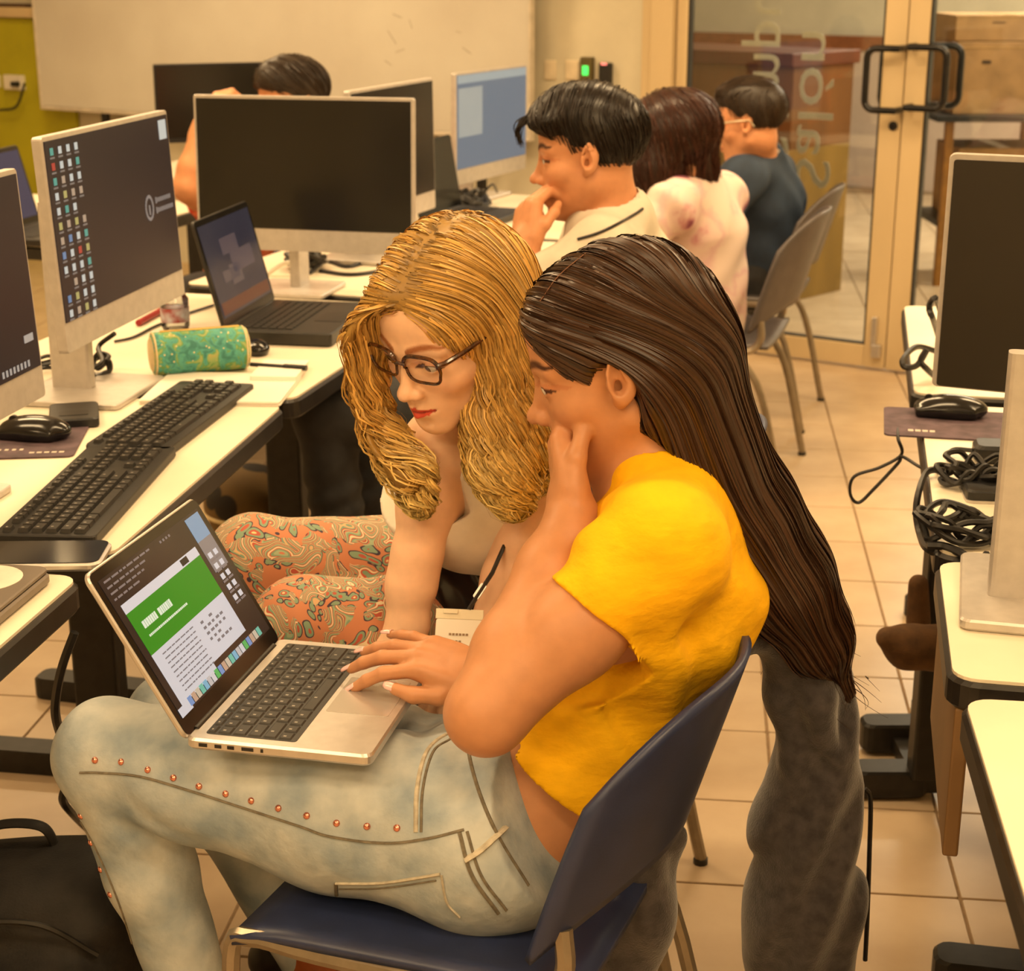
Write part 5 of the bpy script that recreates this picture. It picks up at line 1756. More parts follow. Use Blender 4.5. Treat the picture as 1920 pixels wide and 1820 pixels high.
def glasses(xf, parent, base, rimmat, lensmat, w=0.026, h=0.019, rw=0.0022, y=0.095, zc=-0.004, temple=True, rim=True):
    g = parent
    B = lambda p: xf(p) - base
    for s in (-1, 1):
        cx = s * 0.0335
        pts = []
        for k in range(29):
            a = 2 * math.pi * k / 28
            ca_, sa_ = math.cos(a), math.sin(a)
            e = 0.55
            px_ = cx + w * math.copysign(abs(ca_) ** e, ca_) * (1 - 0.08 * (sa_ < 0))
            pz_ = zc + h * math.copysign(abs(sa_) ** (e + .15), sa_)
            pts.append((px_, y - abs(px_) * 0.14 - 0.0 * pz_, pz_))
        MB().tube([B(p) for p in pts], [rw * (1.35 if p[2] > zc + h * .3 else 1.0) for p in pts], 8, cap=False).obj('rim', rimmat, g, True)
        mb = MB()
        n = len(pts) - 1
        vs = [B(p) for p in pts[:-1]] + [B((cx, y - abs(cx) * 0.14 + 0.001, zc))]
        mb.add(vs, [(i, (i + 1) % n, n) for i in range(n)])
        mb.obj('lens', lensmat, g, True)
        ex = cx + s * w
        MB().tube([B((ex - s * .001, y - abs(ex) * .14, zc + h * .55)), B((ex + s * 0.006, y - 0.014, zc + h * .6)), B((s * 0.074, y - 0.04, zc + h * .62)), B((s * 0.079, 0.015, 0.008)), B((s * 0.079, -0.02, 0.006)), B((s * 0.077, -0.032, -0.014))],
                  [rw * 1.5, rw * 1.7, rw * 1.6, rw * 1.3, rw * 1.2, rw], 8).obj('temple_arm', rimmat, g, True)
    MB().tube([B((-0.010, y, zc + 0.006)), B((0, y + 0.003, zc + 0.009)), B((0.010, y, zc + 0.006))], rw * 1.2, 8).obj('bridge', rimmat, g, True)

# skin / hair / cloth materials
def skin_mat(name, col):
    return pm(name, col, 0.46, var=0.03, scale=55, attr='Col', sss=0.12, spec=0.4, bump=0.03, bscale=260)
M_NAIL = pm('nail_polish', lin(238, 190, 186), 0.2, var=0.02, coat=0.5)
def hair_mat(name, col, rough=0.36):
    return pm(name, col, rough, var=0.05, scale=90, attr='Col', spec=0.45)
def person(label, base):
    return thing('person', label, 'person', base)
# ------------------------------------------------------------------ woman in the yellow T-shirt
YB = np.array([0.02, 1.80, 0.0])
yg = person('young woman in yellow T-shirt and studded jeans with a laptop on her lap', YB)
S_Y = skin_mat('skin_warm_tan', lin(194, 138, 98))
hp = unit((-0.95, 0.10, -0.31))
hR = frame_from(hp, unit((0.0, -0.03, 1.0)))
hs = 1.07
earL = W(1166, 708, 1.800)
ho = earL - hs * (hR @ np.array([-0.0755, -0.010, -0.002]))
hx = Xf(ho, hR, hs)
yo = dict(smile=1.0, open=0.0040, eyez=-0.0005, brow=(0.10, 0.055, 0.035), browt=1.15, lip=(0.80, 0.50, 0.47), nose=0.9, blush=0.3)
# joints
lsh = W(1238, 1030, 1.715); rsh = W(1232, 985, 1.975)
lel = W(912, 1338, 1.640); lwr = W(1072, 965, 1.795)
rel = W(1010, 1330, 1.930); rwr = W(918, 1277, 1.830)
neckb = W(1258, 905, 1.865)
chest = W(1235, 1120, 1.835); waist = W(1085, 1385, 1.815); pelv = W(935, 1545, 1.800)
F = Fld((-0.27, 1.50, 0.42), (0.40, 2.10, 1.32), 0.0026)
add_head(F, hx, yo)
F.chain([hx((0, -0.030, -0.055)), neckb, neckb + (chest - neckb) * 0.25], [0.050, 0.052, 0.07], 0.03)
F.chain([neckb + (chest - neckb) * 0.2, chest, waist, pelv], [0.080, 0.098, 0.092, 0.114], 0.05)
F.add(cap(lsh, rsh, 0.050), 0.05)
F.chain([lsh, lsh + (lel - lsh) * .5, lel], [0.050, 0.049, 0.0425], 0.03)
F.chain([lel, lel + (lwr - lel) * .3, lel + (lwr - lel) * .72, lwr], [0.0425, 0.043, 0.034, 0.0265], 0.02)
F.chain([rsh, rel], [0.050, 0.040], 0.03)
F.chain([rel, rel + (rwr - rel) * .4, rwr], [0.040, 0.037, 0.025], 0.02)
# right hand, palm down on the trackpad
rf = unit(W(830, 1244, 1.840) - rwr)
rR = frame_from(rf, unit((-0.10, -0.30, 1.0)))
rx = Xf(rwr, rR, 0.98)
Rpose = {'index': ((0.46, 0.34, 0.16), 0.20), 'middle': ((0.44, 0.32, 0.16), 0.03), 'ring': ((0.40, 0.28, 0.14), -0.12), 'pinky': ((0.28, 0.22, 0.12), -0.30),
         'thumb': [(0.044, 0.050, -0.010), (0.052, 0.080, -0.016), (0.049, 0.104, -0.020)]}
rinfo = add_hand(F, rx, Rpose, thumb=-1)
# left hand cupping the chin, thumb along the cheek
lf = unit(W(1050, 835, 1.865) - lwr)
lR = frame_from(lf, (-1.0, 0.1, 0.1))
lx = Xf(lwr, lR, 0.98)
Lpose = {'index': ((0.30, 0.75, 0.45), 0.0), 'middle': ((0.35, 0.8, 0.5), 0.0), 'ring': ((0.4, 0.85, 0.5), 0.0), 'pinky': ((0.45, 0.85, 0.5), -0.05),
         'thumb': [(0.040, 0.052, -0.012), (0.047, 0.084, -0.024), (0.044, 0.110, -0.036)]}
linfo = add_hand(F, lx, Lpose, thumb=1)
def ycol(V):
    return face_col(hx, yo, V)
ybody = sdf_obj('body', F, S_Y, yg, YB, ycol, 1)
IRIS_B = pm('iris_brown', lin(70, 40, 22), 0.2, var=0.2, scale=300, coat=0.5)
for s in (-1, 1):
    eye_obj(hx, s, unit(hp + np.array([0, 0, -0.22])), ybody, YB, IRIS_B)
for f in ('index', 'middle', 'ring', 'pinky', 'thumb'):
    q = rinfo[f]
    up = rR[:, 2] if f != 'thumb' else unit(rR[:, 2] * .75 + np.array([-.1, -.7, .2]))
    nail(q[-1], q[-2], up, 1.0, M_NAIL, ybody, YB, w=0.0056 if f != 'thumb' else 0.0068, L=0.017 if f != 'thumb' else 0.019, lift=0.0066)
nail(linfo['thumb'][-1], linfo['thumb'][-2], unit((0.35, -1, 0.3)), 1.0, M_NAIL, ybody, YB, w=0.0062, L=0.014, lift=0.0072)

# T-shirt
M_YEL = pm('yellow_cotton', lin(250, 190, 14), 0.85, var=0.05, scale=25, bump=0.55, bscale=13, bdist=0.016, spec=0.25, stretch=(1.0, 1.0, 1.7))
F = Fld((-0.20, 1.50, 0.50), (0.46, 2.12, 1.12), 0.0034)
g = 0.010
back = unit(np.array([0.95, -0.25, 0.1]))
F.chain([neckb + (chest - neckb) * 0.05, chest, waist, pelv], [0.066, 0.098, 0.094, 0.116], 0.06, g)
F.add(ell(chest + np.array([-0.045, -0.03, -0.01]), (0.085, 0.12, 0.075)), 0.05, g)
F.add(cap(lsh, rsh, 0.050, 0.050), 0.05, g)
F.add(cap(lsh, neckb, 0.042, 0.036), 0.05, g)
F.add(cap(rsh, neckb, 0.042, 0.036), 0.05, g)
sl_e = lsh + (lel - lsh) * 0.46
F.chain([lsh, sl_e], [0.048, 0.053], 0.055, g)
sr_e = rsh + (rel - rsh) * 0.46
F.chain([rsh, sr_e], [0.050, 0.053], 0.03, g)
n_l = unit(lel - lsh)
# sleeve hems: cut only around each arm
sl, x, y, z = F.slc(np.minimum(sl_e, lel) - 0.10, np.maximum(sl_e, lel) + 0.10)
def hemcut(F, e, n, rad, inward):
    lo = e - 0.17; hi = e + 0.17
    sl, x, y, z = F.slc(lo, hi)
    dd = (x - e[0]) * n[0] + (y - e[1]) * n[1] + (z - e[2]) * n[2]
    rr = np.sqrt(np.maximum(0, (x - e[0]) ** 2 + (y - e[1]) ** 2 + (z - e[2]) ** 2 - dd ** 2)) - rad
    F.v[sl] = np.maximum(F.v[sl], -np.maximum(-dd, rr))
hem_n = unit(n_l + np.array([0.0, 0.0, -0.15]))
hemcut(F, lsh + (lel - lsh) * 0.40, hem_n, 0.098, 1)
# bottom hem and neckline
up_t = unit(waist - pelv)
h0 = W(868, 1382, 1.74); h1 = W(1022, 1545, 1.70); hm = W(945, 1470, 1.66)
hn = np.cross(h1 - h0, np.array([0.32, 0.95, 0.06]))
hn = unit(hn)
if hn @ up_t < 0: hn = -hn
F.cut(plane(hm, hn), 0.002)
F.cut(cap(hx((0, -0.02, -0.04)), neckb + unit(neckb - chest) * 0.012, 0.055, 0.066), 0.004)
def ywr(x, y, z):
    return 0.0065 * np.sin(38 * (z + 0.55 * x) + 9 * np.sin(11 * y + 4 * x)) * np.exp(-((z - 0.70) / 0.10) ** 2) \
        + 0.0040 * np.sin(62 * (x * .8 + z) + 5 * np.sin(14 * y)) * np.exp(-((x - 0.08) / 0.09) ** 2) * np.exp(-((z - 0.88) / 0.09) ** 2) \
        + 0.0060 * np.sin(48 * (z - 0.4 * x) + 4 * np.sin(17 * y + 2)) * np.exp(-((z - 0.78) / 0.07) ** 2)
F.disp(ywr)
shirt = sdf_obj('t_shirt', F, M_YEL, yg, YB, None, 1)
shirt['label'] = 'yellow short-sleeved cotton T-shirt'
YSH = F

# jeans
M_JEAN = pm('washed_denim', lin(188, 194, 194), 0.82, var=0.16, scale=14, bump=0.5, bscale=42, bdist=0.005, second=lin(130, 146, 158), detail=8)
lhip = W(880, 1565, 1.725); rhip = W(900, 1500, 1.885)
lkn = W(205, 1412, 1.845); rkn = W(330, 1345, 2.055)
lan = np.array([lkn[0] + 0.125, lkn[1] - 0.02, 0.10]); ran = np.array([rkn[0] + 0.17, rkn[1] + 0.0, 0.13])
F = Fld((-0.62, 1.55, 0.04), (0.18, 2.20, 0.80), 0.0036)
F.chain([lhip, lhip + (lkn - lhip) * .35, lhip + (lkn - lhip) * .75, lkn], [0.102, 0.097, 0.079, 0.066], 0.03)
F.chain([rhip, rhip + (rkn - rhip) * .35, rkn], [0.096, 0.088, 0.063], 0.03)
F.chain([pelv + (waist - pelv) * .55, pelv, (lhip + rhip) / 2], [0.104, 0.118, 0.11], 0.05)
F.add(ell(lhip + np.array([0.035, -0.012, -0.008]), (0.098, 0.092, 0.092)), 0.05)
F.add(ell(rhip + np.array([0.035, 0.01, -0.005]), (0.098, 0.09, 0.095)), 0.05)
F.chain([lkn, lkn + (lan - lkn) * .35, lan], [0.064, 0.055, 0.040], 0.02)
F.chain([rkn, rkn + (ran - rkn) * .35, ran], [0.061, 0.053, 0.040], 0.02)
w0 = W(866, 1292, 1.78); w1 = W(1006, 1605, 1.735); wm = W(930, 1470, 1.68)
wn = unit(np.cross(w1 - w0, np.array([0.32, 0.95, 0.06])))
if wn @ up_t < 0: wn = -wn
F.v = np.maximum(F.v, plane(wm, wn).fn(F.ax[0][:, None, None], F.ax[1][None, :, None], F.ax[2][None, None, :]).astype(np.float32))
# flatten where it presses on the seat
def jwr(x, y, z):
    hipz = np.exp(-(((x - lhip[0] + 0.10) / 0.07) ** 2 + ((z - 0.60) / 0.07) ** 2))
    kn = np.exp(-(((x - lkn[0] - 0.07) / 0.05) ** 2 + ((z - 0.50) / 0.05) ** 2))
    return 0.0030 * np.sin(130 * (x - 0.35 * z) + 3 * np.sin(20 * z)) * hipz + 0.0028 * np.sin(120 * (z + .5 * x)) * kn + 0.0010 * np.sin(60 * z + 40 * x) 
F.disp(jwr)
JF = F
jeans = sdf_obj('jeans', F, M_JEAN, yg, YB, None, 1)
jeans['label'] = 'light washed denim jeans'
# details riding on the denim surface
def on_surf(F, px, py, off=0.0, y0=1.45, y1=2.2):
    ys = np.linspace(y0, y1, 400)
    d = ray(px, py)
    P = np.array([0, 0, CAMH]) + d[None] * (ys / d[1])[:, None]
    v = F.sample(P)
    i = np.argmax(v < 0)
    if v[i] >= 0:
        return None, None
    p = P[i - 1] + (P[i] - P[i - 1]) * (v[i - 1] / (v[i - 1] - v[i]))
    n = F.grad(p[None])[0]
    return p + n * off, n
M_RIVET = pm('copper_stud', lin(222, 150, 130), 0.25, metal=0.9, var=0.05)
stud_px = [(178, 1425), (227, 1428), (277, 1443), (325, 1458), (373, 1474), (423, 1488), (471, 1501), (522, 1515), (575, 1529), (631, 1543), (688, 1549), (744, 1552),
           (151, 1530), (170, 1580), (188, 1630), (206, 1677), (224, 1724), (241, 1773), (254, 1815)]
for (px, py) in stud_px:
    p, n = on_surf(JF, px, py, 0.0)
    if p is None:
        continue
    Rn = frame_from(n, (0.1, 0.2, 1))
    Rl = np.stack([Rn[:, 0], Rn[:, 2], Rn[:, 1]], 1)
    if np.linalg.det(Rl) < 0: Rl[:, 0] *= -1
    MB().lathe([(0.0, -0.002), (0.0042, -0.002), (0.0042, 0.0008), (0.003, 0.0022), (0.0, 0.0028)], p - YB, 12, Rl).obj('stud', M_RIVET, jeans, True)
M_SEAM = pm('denim_seam', lin(112, 104, 88), 0.8, var=0.15, scale=120)
M_SEAML = pm('denim_edge', lin(186, 178, 160), 0.8, var=0.15, scale=90)
def seam(pix, r=0.0018, name='seam', mat=None, flat=0.6):
    pts = []
    for q in spline([np.array([a, b, 0.0]) for (a, b) in pix], 8):
        p, n = on_surf(JF, q[0], q[1], 0.0004)
        if p is not None:
            pts.append(p - YB)
    if len(pts) > 3:
        MB().tube(pts, r, 6, flat=flat).obj(name, mat or M_SEAM, jeans, True)
seam([(150, 1448), (185, 1448), (260, 1455), (350, 1480), (450, 1512), (560, 1548), (620, 1568), (720, 1580), (800, 1572), (870, 1555)], 0.0022)
seam([(152, 1540), (180, 1590), (215, 1670), (243, 1750), (262, 1818)], 0.0018)
seam([(780, 1560), (782, 1480), (800, 1410), (835, 1378), (855, 1382)], 0.0028, 'pocket_seam', M_SEAML)
seam([(790, 1560), (793, 1480), (812, 1410), (845, 1385)], 0.0018, 'pocket_seam')
seam([(630, 1655), (720, 1654), (826, 1638)], 0.0030, 'pocket_seam', M_SEAML)
seam([(630, 1656), (632, 1700)], 0.0024, 'pocket_seam')
seam([(828, 1640), (838, 1690), (862, 1718)], 0.0026, 'pocket_seam', M_SEAML)
seam([(636, 1666), (720, 1664), (818, 1650)], 0.0016, 'pocket_seam')
seam([(862, 1560), (885, 1640), (935, 1712)], 0.0026)
seam([(876, 1558), (902, 1640), (950, 1706)], 0.0020)
seam([(872, 1612), (905, 1590), (945, 1552)], 0.0062, 'belt_loop', M_SEAML, 0.5)
seam([(866, 1305), (885, 1440), (930, 1560), (990, 1660)], 0.0022, 'waistband_seam')
p, n = on_surf(JF, 780, 1338, 0.0)
# ankle and bare skin of the lower right leg, shoes
F = Fld((min(lan[0], ran[0]) - 0.2, min(lan[1], ran[1]) - 0.15, 0.0), (max(lan[0], ran[0]) + 0.12, max(lan[1], ran[1]) + 0.2, 0.22), 0.005)
for a in (lan, ran):
    F.chain([a + np.array([0, 0, 0.03]), np.array([a[0] + .01, a[1], 0.055])], [0.036, 0.034], 0.01)
    F.chain([np.array([a[0] + .01, a[1], 0.05]), np.array([a[0] - 0.12, a[1] + 0.03, 0.035])], [0.036, 0.034], 0.02)
sdf_obj('foot', F, S_Y, yg, YB, lambda V: np.ones((len(V), 3)), 1)
M_SHOE = pm('tan_leather', lin(150, 78, 34), 0.5, var=0.12, scale=30)
for a in (lan, ran):
    F = Fld((a[0] - 0.2, a[1] - 0.12, -0.005), (a[0] + 0.1, a[1] + 0.15, 0.20), 0.005)
    F.chain([np.array([a[0] + .015, a[1], 0.045]), np.array([a[0] - 0.13, a[1] + 0.03, 0.036])], [0.043, 0.042], 0.02)
    F.add(cap(np.array([a[0] + .012, a[1], 0.05]), a + np.array([0.004, 0, 0.045]), 0.044, 0.047), 0.02)
    F.v = np.maximum(F.v, -(F.ax[2][None, None, :] - 0.001).astype(np.float32))
    sdf_obj('shoe', F, M_SHOE, yg, YB, None, 1)

# hair
H_Y = hair_mat('dark_brown_hair', (0.050, 0.024, 0.013), 0.33)
def hair_common(F, xf, face_cut, ear_cut, grow=0.010, k=0.02):
    F.add(ell(xf((0, -0.022, 0.040)), np.array([0.076, 0.098, 0.082]) * xf.s + grow, xf.R), k)
axpts = [W(1190, 560, 1.87), W(1252, 700, 1.885), W(1310, 850, 1.90), W(1385, 970, 1.905), W(1455, 1080, 1.91), W(1520, 1190, 1.93), W(1582, 1300, 1.95)]
F = Fld((-0.05, 1.66, 0.50), (0.56, 2.12, 1.34), 0.0038)
hair_common(F, hx, None, None, 0.006)
F.add(ell(hx((0, 0.028, 0.050)), np.array([0.065, 0.059, 0.059]) * hs, hR), 0.02)
for dy, sc_, e in ((-0.035, 1.0, 5), (0.015, 1.0, 6), (0.07, 1.0, 5)):
    pts = [axpts[i] + np.array([0, dy * (1 - .08 * i), 0]) for i in range(len(axpts))]
    F.chain(pts[1:e + 1], [0.062, 0.054, 0.050, 0.044, 0.032, 0.012][:e], 0.05)
F.add(cap(hx((0.0, -0.07, -0.01)), axpts[2] + np.array([-0.01, -0.03, 0]), 0.062, 0.052), 0.05)
# clear face, ear and nape front
F.cut(ell(hx((0, 0.108, -0.045)), np.array([0.112, 0.079, 0.112]) * hs, hR), 0.010)
F.cut(ell(hx((-0.080, 0.008, -0.030)), np.array([0.030, 0.034, 0.050]) * hs, hR), 0.008)
F.cut(ell(hx((-0.02, 0.03, -0.13)), np.array([0.10, 0.085, 0.080]) * hs, hR), 0.012)
YHF = F
yhair = sdf_obj('hair', F, H_Y, yg, YB, lambda V: np.full((len(V), 3), 0.5), 1)
tfn = axis_tangent(axpts)
def ydir(P, k):
    lx_, ly_, lz_ = hx.loc(P[:, 0], P[:, 1], P[:, 2])
    side = np.where(lx_ > 0.022, 1.0, -1.0)
    D = np.stack([side * (0.75 * sm01(0.02, 0.09, lz_)), -0.75 - 0.3 * sm01(0.1, 0.0, lz_), -0.35 - 1.0 * sm01(0.09, -0.02, lz_)], 1)
    Dw = D @ hR.T
    Dw /= np.linalg.norm(Dw, axis=1, keepdims=True)
    w = sm01(0.03, -0.06, lz_) * sm01(0.03, -0.03, ly_)
    return Dw * (1 - w)[:, None] + tfn(P) * w[:, None]
def surf_points(F, n, cond, seed):
    V, Q = nets(F)
    r = np.random.default_rng(seed)
    V = V[cond(V)]
    return V[r.integers(0, len(V), n)] + r.normal(0, 0.0012, (n, 3)), r
def ycond(V):
    lx_, ly_, lz_ = hx.loc(V[:, 0], V[:, 1], V[:, 2])
    return (lz_ > 0.0) 
st, r = surf_points(F, 4300, ycond, 3)
st2, _ = surf_points(F, 1300, lambda V: (hx.loc(V[:, 0], V[:, 1], V[:, 2])[2] < 0.0), 4)
st = np.concatenate([st, st2])
n = len(st)
lev = r.uniform(-0.003, 0.0035, n)
steps = 56
Pst = flow_strands(F, st, ydir, steps, 0.0102, lev)
# stop at the end of the mass: collapse radius with travelled length
tl = np.linspace(0, 1, steps + 1)[None]
endl = r.uniform(0.55, 1.0, (n, 1))
inside = np.ones((n, steps + 1))
for k in range(steps + 1):
    inside[:, k] = F.sample(Pst[:, k]) < 0.02
inside = np.minimum.accumulate(inside, axis=1)
for k in range(1, steps + 1):
    fz = inside[:, k] < 0.5
    Pst[fz, k] = Pst[fz, k - 1] + (Pst[fz, k - 1] - Pst[fz, max(k - 2, 0)]) * 0.35
rad = r.uniform(0.0008, 0.0017, (n, 1)) * np.clip((endl - tl) * 8, 0.02, 1) * np.where(inside > 0, 1, 0.02)
jit = r.normal(0, 0.0022, (n, 1, 3)) * tl[:, :, None]
Pst = Pst + jit
br = r.uniform(0.55, 1.5, (n, 1))
cl = br * np.array([1.0, 0.94, 0.88])
ribbons_obj('hair_strands', Pst, field_normals(F, Pst), rad * 1.05, cl, H_Y, yhair, YB)
# pale parting line
pl_ = []
for q in spline([np.array([1016., 566, 0]), np.array([1050., 520, 0]), np.array([1100., 478, 0])], 8):
    p, nn = on_surf(YHF, q[0], q[1], 0.0028, 1.6, 2.1)
    if p is not None:
        pl_.append(p - YB)
if len(pl_) > 3:
    MB().tube(pl_, 0.0011, 6, flat=0.5).obj('parting', pm('scalp', lin(128, 84, 56), 0.7), yhair, True)
# loose flyaway ends at the tips
tips = np.array([W(1545, 1000, 1.85), W(1560, 1130, 1.85), W(1600, 1230, 1.86)])
fl_ = []
for k in range(70):
    t_ = r.uniform(0, 1)
    a0 = axpts[3] + (axpts[6] - axpts[3]) * r.uniform(0.2, 0.95) + r.normal(0, 0.018, 3)
    dv = unit(axpts[6] - axpts[4] + r.normal(0, 0.06, 3))
    L = r.uniform(0.05, 0.12)
    cv = r.normal(0, 0.012, 3)
    fl_.append([a0 + dv * L * u + cv * math.sin(u * 2.6) for u in np.linspace(0, 1, 12)])
fl_ = np.array(fl_)
strands_obj('hair_wisps', fl_, np.tile(np.linspace(0.0010, 0.0002, 12), (70, 1)), np.full((70, 3), 0.8), H_Y, yhair, YB)
# ------------------------------------------------------------------ blonde woman with glasses leaning in
BB = np.array([-0.05, 2.30, 0.0])
bg = person('blonde woman in glasses and paisley trousers leaning towards the laptop', BB)
S_B = skin_mat('skin_light', lin(240, 196, 162))
bf = unit((-0.60, -0.68, -0.40))
bR = frame_from(bf, unit((0.07, 0.0, 1.0)))
bs = 1.02
bo_ = W(768, 676, 2.03) - bs * (bR @ np.array([0, 0.078, 0.0]))
bx = Xf(bo_, bR, bs)
boo = dict(smile=0.1, open=0.0044, eyez=-0.0012, brow=(0.42, 0.24, 0.14), browt=1.0, lip=(0.78, 0.16, 0.15), nose=0.7, blush=0.35, jaw=0.95)
lsh = W(1010, 850, 2.22); rsh = W(822, 842, 2.16)
rel = W(782, 1040, 2.12); rwr = W(752, 1200, 2.10)
lel = W(985, 1020, 2.14); lwr = W(905, 1205, 2.10)
neckb = W(905, 800, 2.21)
chest = W(925, 930, 2.27); waist = W(960, 1060, 2.34); pelv = W(960, 1140, 2.38)
F = Fld((-0.38, 1.86, 0.46), (0.30, 2.52, 1.36), 0.0027)
add_head(F, bx, boo)
F.chain([bx((0, -0.032, -0.055)), neckb, neckb + (chest - neckb) * .3], [0.047, 0.050, 0.075], 0.03)
F.chain([neckb + (chest - neckb) * .3, chest, waist, pelv], [0.085, 0.10, 0.092, 0.11], 0.05)
F.add(cap(lsh, rsh, 0.047), 0.05)
F.chain([rsh, rsh + (rel - rsh) * .5, rel], [0.043, 0.037, 0.032], 0.03)
F.chain([rel, rel + (rwr - rel) * .35, rwr], [0.032, 0.032, 0.0235], 0.02)
F.chain([lsh, lsh + (lel - lsh) * .5, lel], [0.050, 0.045, 0.039], 0.03)
F.chain([lel, lel + (lwr - lel) * .35, lwr], [0.039, 0.037, 0.0255], 0.02)
# hands resting on the lap, mostly hidden behind the laptop
relax = {'index': ((0.3, 0.35, 0.2), 0.08), 'middle': ((0.32, 0.36, 0.2), 0.02), 'ring': ((0.35, 0.38, 0.2), -0.05), 'pinky': ((0.38, 0.4, 0.2), -0.14),
         'thumb': [(0.045, 0.045, -0.010), (0.058, 0.070, -0.016), (0.060, 0.094, -0.020)]}
for (wr, el, th) in ((rwr, rel, -1), (lwr, lel, 1)):
    f_ = unit(unit(wr - el) * 0.55 + np.array([-0.55, 0.1, -0.35]))
    add_hand(F, Xf(wr, frame_from(f_, (-0.35, -0.2, 1.0)), 0.95), relax, th)
bbody = sdf_obj('body', F, S_B, bg, BB, lambda V: face_col(bx, boo, V), 1)
IRIS_G = pm('iris_hazel', lin(96, 74, 40), 0.2, var=0.2, scale=300, coat=0.5)
for s in (-1, 1):
    eye_obj(bx, s, unit(bf + np.array([-.1, 0.1, -0.22])), bbody, BB, IRIS_G)
# glasses
M_RIM = pm('tortoise_rim', lin(40, 22, 14), 0.2, var=0.5, scale=120, second=lin(96, 56, 26), coat=0.6)
M_LENS = glass_mat('spectacle_lens', (0.97, 0.97, 0.97), 0.035)
gl = thing('eyeglasses', 'dark tortoiseshell glasses worn by the blonde woman', 'glasses', bx((0, 0.1, -0.02)))
gb = np.array(gl.location)
gx = Xf(bx((0, 0.000, 0.006)), bR, bs)
glasses(gx, gl, gb, M_RIM, M_LENS, w=0.0265, h=0.0195, rw=0.0021)
# white sleeveless top
M_TOP = pm('white_satin', lin(240, 232, 218), 0.5, var=0.05, scale=20, bump=0.06, bscale=400, sheen=0.2)
F = Fld((-0.30, 1.98, 0.50), (0.34, 2.56, 1.20), 0.0036)
g = 0.008
F.chain([neckb + (chest - neckb) * .25, chest, waist, pelv], [0.080, 0.103, 0.10, 0.112], 0.05, g)
F.add(ell(chest + np.array([-0.045, -0.07, 0.02]), (0.105, 0.075, 0.085)), 0.04, g)
F.add(cap(lsh + (rsh - lsh) * .12, rsh + (lsh - rsh) * .12, 0.046), 0.04, g)
for (a, e) in ((lsh, lel), (rsh, rel)):
    nn = unit(unit(e - a) * .45 + unit(a - (lsh + rsh) / 2) * .75)
    hemcut(F, a + unit(a - (lsh + rsh) / 2) * 0.008, nn, 0.10, 1)
F.cut(cap(neckb + np.array([-0.03, -0.05, 0.06]), neckb + np.array([0.0, -0.01, 0.015]), 0.055, 0.058), 0.006)
F.v = np.maximum(F.v, (0.545 - F.ax[2])[None, None, :].astype(np.float32))
F.disp(lambda x, y, z: 0.0030 * np.sin(55 * (x * .7 + z * .6) + 4 * np.sin(18 * z + 6 * y)) * np.exp(-((z - 0.86) / 0.13) ** 2))
tp = sdf_obj('sleeveless_top', F, M_TOP, bg, BB, None, 1)
tp['label'] = 'off-white sleeveless top'

# paisley trousers
m = bpy.data.materials.new('paisley_print')
m.use_nodes = True
nt = m.node_tree
bsdf = nt.nodes['Principled BSDF']
tc = nt.nodes.new('ShaderNodeTexCoord')
nz = nt.nodes.new('ShaderNodeTexNoise'); nz.inputs['Scale'].default_value = 9; nz.inputs['Detail'].default_value = 2
nt.links.new(tc.outputs['Object'], nz.inputs['Vector'])
mixv = nt.nodes.new('ShaderNodeMix'); mixv.data_type = 'VECTOR'; mixv.inputs['Factor'].default_value = 0.14
nt.links.new(tc.outputs['Object'], mixv.inputs['A']); nt.links.new(nz.outputs['Color'], mixv.inputs['B'])
def voro(scale, feature='F1'):
    v = nt.nodes.new('ShaderNodeTexVoronoi'); v.inputs['Scale'].default_value = scale; v.feature = feature
    nt.links.new(mixv.outputs['Result'], v.inputs['Vector'])
    return v
v1 = voro(21); v2 = voro(58); v3 = voro(120)
ml = nt.nodes.new('ShaderNodeMath'); ml.operation = 'MULTIPLY'; ml.inputs[1].default_value = 17.0
nt.links.new(v1.outputs['Distance'], ml.inputs[0])
pp = nt.nodes.new('ShaderNodeMath'); pp.operation = 'PINGPONG'; pp.inputs[1].default_value = 1.0
mm = nt.nodes.new('ShaderNodeMath'); mm.operation = 'MULTIPLY'; mm.inputs[1].default_value = 0.42
nt.links.new(ml.outputs[0], mm.inputs[0]); nt.links.new(mm.outputs[0], pp.inputs[0])
cr = nt.nodes.new('ShaderNodeValToRGB'); cr.color_ramp.interpolation = 'CONSTANT'
E_ = cr.color_ramp.elements
cols = [(0.0, (214, 200, 168)), (0.09, (178, 84, 62)), (0.20, (118, 146, 122)), (0.34, (150, 164, 134)), (0.48, (188, 112, 84)), (0.56, (66, 56, 70)), (0.62, (204, 182, 142)), (0.70, (170, 80, 62)), (0.80, (112, 138, 118)), (0.92, (196, 160, 120))]
E_[0].position = 0.0; E_[0].color = (*lin(*cols[0][1]), 1)
E_[1].position = cols[1][0]; E_[1].color = (*lin(*cols[1][1]), 1)
for pos, c_ in cols[2:]:
    e = E_.new(pos); e.color = (*lin(*c_), 1)
nt.links.new(pp.outputs[0], cr.inputs['Fac'])
cr2 = nt.nodes.new('ShaderNodeValToRGB'); cr2.color_ramp.interpolation = 'CONSTANT'
E2 = cr2.color_ramp.elements
E2[0].position = 0.0; E2[0].color = (*lin(216, 190, 140), 1)
E2[1].position = 0.12; E2[1].color = (*lin(170, 84, 66), 1)
for pos, c_ in ((0.26, (122, 146, 122)), (0.42, (60, 48, 64)), (0.50, (186, 122, 88))):
    e = E2.new(pos); e.color = (*lin(*c_), 1)
m52 = nt.nodes.new('ShaderNodeMath'); m52.operation = 'MULTIPLY'; m52.inputs[1].default_value = 1.0
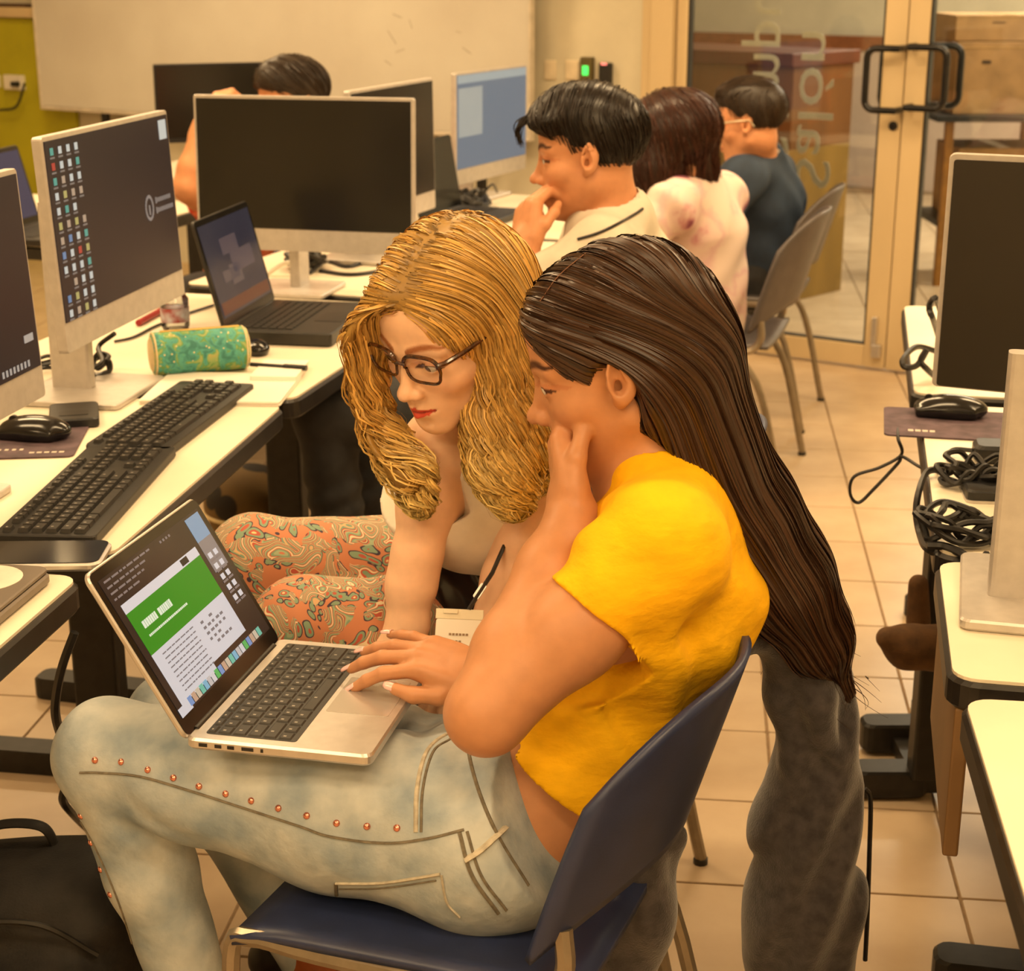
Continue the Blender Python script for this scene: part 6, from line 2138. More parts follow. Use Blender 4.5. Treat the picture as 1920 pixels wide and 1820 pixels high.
nt.links.new(v2.outputs['Distance'], m52.inputs[0]); nt.links.new(m52.outputs[0], cr2.inputs['Fac'])
sel = nt.nodes.new('ShaderNodeMath'); sel.operation = 'GREATER_THAN'; sel.inputs[1].default_value = 0.52
n3 = nt.nodes.new('ShaderNodeTexNoise'); n3.inputs['Scale'].default_value = 26
nt.links.new(mixv.outputs['Result'], n3.inputs['Vector']); nt.links.new(n3.outputs['Fac'], sel.inputs[0])
mx = nt.nodes.new('ShaderNodeMix'); mx.data_type = 'RGBA'
nt.links.new(sel.outputs[0], mx.inputs['Factor']); nt.links.new(cr.outputs['Color'], mx.inputs['A']); nt.links.new(cr2.outputs['Color'], mx.inputs['B'])
nt.links.new(mx.outputs['Result'], bsdf.inputs['Base Color']); bsdf.inputs['Roughness'].default_value = 0.8
M_PAIS = m
F = Fld((-0.56, 1.92, 0.02), (0.20, 2.62, 0.80), 0.0042)
lhip = pelv + np.array([0.0, -0.085, -0.01]); rhip = pelv + np.array([0, 0.085, -0.01])
kn1 = W(478, 1050, 2.30); kn2 = W(560, 1172, 2.16)
F.chain([pelv + np.array([0, 0, 0.05]), pelv], [0.115, 0.122], 0.05)
F.chain([rhip + np.array([0, 0, 0.03]), (rhip + kn1) / 2 + np.array([0, 0, 0.01]), kn1], [0.088, 0.082, 0.066], 0.03)
F.chain([lhip, (lhip + kn2) / 2, kn2], [0.088, 0.080, 0.066], 0.03)
an1 = np.array([kn1[0] + 0.10, kn1[1] - 0.02, 0.30]); an2 = np.array([kn2[0] + 0.08, kn2[1] + 0.05, 0.12])
F.chain([kn1, (kn1 + an1) / 2, an1], [0.066, 0.058, 0.05], 0.02)
F.chain([kn2, (kn2 + an2) / 2, an2], [0.066, 0.055, 0.047], 0.02)
F.disp(lambda x, y, z: 0.0035 * np.sin(40 * (x + .4 * z) + 5 * np.sin(12 * z)) * np.exp(-((z - .6) / .12) ** 2))
tr_ = sdf_obj('trousers', F, M_PAIS, bg, BB, None, 1)
tr_['label'] = 'paisley patterned trousers in red and green'
BGT = F
M_DSHOE = pm('dark_shoe', (0.02, 0.016, 0.013), 0.5, var=0.2)
for a, dz in ((an1, 0.24), (an2, 0.0)):
    F = Fld((a[0] - 0.25, a[1] - 0.12, dz - 0.01), (a[0] + 0.10, a[1] + 0.12, a[2] + 0.08), 0.006)
    F.chain([np.array([a[0] + .01, a[1], dz + 0.05]), np.array([a[0] - 0.15, a[1], dz + 0.037])], [0.045, 0.037], 0.02)
    F.add(cap(np.array([a[0] + .01, a[1], dz + 0.05]), a, 0.042, 0.043), 0.02)
    F.v = np.maximum(F.v, (dz + 0.001 - F.ax[2])[None, None, :].astype(np.float32))
    sdf_obj('shoe', F, M_DSHOE, bg, BB, None, 1)

# wavy hair
H_B = hair_mat('golden_hair', (0.68, 0.45, 0.125), 0.42)
F = Fld((-0.36, 1.84, 0.70), (0.22, 2.36, 1.40), 0.0036)
hair_common(F, bx, None, None, 0.010)
Lc = [W(735, 560, 2.03), W(694, 640, 2.04), W(706, 730, 2.05), W(738, 815, 2.06), W(768, 880, 2.06), W(784, 930, 2.06)]
Rc_ = [W(915, 520, 2.10), W(940, 620, 2.08), W(952, 720, 2.07), W(952, 800, 2.06), W(950, 870, 2.05), W(962, 930, 2.05)]
Bc = [W(935, 520, 2.17), W(965, 620, 2.17), W(985, 720, 2.15), W(990, 810, 2.13), W(985, 880, 2.12)]
F.chain(Lc, [0.030, 0.030, 0.032, 0.031, 0.025, 0.012], 0.02)
F.chain(Rc_, [0.045, 0.042, 0.043, 0.043, 0.034, 0.014], 0.03)
F.chain(Bc, [0.05, 0.05, 0.046, 0.040, 0.022], 0.04)
F.cut(ell(bx((0.0, 0.108, -0.028)), np.array([0.068, 0.072, 0.112]) * bs, bR), 0.010)
F.cut(ell(bx((-0.048, 0.075, -0.035)), np.array([0.030, 0.040, 0.060]) * bs, bR), 0.010)
bhair = sdf_obj('hair', F, H_B, bg, BB, lambda V: np.tile(np.array([0.50, 0.43, 0.34]), (len(V), 1)), 1)  # base mass tinted darker than the strands: depth shade painted into the colour
tL, tR, tB = axis_tangent(Lc), axis_tangent(Rc_), axis_tangent(Bc)
Lc_a, Rc_a = np.array(Lc), np.array(Rc_ + Bc)
PARTX = -0.008
def bdir(P, k):
    x, y, z = bx.loc(P[:, 0], P[:, 1], P[:, 2])
    right = x > PARTX
    sg = np.where(right, 1.0, -1.0)
    D = np.stack([sg * (0.35 + 0.9 * sm01(0.03, 0.10, z)), -0.30 + 0 * z, -0.15 - 1.4 * sm01(0.105, 0.03, z)], 1) @ bR.T
    D /= np.linalg.norm(D, axis=1, keepdims=True)
    dL = np.min(((P[:, None] - Lc_a[None]) ** 2).sum(2), 1)
    dR = np.min(((P[:, None] - Rc_a[None]) ** 2).sum(2), 1)
    T = np.where((dL < dR)[:, None], tL(P), np.where((P[:, 1] > 2.11)[:, None], tB(P), tR(P)))
    w = sm01(0.05, -0.02, z)
    return D * (1 - w)[:, None] + T * w[:, None]
st, r = surf_points(F, 4600, lambda V: (bx.loc(V[:, 0], V[:, 1], V[:, 2])[2] > 0.02), 8)
st2, _ = surf_points(F, 2600, lambda V: (bx.loc(V[:, 0], V[:, 1], V[:, 2])[2] <= 0.03), 9)
nA = len(st)
st = np.concatenate([st, st2]); n = len(st)
steps = 40
Pst = flow_strands(F, st, bdir, steps, 0.0104, r.uniform(-0.002, 0.004, n))
ins = np.stack([F.sample(Pst[:, k]) < 0.018 for k in range(steps + 1)], 1)
xx_, yy_, zz_ = bx.loc(Pst[:, :, 0], Pst[:, :, 1], Pst[:, :, 2])
ins &= ~(((xx_ / 0.058) ** 2 + ((yy_ - 0.108) / 0.062) ** 2 + ((zz_ + 0.022) / 0.092) ** 2 < 1) & (zz_ > -0.085))
ins = np.minimum.accumulate(ins, axis=1)
for k in range(1, steps + 1):
    fz = ~ins[:, k]
    Pst[fz, k] = Pst[fz, k - 1] + (Pst[fz, k - 1] - Pst[fz, max(k - 2, 0)]) * 0.3
# waves: locks share phase through their position so they stay bundled
arc = np.concatenate([np.zeros((n, 1)), np.cumsum(np.linalg.norm(np.diff(Pst, axis=1), axis=2), axis=1)], 1)
_, _, zl = bx.loc(Pst[:, :, 0], Pst[:, :, 1], Pst[:, :, 2])
amp = sm01(0.05, -0.16, zl) * 0.011 + sm01(-0.12, -0.24, zl) * 0.006
clump = np.floor((st[:, 0] * 37 + st[:, 1] * 53 + st[:, 2] * 41) * 1.6)
ph = (np.sin(clump * 12.9898) * 43758.5453 % 1) * 6.28
fr_ = 95 + 30 * (np.sin(clump * 4.1) % 1)
tanv = np.gradient(Pst, axis=1); tanv /= np.maximum(1e-9, np.linalg.norm(tanv, axis=2, keepdims=True))
gN = np.stack([F.grad(Pst[:, k]) for k in range(steps + 1)], 1)
bN = np.cross(tanv, gN)
wv = np.sin(zl * fr_[:, None] + ph[:, None])
wc = np.cos(zl * fr_[:, None] + ph[:, None])
Pst = Pst + bN * (amp * wv)[:, :, None] + gN * (amp * 0.6 * (wc + 0.5))[:, :, None] + r.normal(0, 0.0016, (n, 1, 3))
tl = np.linspace(0, 1, steps + 1)[None]
endl = r.uniform(0.6, 1.05, (n, 1))
rad = r.uniform(0.0007, 0.0015, (n, 1)) * np.clip((endl - tl) * 7, 0.03, 1) * np.where(ins, 1, 0.05)
# colour: darker roots and undersides, honey mid lengths, paler ends
rt = sm01(0.105, 0.075, zl) * 0 + 1
tipc = sm01(-0.05, -0.24, zl)
xl, yl, zl0 = bx.loc(Pst[:, :, 0], Pst[:, :, 1], Pst[:, :, 2])
rootd = np.exp(-((xl - PARTX) / 0.013) ** 2) * sm01(0.06, 0.09, zl0)
br = r.uniform(0.55, 1.35, (n, 1))
cl = (np.array([0.95, 0.85, 0.8]) * (1 - tipc)[:, :, None] + np.array([1.25, 1.5, 2.1]) * tipc[:, :, None]) * br[:, :, None]
cl = cl * (1 - 0.72 * rootd)[:, :, None]
ribbons_obj('hair_strands', Pst, gN, rad * 1.05, cl, H_B, bhair, BB)
# ------------------------------------------------------------------ the other people
LAST = {}
def limb_person(label, base, skin, shirt_mat, trou_mat, J, ho, hxf, hh=0.004, hands=True, shirt_g=0.012, neckline=0.062, collar=None, sleeve=0.6, shirt_col=None):
    """seated figure from a joint dictionary (world points)"""
    base = np.asarray(base, float)
    p = person(label, base)
    pts = [J[k] for k in J]
    lo = np.min(pts, 0) - 0.2; hi = np.max(pts + [hxf((0, 0, 0.13))], 0) + 0.17
    F = Fld((lo[0], lo[1], max(0.35, lo[2])), hi, hh)
    add_head(F, hxf, ho)
    F.chain([hxf((0, -0.030, -0.055)), J['neck'], J['neck'] + (J['chest'] - J['neck']) * .3], [0.055, 0.056, 0.08], 0.03)
    F.chain([J['neck'] + (J['chest'] - J['neck']) * .3, J['chest'], J['waist'], J['pelv']], [0.09, 0.11, 0.10, 0.12], 0.05)
    F.add(cap(J['lsh'], J['rsh'], 0.055), 0.05)
    infos = {}
    for s in 'lr':
        F.chain([J[s + 'sh'], (J[s + 'sh'] + J[s + 'el']) / 2, J[s + 'el']], [0.054, 0.048, 0.042], 0.03)
        F.chain([J[s + 'el'], J[s + 'el'] + (J[s + 'wr'] - J[s + 'el']) * .3, J[s + 'wr']], [0.042, 0.041, 0.028], 0.02)
        hd = J.get(s + 'hand')
        f_ = unit(J[s + 'hf']) if (s + 'hf') in J else unit(J[s + 'wr'] - J[s + 'el'])
        up = J.get(s + 'hu', np.array([0.1, -0.2, 1.0]))
        add_hand(F, Xf(J[s + 'wr'], frame_from(f_, up), 1.03), J_pose.get(s if (s + 'hf') in J else '', relax), 1 if s == 'l' else -1)
    sdf_obj('body', F, skin, p, base, lambda V: face_col(hxf, ho, V), 1)
    LAST['body'] = F
    F = Fld((lo[0], lo[1], max(0.40, lo[2])), (hi[0], hi[1], J['neck'][2] + 0.16), 0.0055)
    g = shirt_g
    F.chain([J['neck'] + (J['chest'] - J['neck']) * .1, J['chest'], J['waist'], J['pelv']], [0.078, 0.118, 0.112, 0.125], 0.06, g)
    F.add(cap(J['lsh'], J['rsh'], 0.056), 0.05, g)
    for s in 'lr':
        F.add(cap(J[s + 'sh'], J['neck'], 0.048, 0.046), 0.05, g)
        e = J[s + 'sh'] + (J[s + 'el'] - J[s + 'sh']) * (sleeve + .06)
        F.add(cap(J[s + 'sh'], e, 0.056, 0.056), 0.035, g)
        hemcut(F, J[s + 'sh'] + (J[s + 'el'] - J[s + 'sh']) * sleeve, unit(J[s + 'el'] - J[s + 'sh']), 0.095, 1)
    F.cut(cap(hxf((0, -0.02, -0.05)), J['neck'] + unit(J['neck'] - J['chest']) * 0.01, neckline, neckline + 0.012), 0.005)
    F.v = np.maximum(F.v, (J['pelv'][2] - 0.02 - F.ax[2])[None, None, :].astype(np.float32))
    F.disp(lambda x, y, z: 0.0035 * np.sin(45 * (z + .4 * x) + 5 * np.sin(10 * y + 8 * x)))
    LAST['shirt'] = F
    so = sdf_obj('shirt', F, shirt_mat, p, base, None, 1)
    F2 = Fld((min(J[k][0] for k in ('pelv', 'lkn', 'rkn', 'lan', 'ran')) - .16, min(J[k][1] for k in ('pelv', 'lkn', 'rkn', 'lan', 'ran')) - .16, 0.03),
             (max(J[k][0] for k in ('pelv', 'lkn', 'rkn', 'lan', 'ran')) + .17, max(J[k][1] for k in ('pelv', 'lkn', 'rkn', 'lan', 'ran')) + .17, J['pelv'][2] + 0.12), 0.0065)
    F2.chain([J['pelv'] + np.array([0, 0, .06]), J['pelv']], [0.115, 0.13], 0.05)
    side = unit(J['lsh'] - J['rsh']) * 0.085; side[2] = 0
    for s, sg in (('l', 1), ('r', -1)):
        h_ = J['pelv'] + side * sg - np.array([0, 0, 0.01])
        F2.chain([h_, (h_ + J[s + 'kn']) / 2, J[s + 'kn']], [0.09, 0.083, 0.066], 0.03)
        F2.chain([J[s + 'kn'], (J[s + 'kn'] + J[s + 'an']) / 2, J[s + 'an']], [0.064, 0.056, 0.048], 0.02)
    F2.disp(lambda x, y, z: 0.0032 * np.sin(70 * (z - .6 * x) + 4 * np.sin(16 * z)))
    sdf_obj('trousers', F2, trou_mat, p, base, None, 1)
    for s in 'lr':
        a = J[s + 'an']
        fd = unit(np.array([J[s + 'kn'][0] - J['pelv'][0], J[s + 'kn'][1] - J['pelv'][1], 0]))
        F3 = Fld(a - np.array([.24, .24, a[2] + .01]), a + np.array([.24, .24, .06]), 0.008)
        z0 = a[2] - 0.10
        F3.chain([np.array([a[0], a[1], z0 + .05]), np.array([a[0], a[1], z0 + .04]) + fd * .15], [0.046, 0.039], 0.02)
        F3.add(cap(np.array([a[0], a[1], z0 + .05]), a, 0.045, 0.05), 0.02)
        F3.v = np.maximum(F3.v, (z0 + 0.001 - F3.ax[2])[None, None, :].astype(np.float32))
        sdf_obj('shoe', F3, M_DSHOE, p, base, None, 1)
    return p, so
def short_hair(p, base, xf, mat, n, dirv, top=0.02, seed=1, fade=0.0, lvl=(-0.002, 0.004), tint=(1, .95, .9), fringe=0.0, cutf=None):
    F = Fld(xf((0, 0, 0)) - 0.2, xf((0, 0, 0)) + 0.22, 0.0042)
    F.add(ell(xf((0, -0.024, 0.040)), np.array([0.075, 0.096, 0.080]) * xf.s + 0.003, xf.R), 0.01)
    F.add(ell(xf((0, 0.012, 0.078)), np.array([0.066, 0.082, 0.042 + top]) * xf.s, xf.R), 0.03)
    if fringe:
        F.add(ell(xf((-0.02, 0.066, 0.072)), np.array([0.056, 0.034, 0.030]) * xf.s, xf.R), 0.02)
    F.cut(ell(xf((0, 0.10, -0.035)), np.array([0.12, 0.074, 0.105]) * xf.s, xf.R), 0.010)
    for s in (-1, 1):
        F.cut(ell(xf((s * 0.085, 0.008, -0.035)), np.array([0.035, 0.038, 0.060]) * xf.s, xf.R), 0.008)
    F.cut(ell(xf((0, -0.03, -0.138)), np.array([0.12, 0.13, 0.078]) * xf.s, xf.R), 0.012)
    ho_ = sdf_obj('hair', F, mat, p, base, lambda V: np.full((len(V), 3), 0.6), 1)
    st, r = surf_points(F, n, lambda V: np.ones(len(V), bool), seed)
    def dfn(P, k):
        x, y, z = xf.loc(P[:, 0], P[:, 1], P[:, 2])
        D = dirv(x, y, z) @ xf.R.T
        return D / np.maximum(1e-6, np.linalg.norm(D, axis=1, keepdims=True))
    Ps = flow_strands(F, st, dfn, 9, 0.0075, r.uniform(*lvl, n))
    ins = np.minimum.accumulate(np.stack([F.sample(Ps[:, k]) < 0.008 for k in range(10)], 1), axis=1)
    for k in range(1, 10):
        fz = ~ins[:, k]
        Ps[fz, k] = Ps[fz, k - 1] + (Ps[fz, k - 1] - Ps[fz, max(0, k - 2)]) * .3
    rad = r.uniform(0.0009, 0.0018, (n, 1)) * np.linspace(1, .25, 10)[None] * np.where(ins, 1, .1)
    strands_obj('hair_strands', Ps, rad, r.uniform(.5, 1.5, (n, 1)) * np.array(tint), mat, ho_, base)
    return F

# --- man with his hand at his mouth
MBASE = np.array([0.18, 3.42, 0.0])
S_M = skin_mat('skin_tan', lin(208, 146, 104))
mf = unit((-0.985, 0.10, -0.13))
mR = frame_from(mf, (0, 0.0, 1))
ms = 1.06
mo = W(1106, 297, 3.27) - ms * (mR @ np.array([-0.0755, -0.010, -0.002]))
mx_ = Xf(mo, mR, ms)
mo_ = dict(male=0.6, smile=0.0, open=0.0046, brow=(0.10, 0.06, 0.04), browt=1.3, lip=(0.85, 0.56, 0.52), nose=1.15, blush=0.15, jaw=0.98)
J_pose = {'l': {'index': ((0.75, 0.9, 0.5), 0.0), 'middle': ((0.8, 0.95, 0.5), 0.0), 'ring': ((0.85, 1.0, 0.5), 0.0), 'pinky': ((0.9, 1.0, 0.5), -0.03), 'thumb': [(0.040, 0.048, -0.014), (0.044, 0.075, -0.030), (0.036, 0.096, -0.044)]}}
J_pose['r'] = J_pose['l']
J = dict(neck=W(1150, 420, 3.36), chest=W(1160, 545, 3.40), waist=W(1160, 660, 3.42), pelv=W(1130, 745, 3.42),
         lsh=W(1130, 480, 3.22), rsh=W(1120, 455, 3.57), lel=W(945, 590, 3.22), lwr=W(984, 470, 3.26), rel=W(1010, 620, 3.60), rwr=W(880, 570, 3.52),
         lhf=W(992, 380, 3.30) - W(984, 470, 3.26), lhu=np.array([-0.8, -0.6, 0.0]),
         lkn=W(610, 775, 3.32), rkn=W(640, 735, 3.56))
J['lan'] = np.array([J['lkn'][0] + .04, J['lkn'][1], .10]); J['ran'] = np.array([J['rkn'][0] + .10, J['rkn'][1], .10])
M_WSH = pm('white_tshirt', lin(212, 202, 184), 0.8, var=0.05, scale=18, bump=0.1, bscale=600)
M_DJEAN = pm('black_denim', lin(44, 44, 46), 0.8, var=0.25, scale=16, bump=0.15, bscale=600)
mp_, _ = limb_person('man in white T-shirt with dark hair holding his hand to his mouth', MBASE, S_M, M_WSH, M_DJEAN, J, mo_, mx_, 0.0034)
for s in (-1, 1):
    eye_obj(mx_, s, unit(mf + np.array([0, 0, -.1])), mp_, MBASE, IRIS_B)
H_M = hair_mat('black_brown_hair', (0.016, 0.010, 0.007), 0.33)
def mdir(x, y, z):
    t = sm01(0.06, 0.10, z)
    return np.stack([np.where(x > 0.03, 0.6, -0.7) * t - 0 * x, 0.25 * t - 0.25 * (1 - t), -0.35 * t - 1.0 * (1 - t)], 1)
short_hair(mp_, MBASE, mx_, H_M, 1500, mdir, 0.012, 21, fringe=1.0)
# front lock hanging over the forehead
r = np.random.default_rng(4)
lk = []
for k in range(40):
    a = mx_((-0.035 + r.normal(0, .006), 0.085 + r.normal(0, .004), 0.088 + r.normal(0, .004)))
    b = mx_((-0.045 + r.normal(0, .005), 0.118 + r.normal(0, .003), 0.066 + r.normal(0, .004)))
    c = mx_((-0.045 + r.normal(0, .004), 0.117 + r.normal(0, .003), 0.036 + r.normal(0, .005)))
    lk.append(spline([a, b, c], 5))
strands_obj('hair_lock', np.array(lk), np.tile(np.linspace(.0014, .0004, len(lk[0])), (40, 1)), np.full((40, 3), 1.0), H_M, mp_, MBASE)
# cord necklace and bracelet
nk = thing('necklace', 'thin black cord round the neck of the man in white', 'necklace', J['neck'])
nb_ = np.array(nk.location)
npts = []
for q in spline([np.array([1084., 449, 0]), np.array([1120., 438, 0]), np.array([1155., 422, 0]), np.array([1190., 402, 0]), np.array([1204., 392, 0])], 6):
    best = None
    for Fq in (LAST['body'], LAST['shirt']):
        p, nn = on_surf(Fq, q[0], q[1], 0.002, 2.8, 3.8)
        if p is not None and (best is None or p[1] < best[1]):
            best = p
    if best is not None:
        npts.append(best - nb_)
MB().tube(npts, 0.0030, 6).obj('cord', M_CABLE, nk, True)
wv = J['lwr'] + unit(J['lel'] - J['lwr']) * 0.035
br_ = thing('bracelet', 'thin dark bracelet on the raised wrist of the man in white', 'bracelet', wv)
fa = frame_from(unit(J['lwr'] - J['lel']), (1, 0, 0))
MB().tube([fa @ np.array([0.034 * math.cos(a), 0, 0.034 * math.sin(a)]) for a in np.linspace(0, 2 * math.pi, 25)], 0.0028, 6, cap=False).obj('band', pm('bracelet_cord', lin(96, 66, 30), 0.6), br_, True)

# --- woman in pink seen from behind
PB = np.array([0.64, 4.88, 0.0])
S_P = skin_mat('skin_pink', lin(206, 150, 112))
pf = unit((-0.85, 0.50, -0.12))
pR = frame_from(pf)
px_ = Xf(W(1262, 268, 4.86), pR, 1.05)
J = dict(neck=W(1290, 350, 4.92), chest=W(1310, 440, 4.92), waist=W(1315, 540, 4.92), pelv=W(1310, 615, 4.92),
         lsh=W(1260, 385, 4.76), rsh=W(1352, 372, 5.06), lel=W(1150, 500, 4.72), lwr=W(1060, 480, 4.80), rel=W(1290, 500, 5.16), rwr=W(1180, 480, 5.12),
         lkn=W(1040, 640, 4.98), rkn=W(1090, 620, 5.2))
J['lan'] = np.array([J['lkn'][0], J['lkn'][1], .10]); J['ran'] = np.array([J['rkn'][0], J['rkn'][1], .10])
m = bpy.data.materials.new('pink_floral')
m.use_nodes = True
nt = m.node_tree
bsdf = nt.nodes['Principled BSDF']; bsdf.inputs['Roughness'].default_value = 0.75
tc = nt.nodes.new('ShaderNodeTexCoord')
v = nt.nodes.new('ShaderNodeTexVoronoi'); v.inputs['Scale'].default_value = 7.0
nz = nt.nodes.new('ShaderNodeTexNoise'); nz.inputs['Scale'].default_value = 22; nz.inputs['Detail'].default_value = 4
nt.links.new(tc.outputs['Object'], v.inputs['Vector']); nt.links.new(tc.outputs['Object'], nz.inputs['Vector'])
ad = nt.nodes.new('ShaderNodeMath'); ad.operation = 'MULTIPLY_ADD'; ad.inputs[1].default_value = 0.45
nt.links.new(nz.outputs['Fac'], ad.inputs[0]); nt.links.new(v.outputs['Distance'], ad.inputs[2])
cr = nt.nodes.new('ShaderNodeValToRGB')
e = cr.color_ramp.elements
e[0].position = 0.36; e[0].color = (*lin(150, 84, 108), 1)
e[1].position = 0.42; e[1].color = (*lin(206, 150, 156), 1)
for pos, c_ in ((0.48, (226, 196, 192)), (0.62, (230, 206, 196)), (0.72, (220, 184, 184)), (0.84, (232, 212, 200))):
    q = e.new(pos); q.color = (*lin(*c_), 1)
nt.links.new(ad.outputs[0], cr.inputs['Fac']); nt.links.new(cr.outputs['Color'], bsdf.inputs['Base Color'])
pp_, _ = limb_person('woman in pink floral blouse with brown hair seen from behind', PB, S_P, m, M_DJEAN, J, dict(), px_, 0.0045, sleeve=0.75)
H_P = hair_mat('auburn_hair', (0.050, 0.017, 0.009), 0.36)
ax_ = [W(1265, 240, 4.90), W(1300, 300, 4.93), W(1315, 345, 4.92), W(1285, 370, 4.86), W(1250, 395, 4.84)]
F = Fld((0.30, 4.62, 0.70), (0.86, 5.12, 1.36), 0.005)
hair_common(F, px_, None, None, 0.022)
F.chain([W(1250, 235, 4.88), W(1285, 300, 4.90), W(1320, 345, 4.92)], [0.09, 0.082, 0.045], 0.05)
F.chain([W(1225, 250, 4.84), W(1225, 320, 4.82), W(1212, 385, 4.80), W(1205, 430, 4.79)], [0.085, 0.07, 0.045, 0.025], 0.05)
F.chain([W(1290, 330, 4.88), W(1270, 350, 4.84)], [0.06, 0.04], 0.04)
F.cut(ell(px_((0, 0.10, -0.045)), np.array([0.075, 0.07, 0.10]) * 1.05, pR), 0.01)
sdf_obj('hair', F, H_P, pp_, PB, lambda V: np.full((len(V), 3), 0.6), 1)
st, r = surf_points(F, 1500, lambda V: np.ones(len(V), bool), 31)
def pdir(P, k):
    x, y, z = px_.loc(P[:, 0], P[:, 1], P[:, 2])
    D = np.stack([0.25 * np.sign(x), -0.25 - 0.4 * sm01(.02, .1, z), -0.9 + 0 * x], 1) @ pR.T
    D[:, 0] += 0.35 * np.clip((P[:, 0] - 0.45) * 5, -1, 1)
    return D / np.linalg.norm(D, axis=1, keepdims=True)
Ps = flow_strands(F, st, pdir, 14, 0.010, r.uniform(-.002, .006, len(st)))
ph = r.uniform(0, 6.28, (len(st), 1))
Ps[:, :, 0] += 0.006 * np.sin(Ps[:, :, 2] * 70 + ph) * np.linspace(0, 1, 15)[None]
rad = r.uniform(.0014, .0026, (len(st), 1)) * np.linspace(1, .3, 15)[None]
strands_obj('hair_strands', Ps, rad, r.uniform(.5, 1.6, (len(st), 1)) * np.array([1, .92, .9]), H_P, pp_, PB)

# --- man in navy shirt near the door
NB_ = np.array([0.78, 5.60, 0.0])
nf = unit((-0.93, 0.34, -0.16))
nR = frame_from(nf)
nx_ = Xf(W(1404, 228, 5.48), nR, 1.08)
J = dict(neck=W(1420, 300, 5.56), chest=W(1430, 375, 5.60), waist=W(1430, 460, 5.62), pelv=W(1420, 520, 5.62),
         lsh=W(1392, 335, 5.42), rsh=W(1452, 330, 5.74), lel=W(1330, 440, 5.36), lwr=W(1270, 430, 5.44), rel=W(1400, 430, 5.84), rwr=W(1320, 430, 5.80),
         lkn=W(1250, 550, 5.70), rkn=W(1270, 540, 5.9))
J['lan'] = np.array([J['lkn'][0], J['lkn'][1], .10]); J['ran'] = np.array([J['rkn'][0], J['rkn'][1], .10])
M_NAVY = pm('navy_knit', lin(46, 62, 84), 0.8, var=0.1, scale=20, bump=0.1, bscale=500)
np_, _ = limb_person('man in navy shirt and glasses sitting by the door', NB_, S_M, M_NAVY, M_DJEAN, J, dict(male=.7, brow=(.1, .06, .04), jaw=1.0), nx_, 0.0048, neckline=0.052)
H_N = hair_mat('short_brown_hair', (0.035, 0.020, 0.010), 0.45)
short_hair(np_, NB_, nx_, H_N, 900, lambda x, y, z: np.stack([0.2 * np.sign(x), 0.5 * sm01(.06, .1, z) - .2, -0.8 + 1.0 * sm01(.06, .11, z)], 1), 0.014, 23, tint=(1.1, 1, .9))
col_ = MB()
Rn = frame_from(unit(J['neck'] - J['chest']), (0, 1, 0))
cc = J['neck'] + unit(J['neck'] - J['chest']) * 0.030 - NB_
pts = [cc + Rn @ np.array([0.066 * math.cos(a), 0.0, 0.066 * math.sin(a)]) for a in np.linspace(0, 2 * math.pi, 30)]
o_ = col_.tube(pts, 0.018, 8, cap=False, flat=1.0).obj('collar', pm('grey_collar', lin(176, 164, 156), 0.8, var=0.08, scale=60), np_, True)
g5 = thing('eyeglasses', 'pale rimmed glasses worn by the man in navy', 'glasses', nx_((0, .1, 0)))
glasses(Xf(nx_((0, 0, .002)), nR, 1.08), g5, np.array(g5.location), pm('pale_rim', lin(206, 190, 160), 0.3, metal=.5), M_LENS, rw=0.0022)

# --- person in red behind the blank monitor
RB = np.array([-0.80, 5.08, 0.0])
rf_ = unit((-0.75, -0.55, -0.2))
rR_ = frame_from(rf_)
rx_ = Xf(W(548, 195, 5.00), rR_, 1.06)
J = dict(neck=W(505, 290, 5.06), chest=W(470, 390, 5.10), waist=W(465, 480, 5.12), pelv=W(470, 560, 5.12),
         lsh=W(560, 345, 5.02), rsh=W(405, 375, 4.98), rel=W(352, 352, 4.90), rwr=W(380, 235, 4.94), lel=W(600, 470, 4.9), lwr=W(540, 490, 4.75),
         rhf=np.array([0.35, 0.0, 0.6]), rhu=np.array([-1.0, -.2, .3]),
         lkn=W(380, 600, 4.85), rkn=W(330, 560, 5.0))
J['lan'] = np.array([J['lkn'][0], J['lkn'][1], .10]); J['ran'] = np.array([J['rkn'][0], J['rkn'][1], .10])
M_RED = pm('red_print', lin(206, 62, 34), 0.75, var=0.2, scale=24, second=lin(226, 140, 96))
rp_, _ = limb_person('person in red top behind the blank monitor', RB, S_M, M_RED, M_DJEAN, J, dict(brow=(.1, .06, .04)), rx_, 0.0045, sleeve=0.55)
short_hair(rp_, RB, rx_, H_N, 900, lambda x, y, z: np.stack([0.5 * np.sign(x), -0.4 + 0 * x, -0.7 + 0 * x], 1), 0.016, 29)
# ------------------------------------------------------------------ hoodie over the chair back
M_HOOD = pm('charcoal_fleece', lin(74, 70, 72), 0.95, var=0.18, scale=60, bump=0.35, bscale=350, sheen=0.5, second=lin(50, 47, 50))
JB = W(1480, 1250, 1.98)
jk = thing('hoodie', 'charcoal hooded sweatshirt hanging over the chair back', 'hoodie', (JB[0], JB[1], 0.25))
jb = np.array(jk.location)
F = Fld((0.12, 1.66, 0.06), (0.56, 2.20, 0.92), 0.0045)
F.chain([W(1395, 1205, 1.875), W(1450, 1165, 1.93), W(1510, 1165, 1.97)], [0.016, 0.036, 0.040], 0.03)
F.chain([W(1510, 1190, 1.965), W(1520, 1270, 1.98), W(1525, 1360, 1.985), W(1532, 1450, 1.99), W(1512, 1560, 1.995), W(1500, 1680, 2.00), W(1512, 1900, 2.01)], [0.042, 0.048, 0.048, 0.056, 0.066, 0.078, 0.074], 0.03)
F.chain([W(1470, 1190, 1.93), W(1475, 1300, 1.945), W(1480, 1420, 1.955)], [0.030, 0.024, 0.018], 0.02)
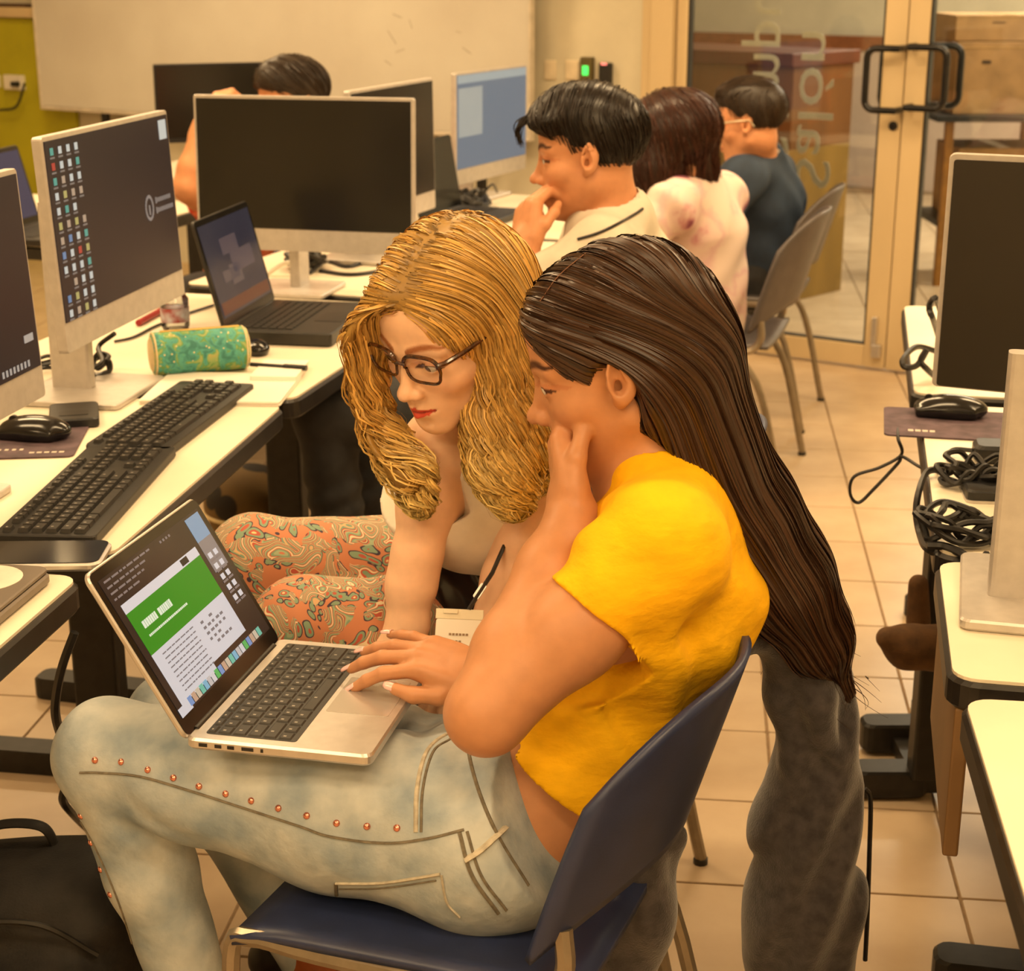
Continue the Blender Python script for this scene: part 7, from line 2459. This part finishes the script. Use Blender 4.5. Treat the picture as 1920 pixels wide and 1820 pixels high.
F.chain([W(1480, 1200, 1.92), W(1530, 1310, 1.925), W(1562, 1425, 1.935)], [0.026, 0.024, 0.012], 0.010)
F.disp(lambda x, y, z: 0.0065 * np.sin(95 * (x - .2 * z) + 2.5 * np.sin(8 * z)) * np.clip((0.75 - z) * 3, .25, 1) + 0.002 * np.sin(26 * z + 20 * x))
sdf_obj('cloth', F, M_HOOD, jk, jb, None, 2)
HF = F
p_, n_ = on_surf(HF, 1542, 1214, 0.001, 1.6, 2.2)
if p_ is not None:
    Rn = frame_from(n_, (0, 0, 1))
    MB().tube([p_ - jb + Rn @ np.array([0.006 * math.cos(a), 0.001, 0.009 * math.sin(a)]) for a in np.linspace(0, 2 * math.pi, 20)], 0.0018, 6, cap=False).obj('eyelet', M_ALU, jk, True)
MB().tube([q - jb for q in spline([W(1622, 1478, 2.03), W(1632, 1500, 2.03), W(1630, 1600, 2.03), W(1626, 1720, 2.03), W(1622, 1800, 2.03)], 6)], 0.0035, 6).obj('drawstring', M_CABLE, jk, True)
# second hanging part of the garment on the near side
F = Fld((0.02, 1.58, 0.15), (0.34, 1.98, 0.62), 0.005)
F.chain([W(1210, 1600, 1.80), W(1195, 1700, 1.82), W(1170, 1850, 1.84)], [0.032, 0.045, 0.04], 0.03)
F.chain([W(1255, 1570, 1.82), W(1240, 1680, 1.84)], [0.02, 0.016], 0.02)
F.disp(lambda x, y, z: 0.004 * np.sin(70 * x + 30 * z))
sdf_obj('sleeve', F, M_HOOD, jk, jb, None, 2)

# ------------------------------------------------------------------ backpack on the floor
M_PACK = pm('black_nylon', (0.012, 0.010, 0.009), 0.7, var=0.3, scale=30, bump=0.2, bscale=300)
bp = thing('backpack', 'black nylon backpack on the floor beside the studded jeans', 'backpack', (-0.66, 1.93, 0.0))
pb_ = np.array(bp.location)
F = Fld((-0.95, 1.72, -0.01), (-0.40, 2.16, 0.46), 0.006)
F.add(rbx((-0.655, 1.94, 0.185), (0.165, 0.11, 0.19), rotz(0.1), 0.09), 0.02)
F.add(rbx((-0.645, 1.83, 0.15), (0.125, 0.05, 0.135), rotz(0.1), 0.045), 0.02)
F.v = np.maximum(F.v, (0.001 - F.ax[2])[None, None, :].astype(np.float32))
F.disp(lambda x, y, z: 0.004 * np.sin(30 * x + 8 * np.sin(12 * z)) * np.sin(25 * z))
sdf_obj('bag', F, M_PACK, bp, pb_, None, 1)
MB().tube([q - pb_ for q in spline([(-0.78, 1.825, 0.30), (-0.70, 1.815, 0.345), (-0.60, 1.82, 0.345), (-0.53, 1.835, 0.29)], 8)], 0.004, 6).obj('zip', M_DARKM, bp, True)
MB().tube([q - pb_ for q in spline([(-0.71, 1.97, 0.365), (-0.69, 1.97, 0.40), (-0.63, 1.97, 0.40), (-0.61, 1.97, 0.365)], 8)], 0.010, 8, flat=.5).obj('grab_loop', M_PACK, bp, True)

# ------------------------------------------------------------------ spotted bag under the desk
c = atz(470, 1000, 0)
sb = thing('bag', 'rounded brown bag with dark spots on the floor under the desk', 'bag', (c[0], c[1] - 0.3, 0.0))
cb_ = np.array(sb.location)
m = bpy.data.materials.new('spotted_cloth')
m.use_nodes = True
nt = m.node_tree; bsdf = nt.nodes['Principled BSDF']; bsdf.inputs['Roughness'].default_value = 0.8
tc = nt.nodes.new('ShaderNodeTexCoord'); v = nt.nodes.new('ShaderNodeTexVoronoi'); v.inputs['Scale'].default_value = 11
cr = nt.nodes.new('ShaderNodeValToRGB'); e = cr.color_ramp.elements
e[0].position = 0.36; e[0].color = (*lin(30, 24, 20), 1); e[1].position = 0.42; e[1].color = (*lin(112, 88, 48), 1)
nt.links.new(tc.outputs['Object'], v.inputs['Vector']); nt.links.new(v.outputs['Distance'], cr.inputs['Fac']); nt.links.new(cr.outputs['Color'], bsdf.inputs['Base Color'])
ctr_ = W(468, 940, c[1] - 0.35)
F = Fld(np.array([ctr_[0] - .2, ctr_[1] - .2, -0.01]), np.array([ctr_[0] + .2, ctr_[1] + .2, ctr_[2] + 0.2]), 0.007)
F.add(ell((ctr_[0], ctr_[1], ctr_[2]), (0.115, 0.12, 0.095)), 0.02)
F.add(ell((ctr_[0], ctr_[1], ctr_[2] * .5), (0.10, 0.11, ctr_[2] * .5)), 0.03)
F.v = np.maximum(F.v, (0.001 - F.ax[2])[None, None, :].astype(np.float32))
sdf_obj('pouch', F, m, sb, cb_, None, 1)
MB().tube([ctr_ - cb_ + np.array([0.112 * math.cos(a), 0.118 * math.sin(a), -0.02]) for a in np.linspace(0, 2 * math.pi, 40)], 0.006, 6, cap=False).obj('rim', M_CREAM, sb, True)
tw = W(525, 890, ctr_[1] - 0.02) - cb_
sdf_small('tag_pouch', [ell(tw, (0.030, 0.02, 0.035))], pm('red_cloth', lin(160, 60, 30), .8), sb, 0.004)

# ------------------------------------------------------------------ badge and handbag of the blonde woman
bd = thing('name_badge', 'white name badge in a clear holder hanging by the paisley trousers', 'badge', W(858, 1212, 2.02))
b0 = np.array(bd.location)
Rb = frame_from(unit(np.array([0.1, 0.86, -0.5])), (0, 0, 1))
def bl(x, z, y=0.0):
    return Rb @ np.array([x, y, z])
MB().rbox(bl(0, 0), (0.062, 0.072, 0.0012), 0.003, 3, Rb @ np.array([[1, 0, 0], [0, 0, -1], [0, 1, 0.]])).obj('card', M_PAPER, bd)
MB().box(bl(0, 0.043), (0.064, 0.002, 0.014), Rb).box(bl(-.012, 0.046, -.002), (0.02, 0.003, 0.006), Rb).obj('holder_edge', pm('clear_vinyl', lin(236, 226, 200), 0.12, var=.05, coat=1.0), bd, bevel=0.001)
mb = MB()
for k, (w_, x_) in enumerate(((.030, .004), (.022, 0), (.036, .002), (.022, 0), (.026, .001), (.034, 0))):
    for j in range(int(w_ / .0045)):
        mb.box(bl(x_ - w_ / 2 + j * .0045, 0.016 - k * .0095, -0.0012), (.0032, .0004, .0030), Rb)
o_ = mb.obj('printed_lines', pm('badge_ink', lin(150, 126, 100), .8), bd); o_['kind'] = 'stuff'
MB().rbox(bl(0.025, 0.075, 0.0), (0.009, 0.022, 0.003), 0.002, 3, Rb @ rotz(0) @ np.array([[.86, .5, 0], [0, 0, -1], [-.5, .86, 0.]])).obj('clip', M_ALU, bd)
MB().tube([bl(0.012, 0.05), bl(0.02, 0.065), bl(0.04, 0.1), bl(0.055, 0.16, .04)], 0.003, 6).obj('strap', M_CABLE, bd, True)
hb = thing('handbag', 'glossy black handbag on the lap of the blonde woman', 'handbag', W(870, 1090, 2.22))
h0_ = np.array(hb.location)
F = Fld(h0_ - np.array([.16, .14, .12]), h0_ + np.array([.16, .14, .16]), 0.005)
F.add(rbx(h0_ + np.array([0.0, 0, 0.0]), (0.055, 0.04, 0.085), frame_from((0.2, 1, -.2)) @ np.array([[.9, 0, -.43], [0, 1, 0], [.43, 0, .9]]), 0.03), 0.02)
F.disp(lambda x, y, z: 0.003 * np.sin(80 * x + 50 * z))
sdf_obj('pouch', F, M_BLACKG, hb, h0_, None, 1)
MB().tube([W(838, 1005, 2.15) - h0_, W(831, 1020, 2.15) - h0_, W(834, 1035, 2.15) - h0_], 0.0025, 6).obj('ring', M_ALU, hb, True)

# ------------------------------------------------------------------ brown boots sticking out beside the right-hand panel
M_BOOT = pm('brown_suede', lin(92, 62, 30), 0.85, var=0.15, scale=40, bump=0.2, bscale=300)
F = Fld((0.52, 2.42, 0.26), (0.92, 2.82, 0.56), 0.005)
a = W(1648, 1198, 2.60); b = W(1740, 1215, 2.62)
sh_ = thing('boot', 'brown suede boot sticking out from behind the right-hand panel', 'boot', (a[0], a[1], 0.3))
s0_ = np.array(sh_.location)
F.chain([W(1664, 1196, 2.60), W(1700, 1212, 2.61), W(1760, 1215, 2.62)], [0.020, 0.036, 0.042], 0.02)
sdf_obj('upper', F, M_BOOT, sh_, s0_, None, 1)
F = Fld((0.60, 2.55, 0.30), (0.86, 2.95, 0.62), 0.005)
F.chain([W(1722, 1095, 2.74), W(1722, 1165, 2.74)], [0.018, 0.022], 0.02)
sh2 = thing('boot', 'second brown boot standing upright behind the suede boot', 'boot', W(1722, 1180, 2.74))
sdf_obj('upper', F, M_BOOT, sh2, np.array(sh2.location), None, 1)
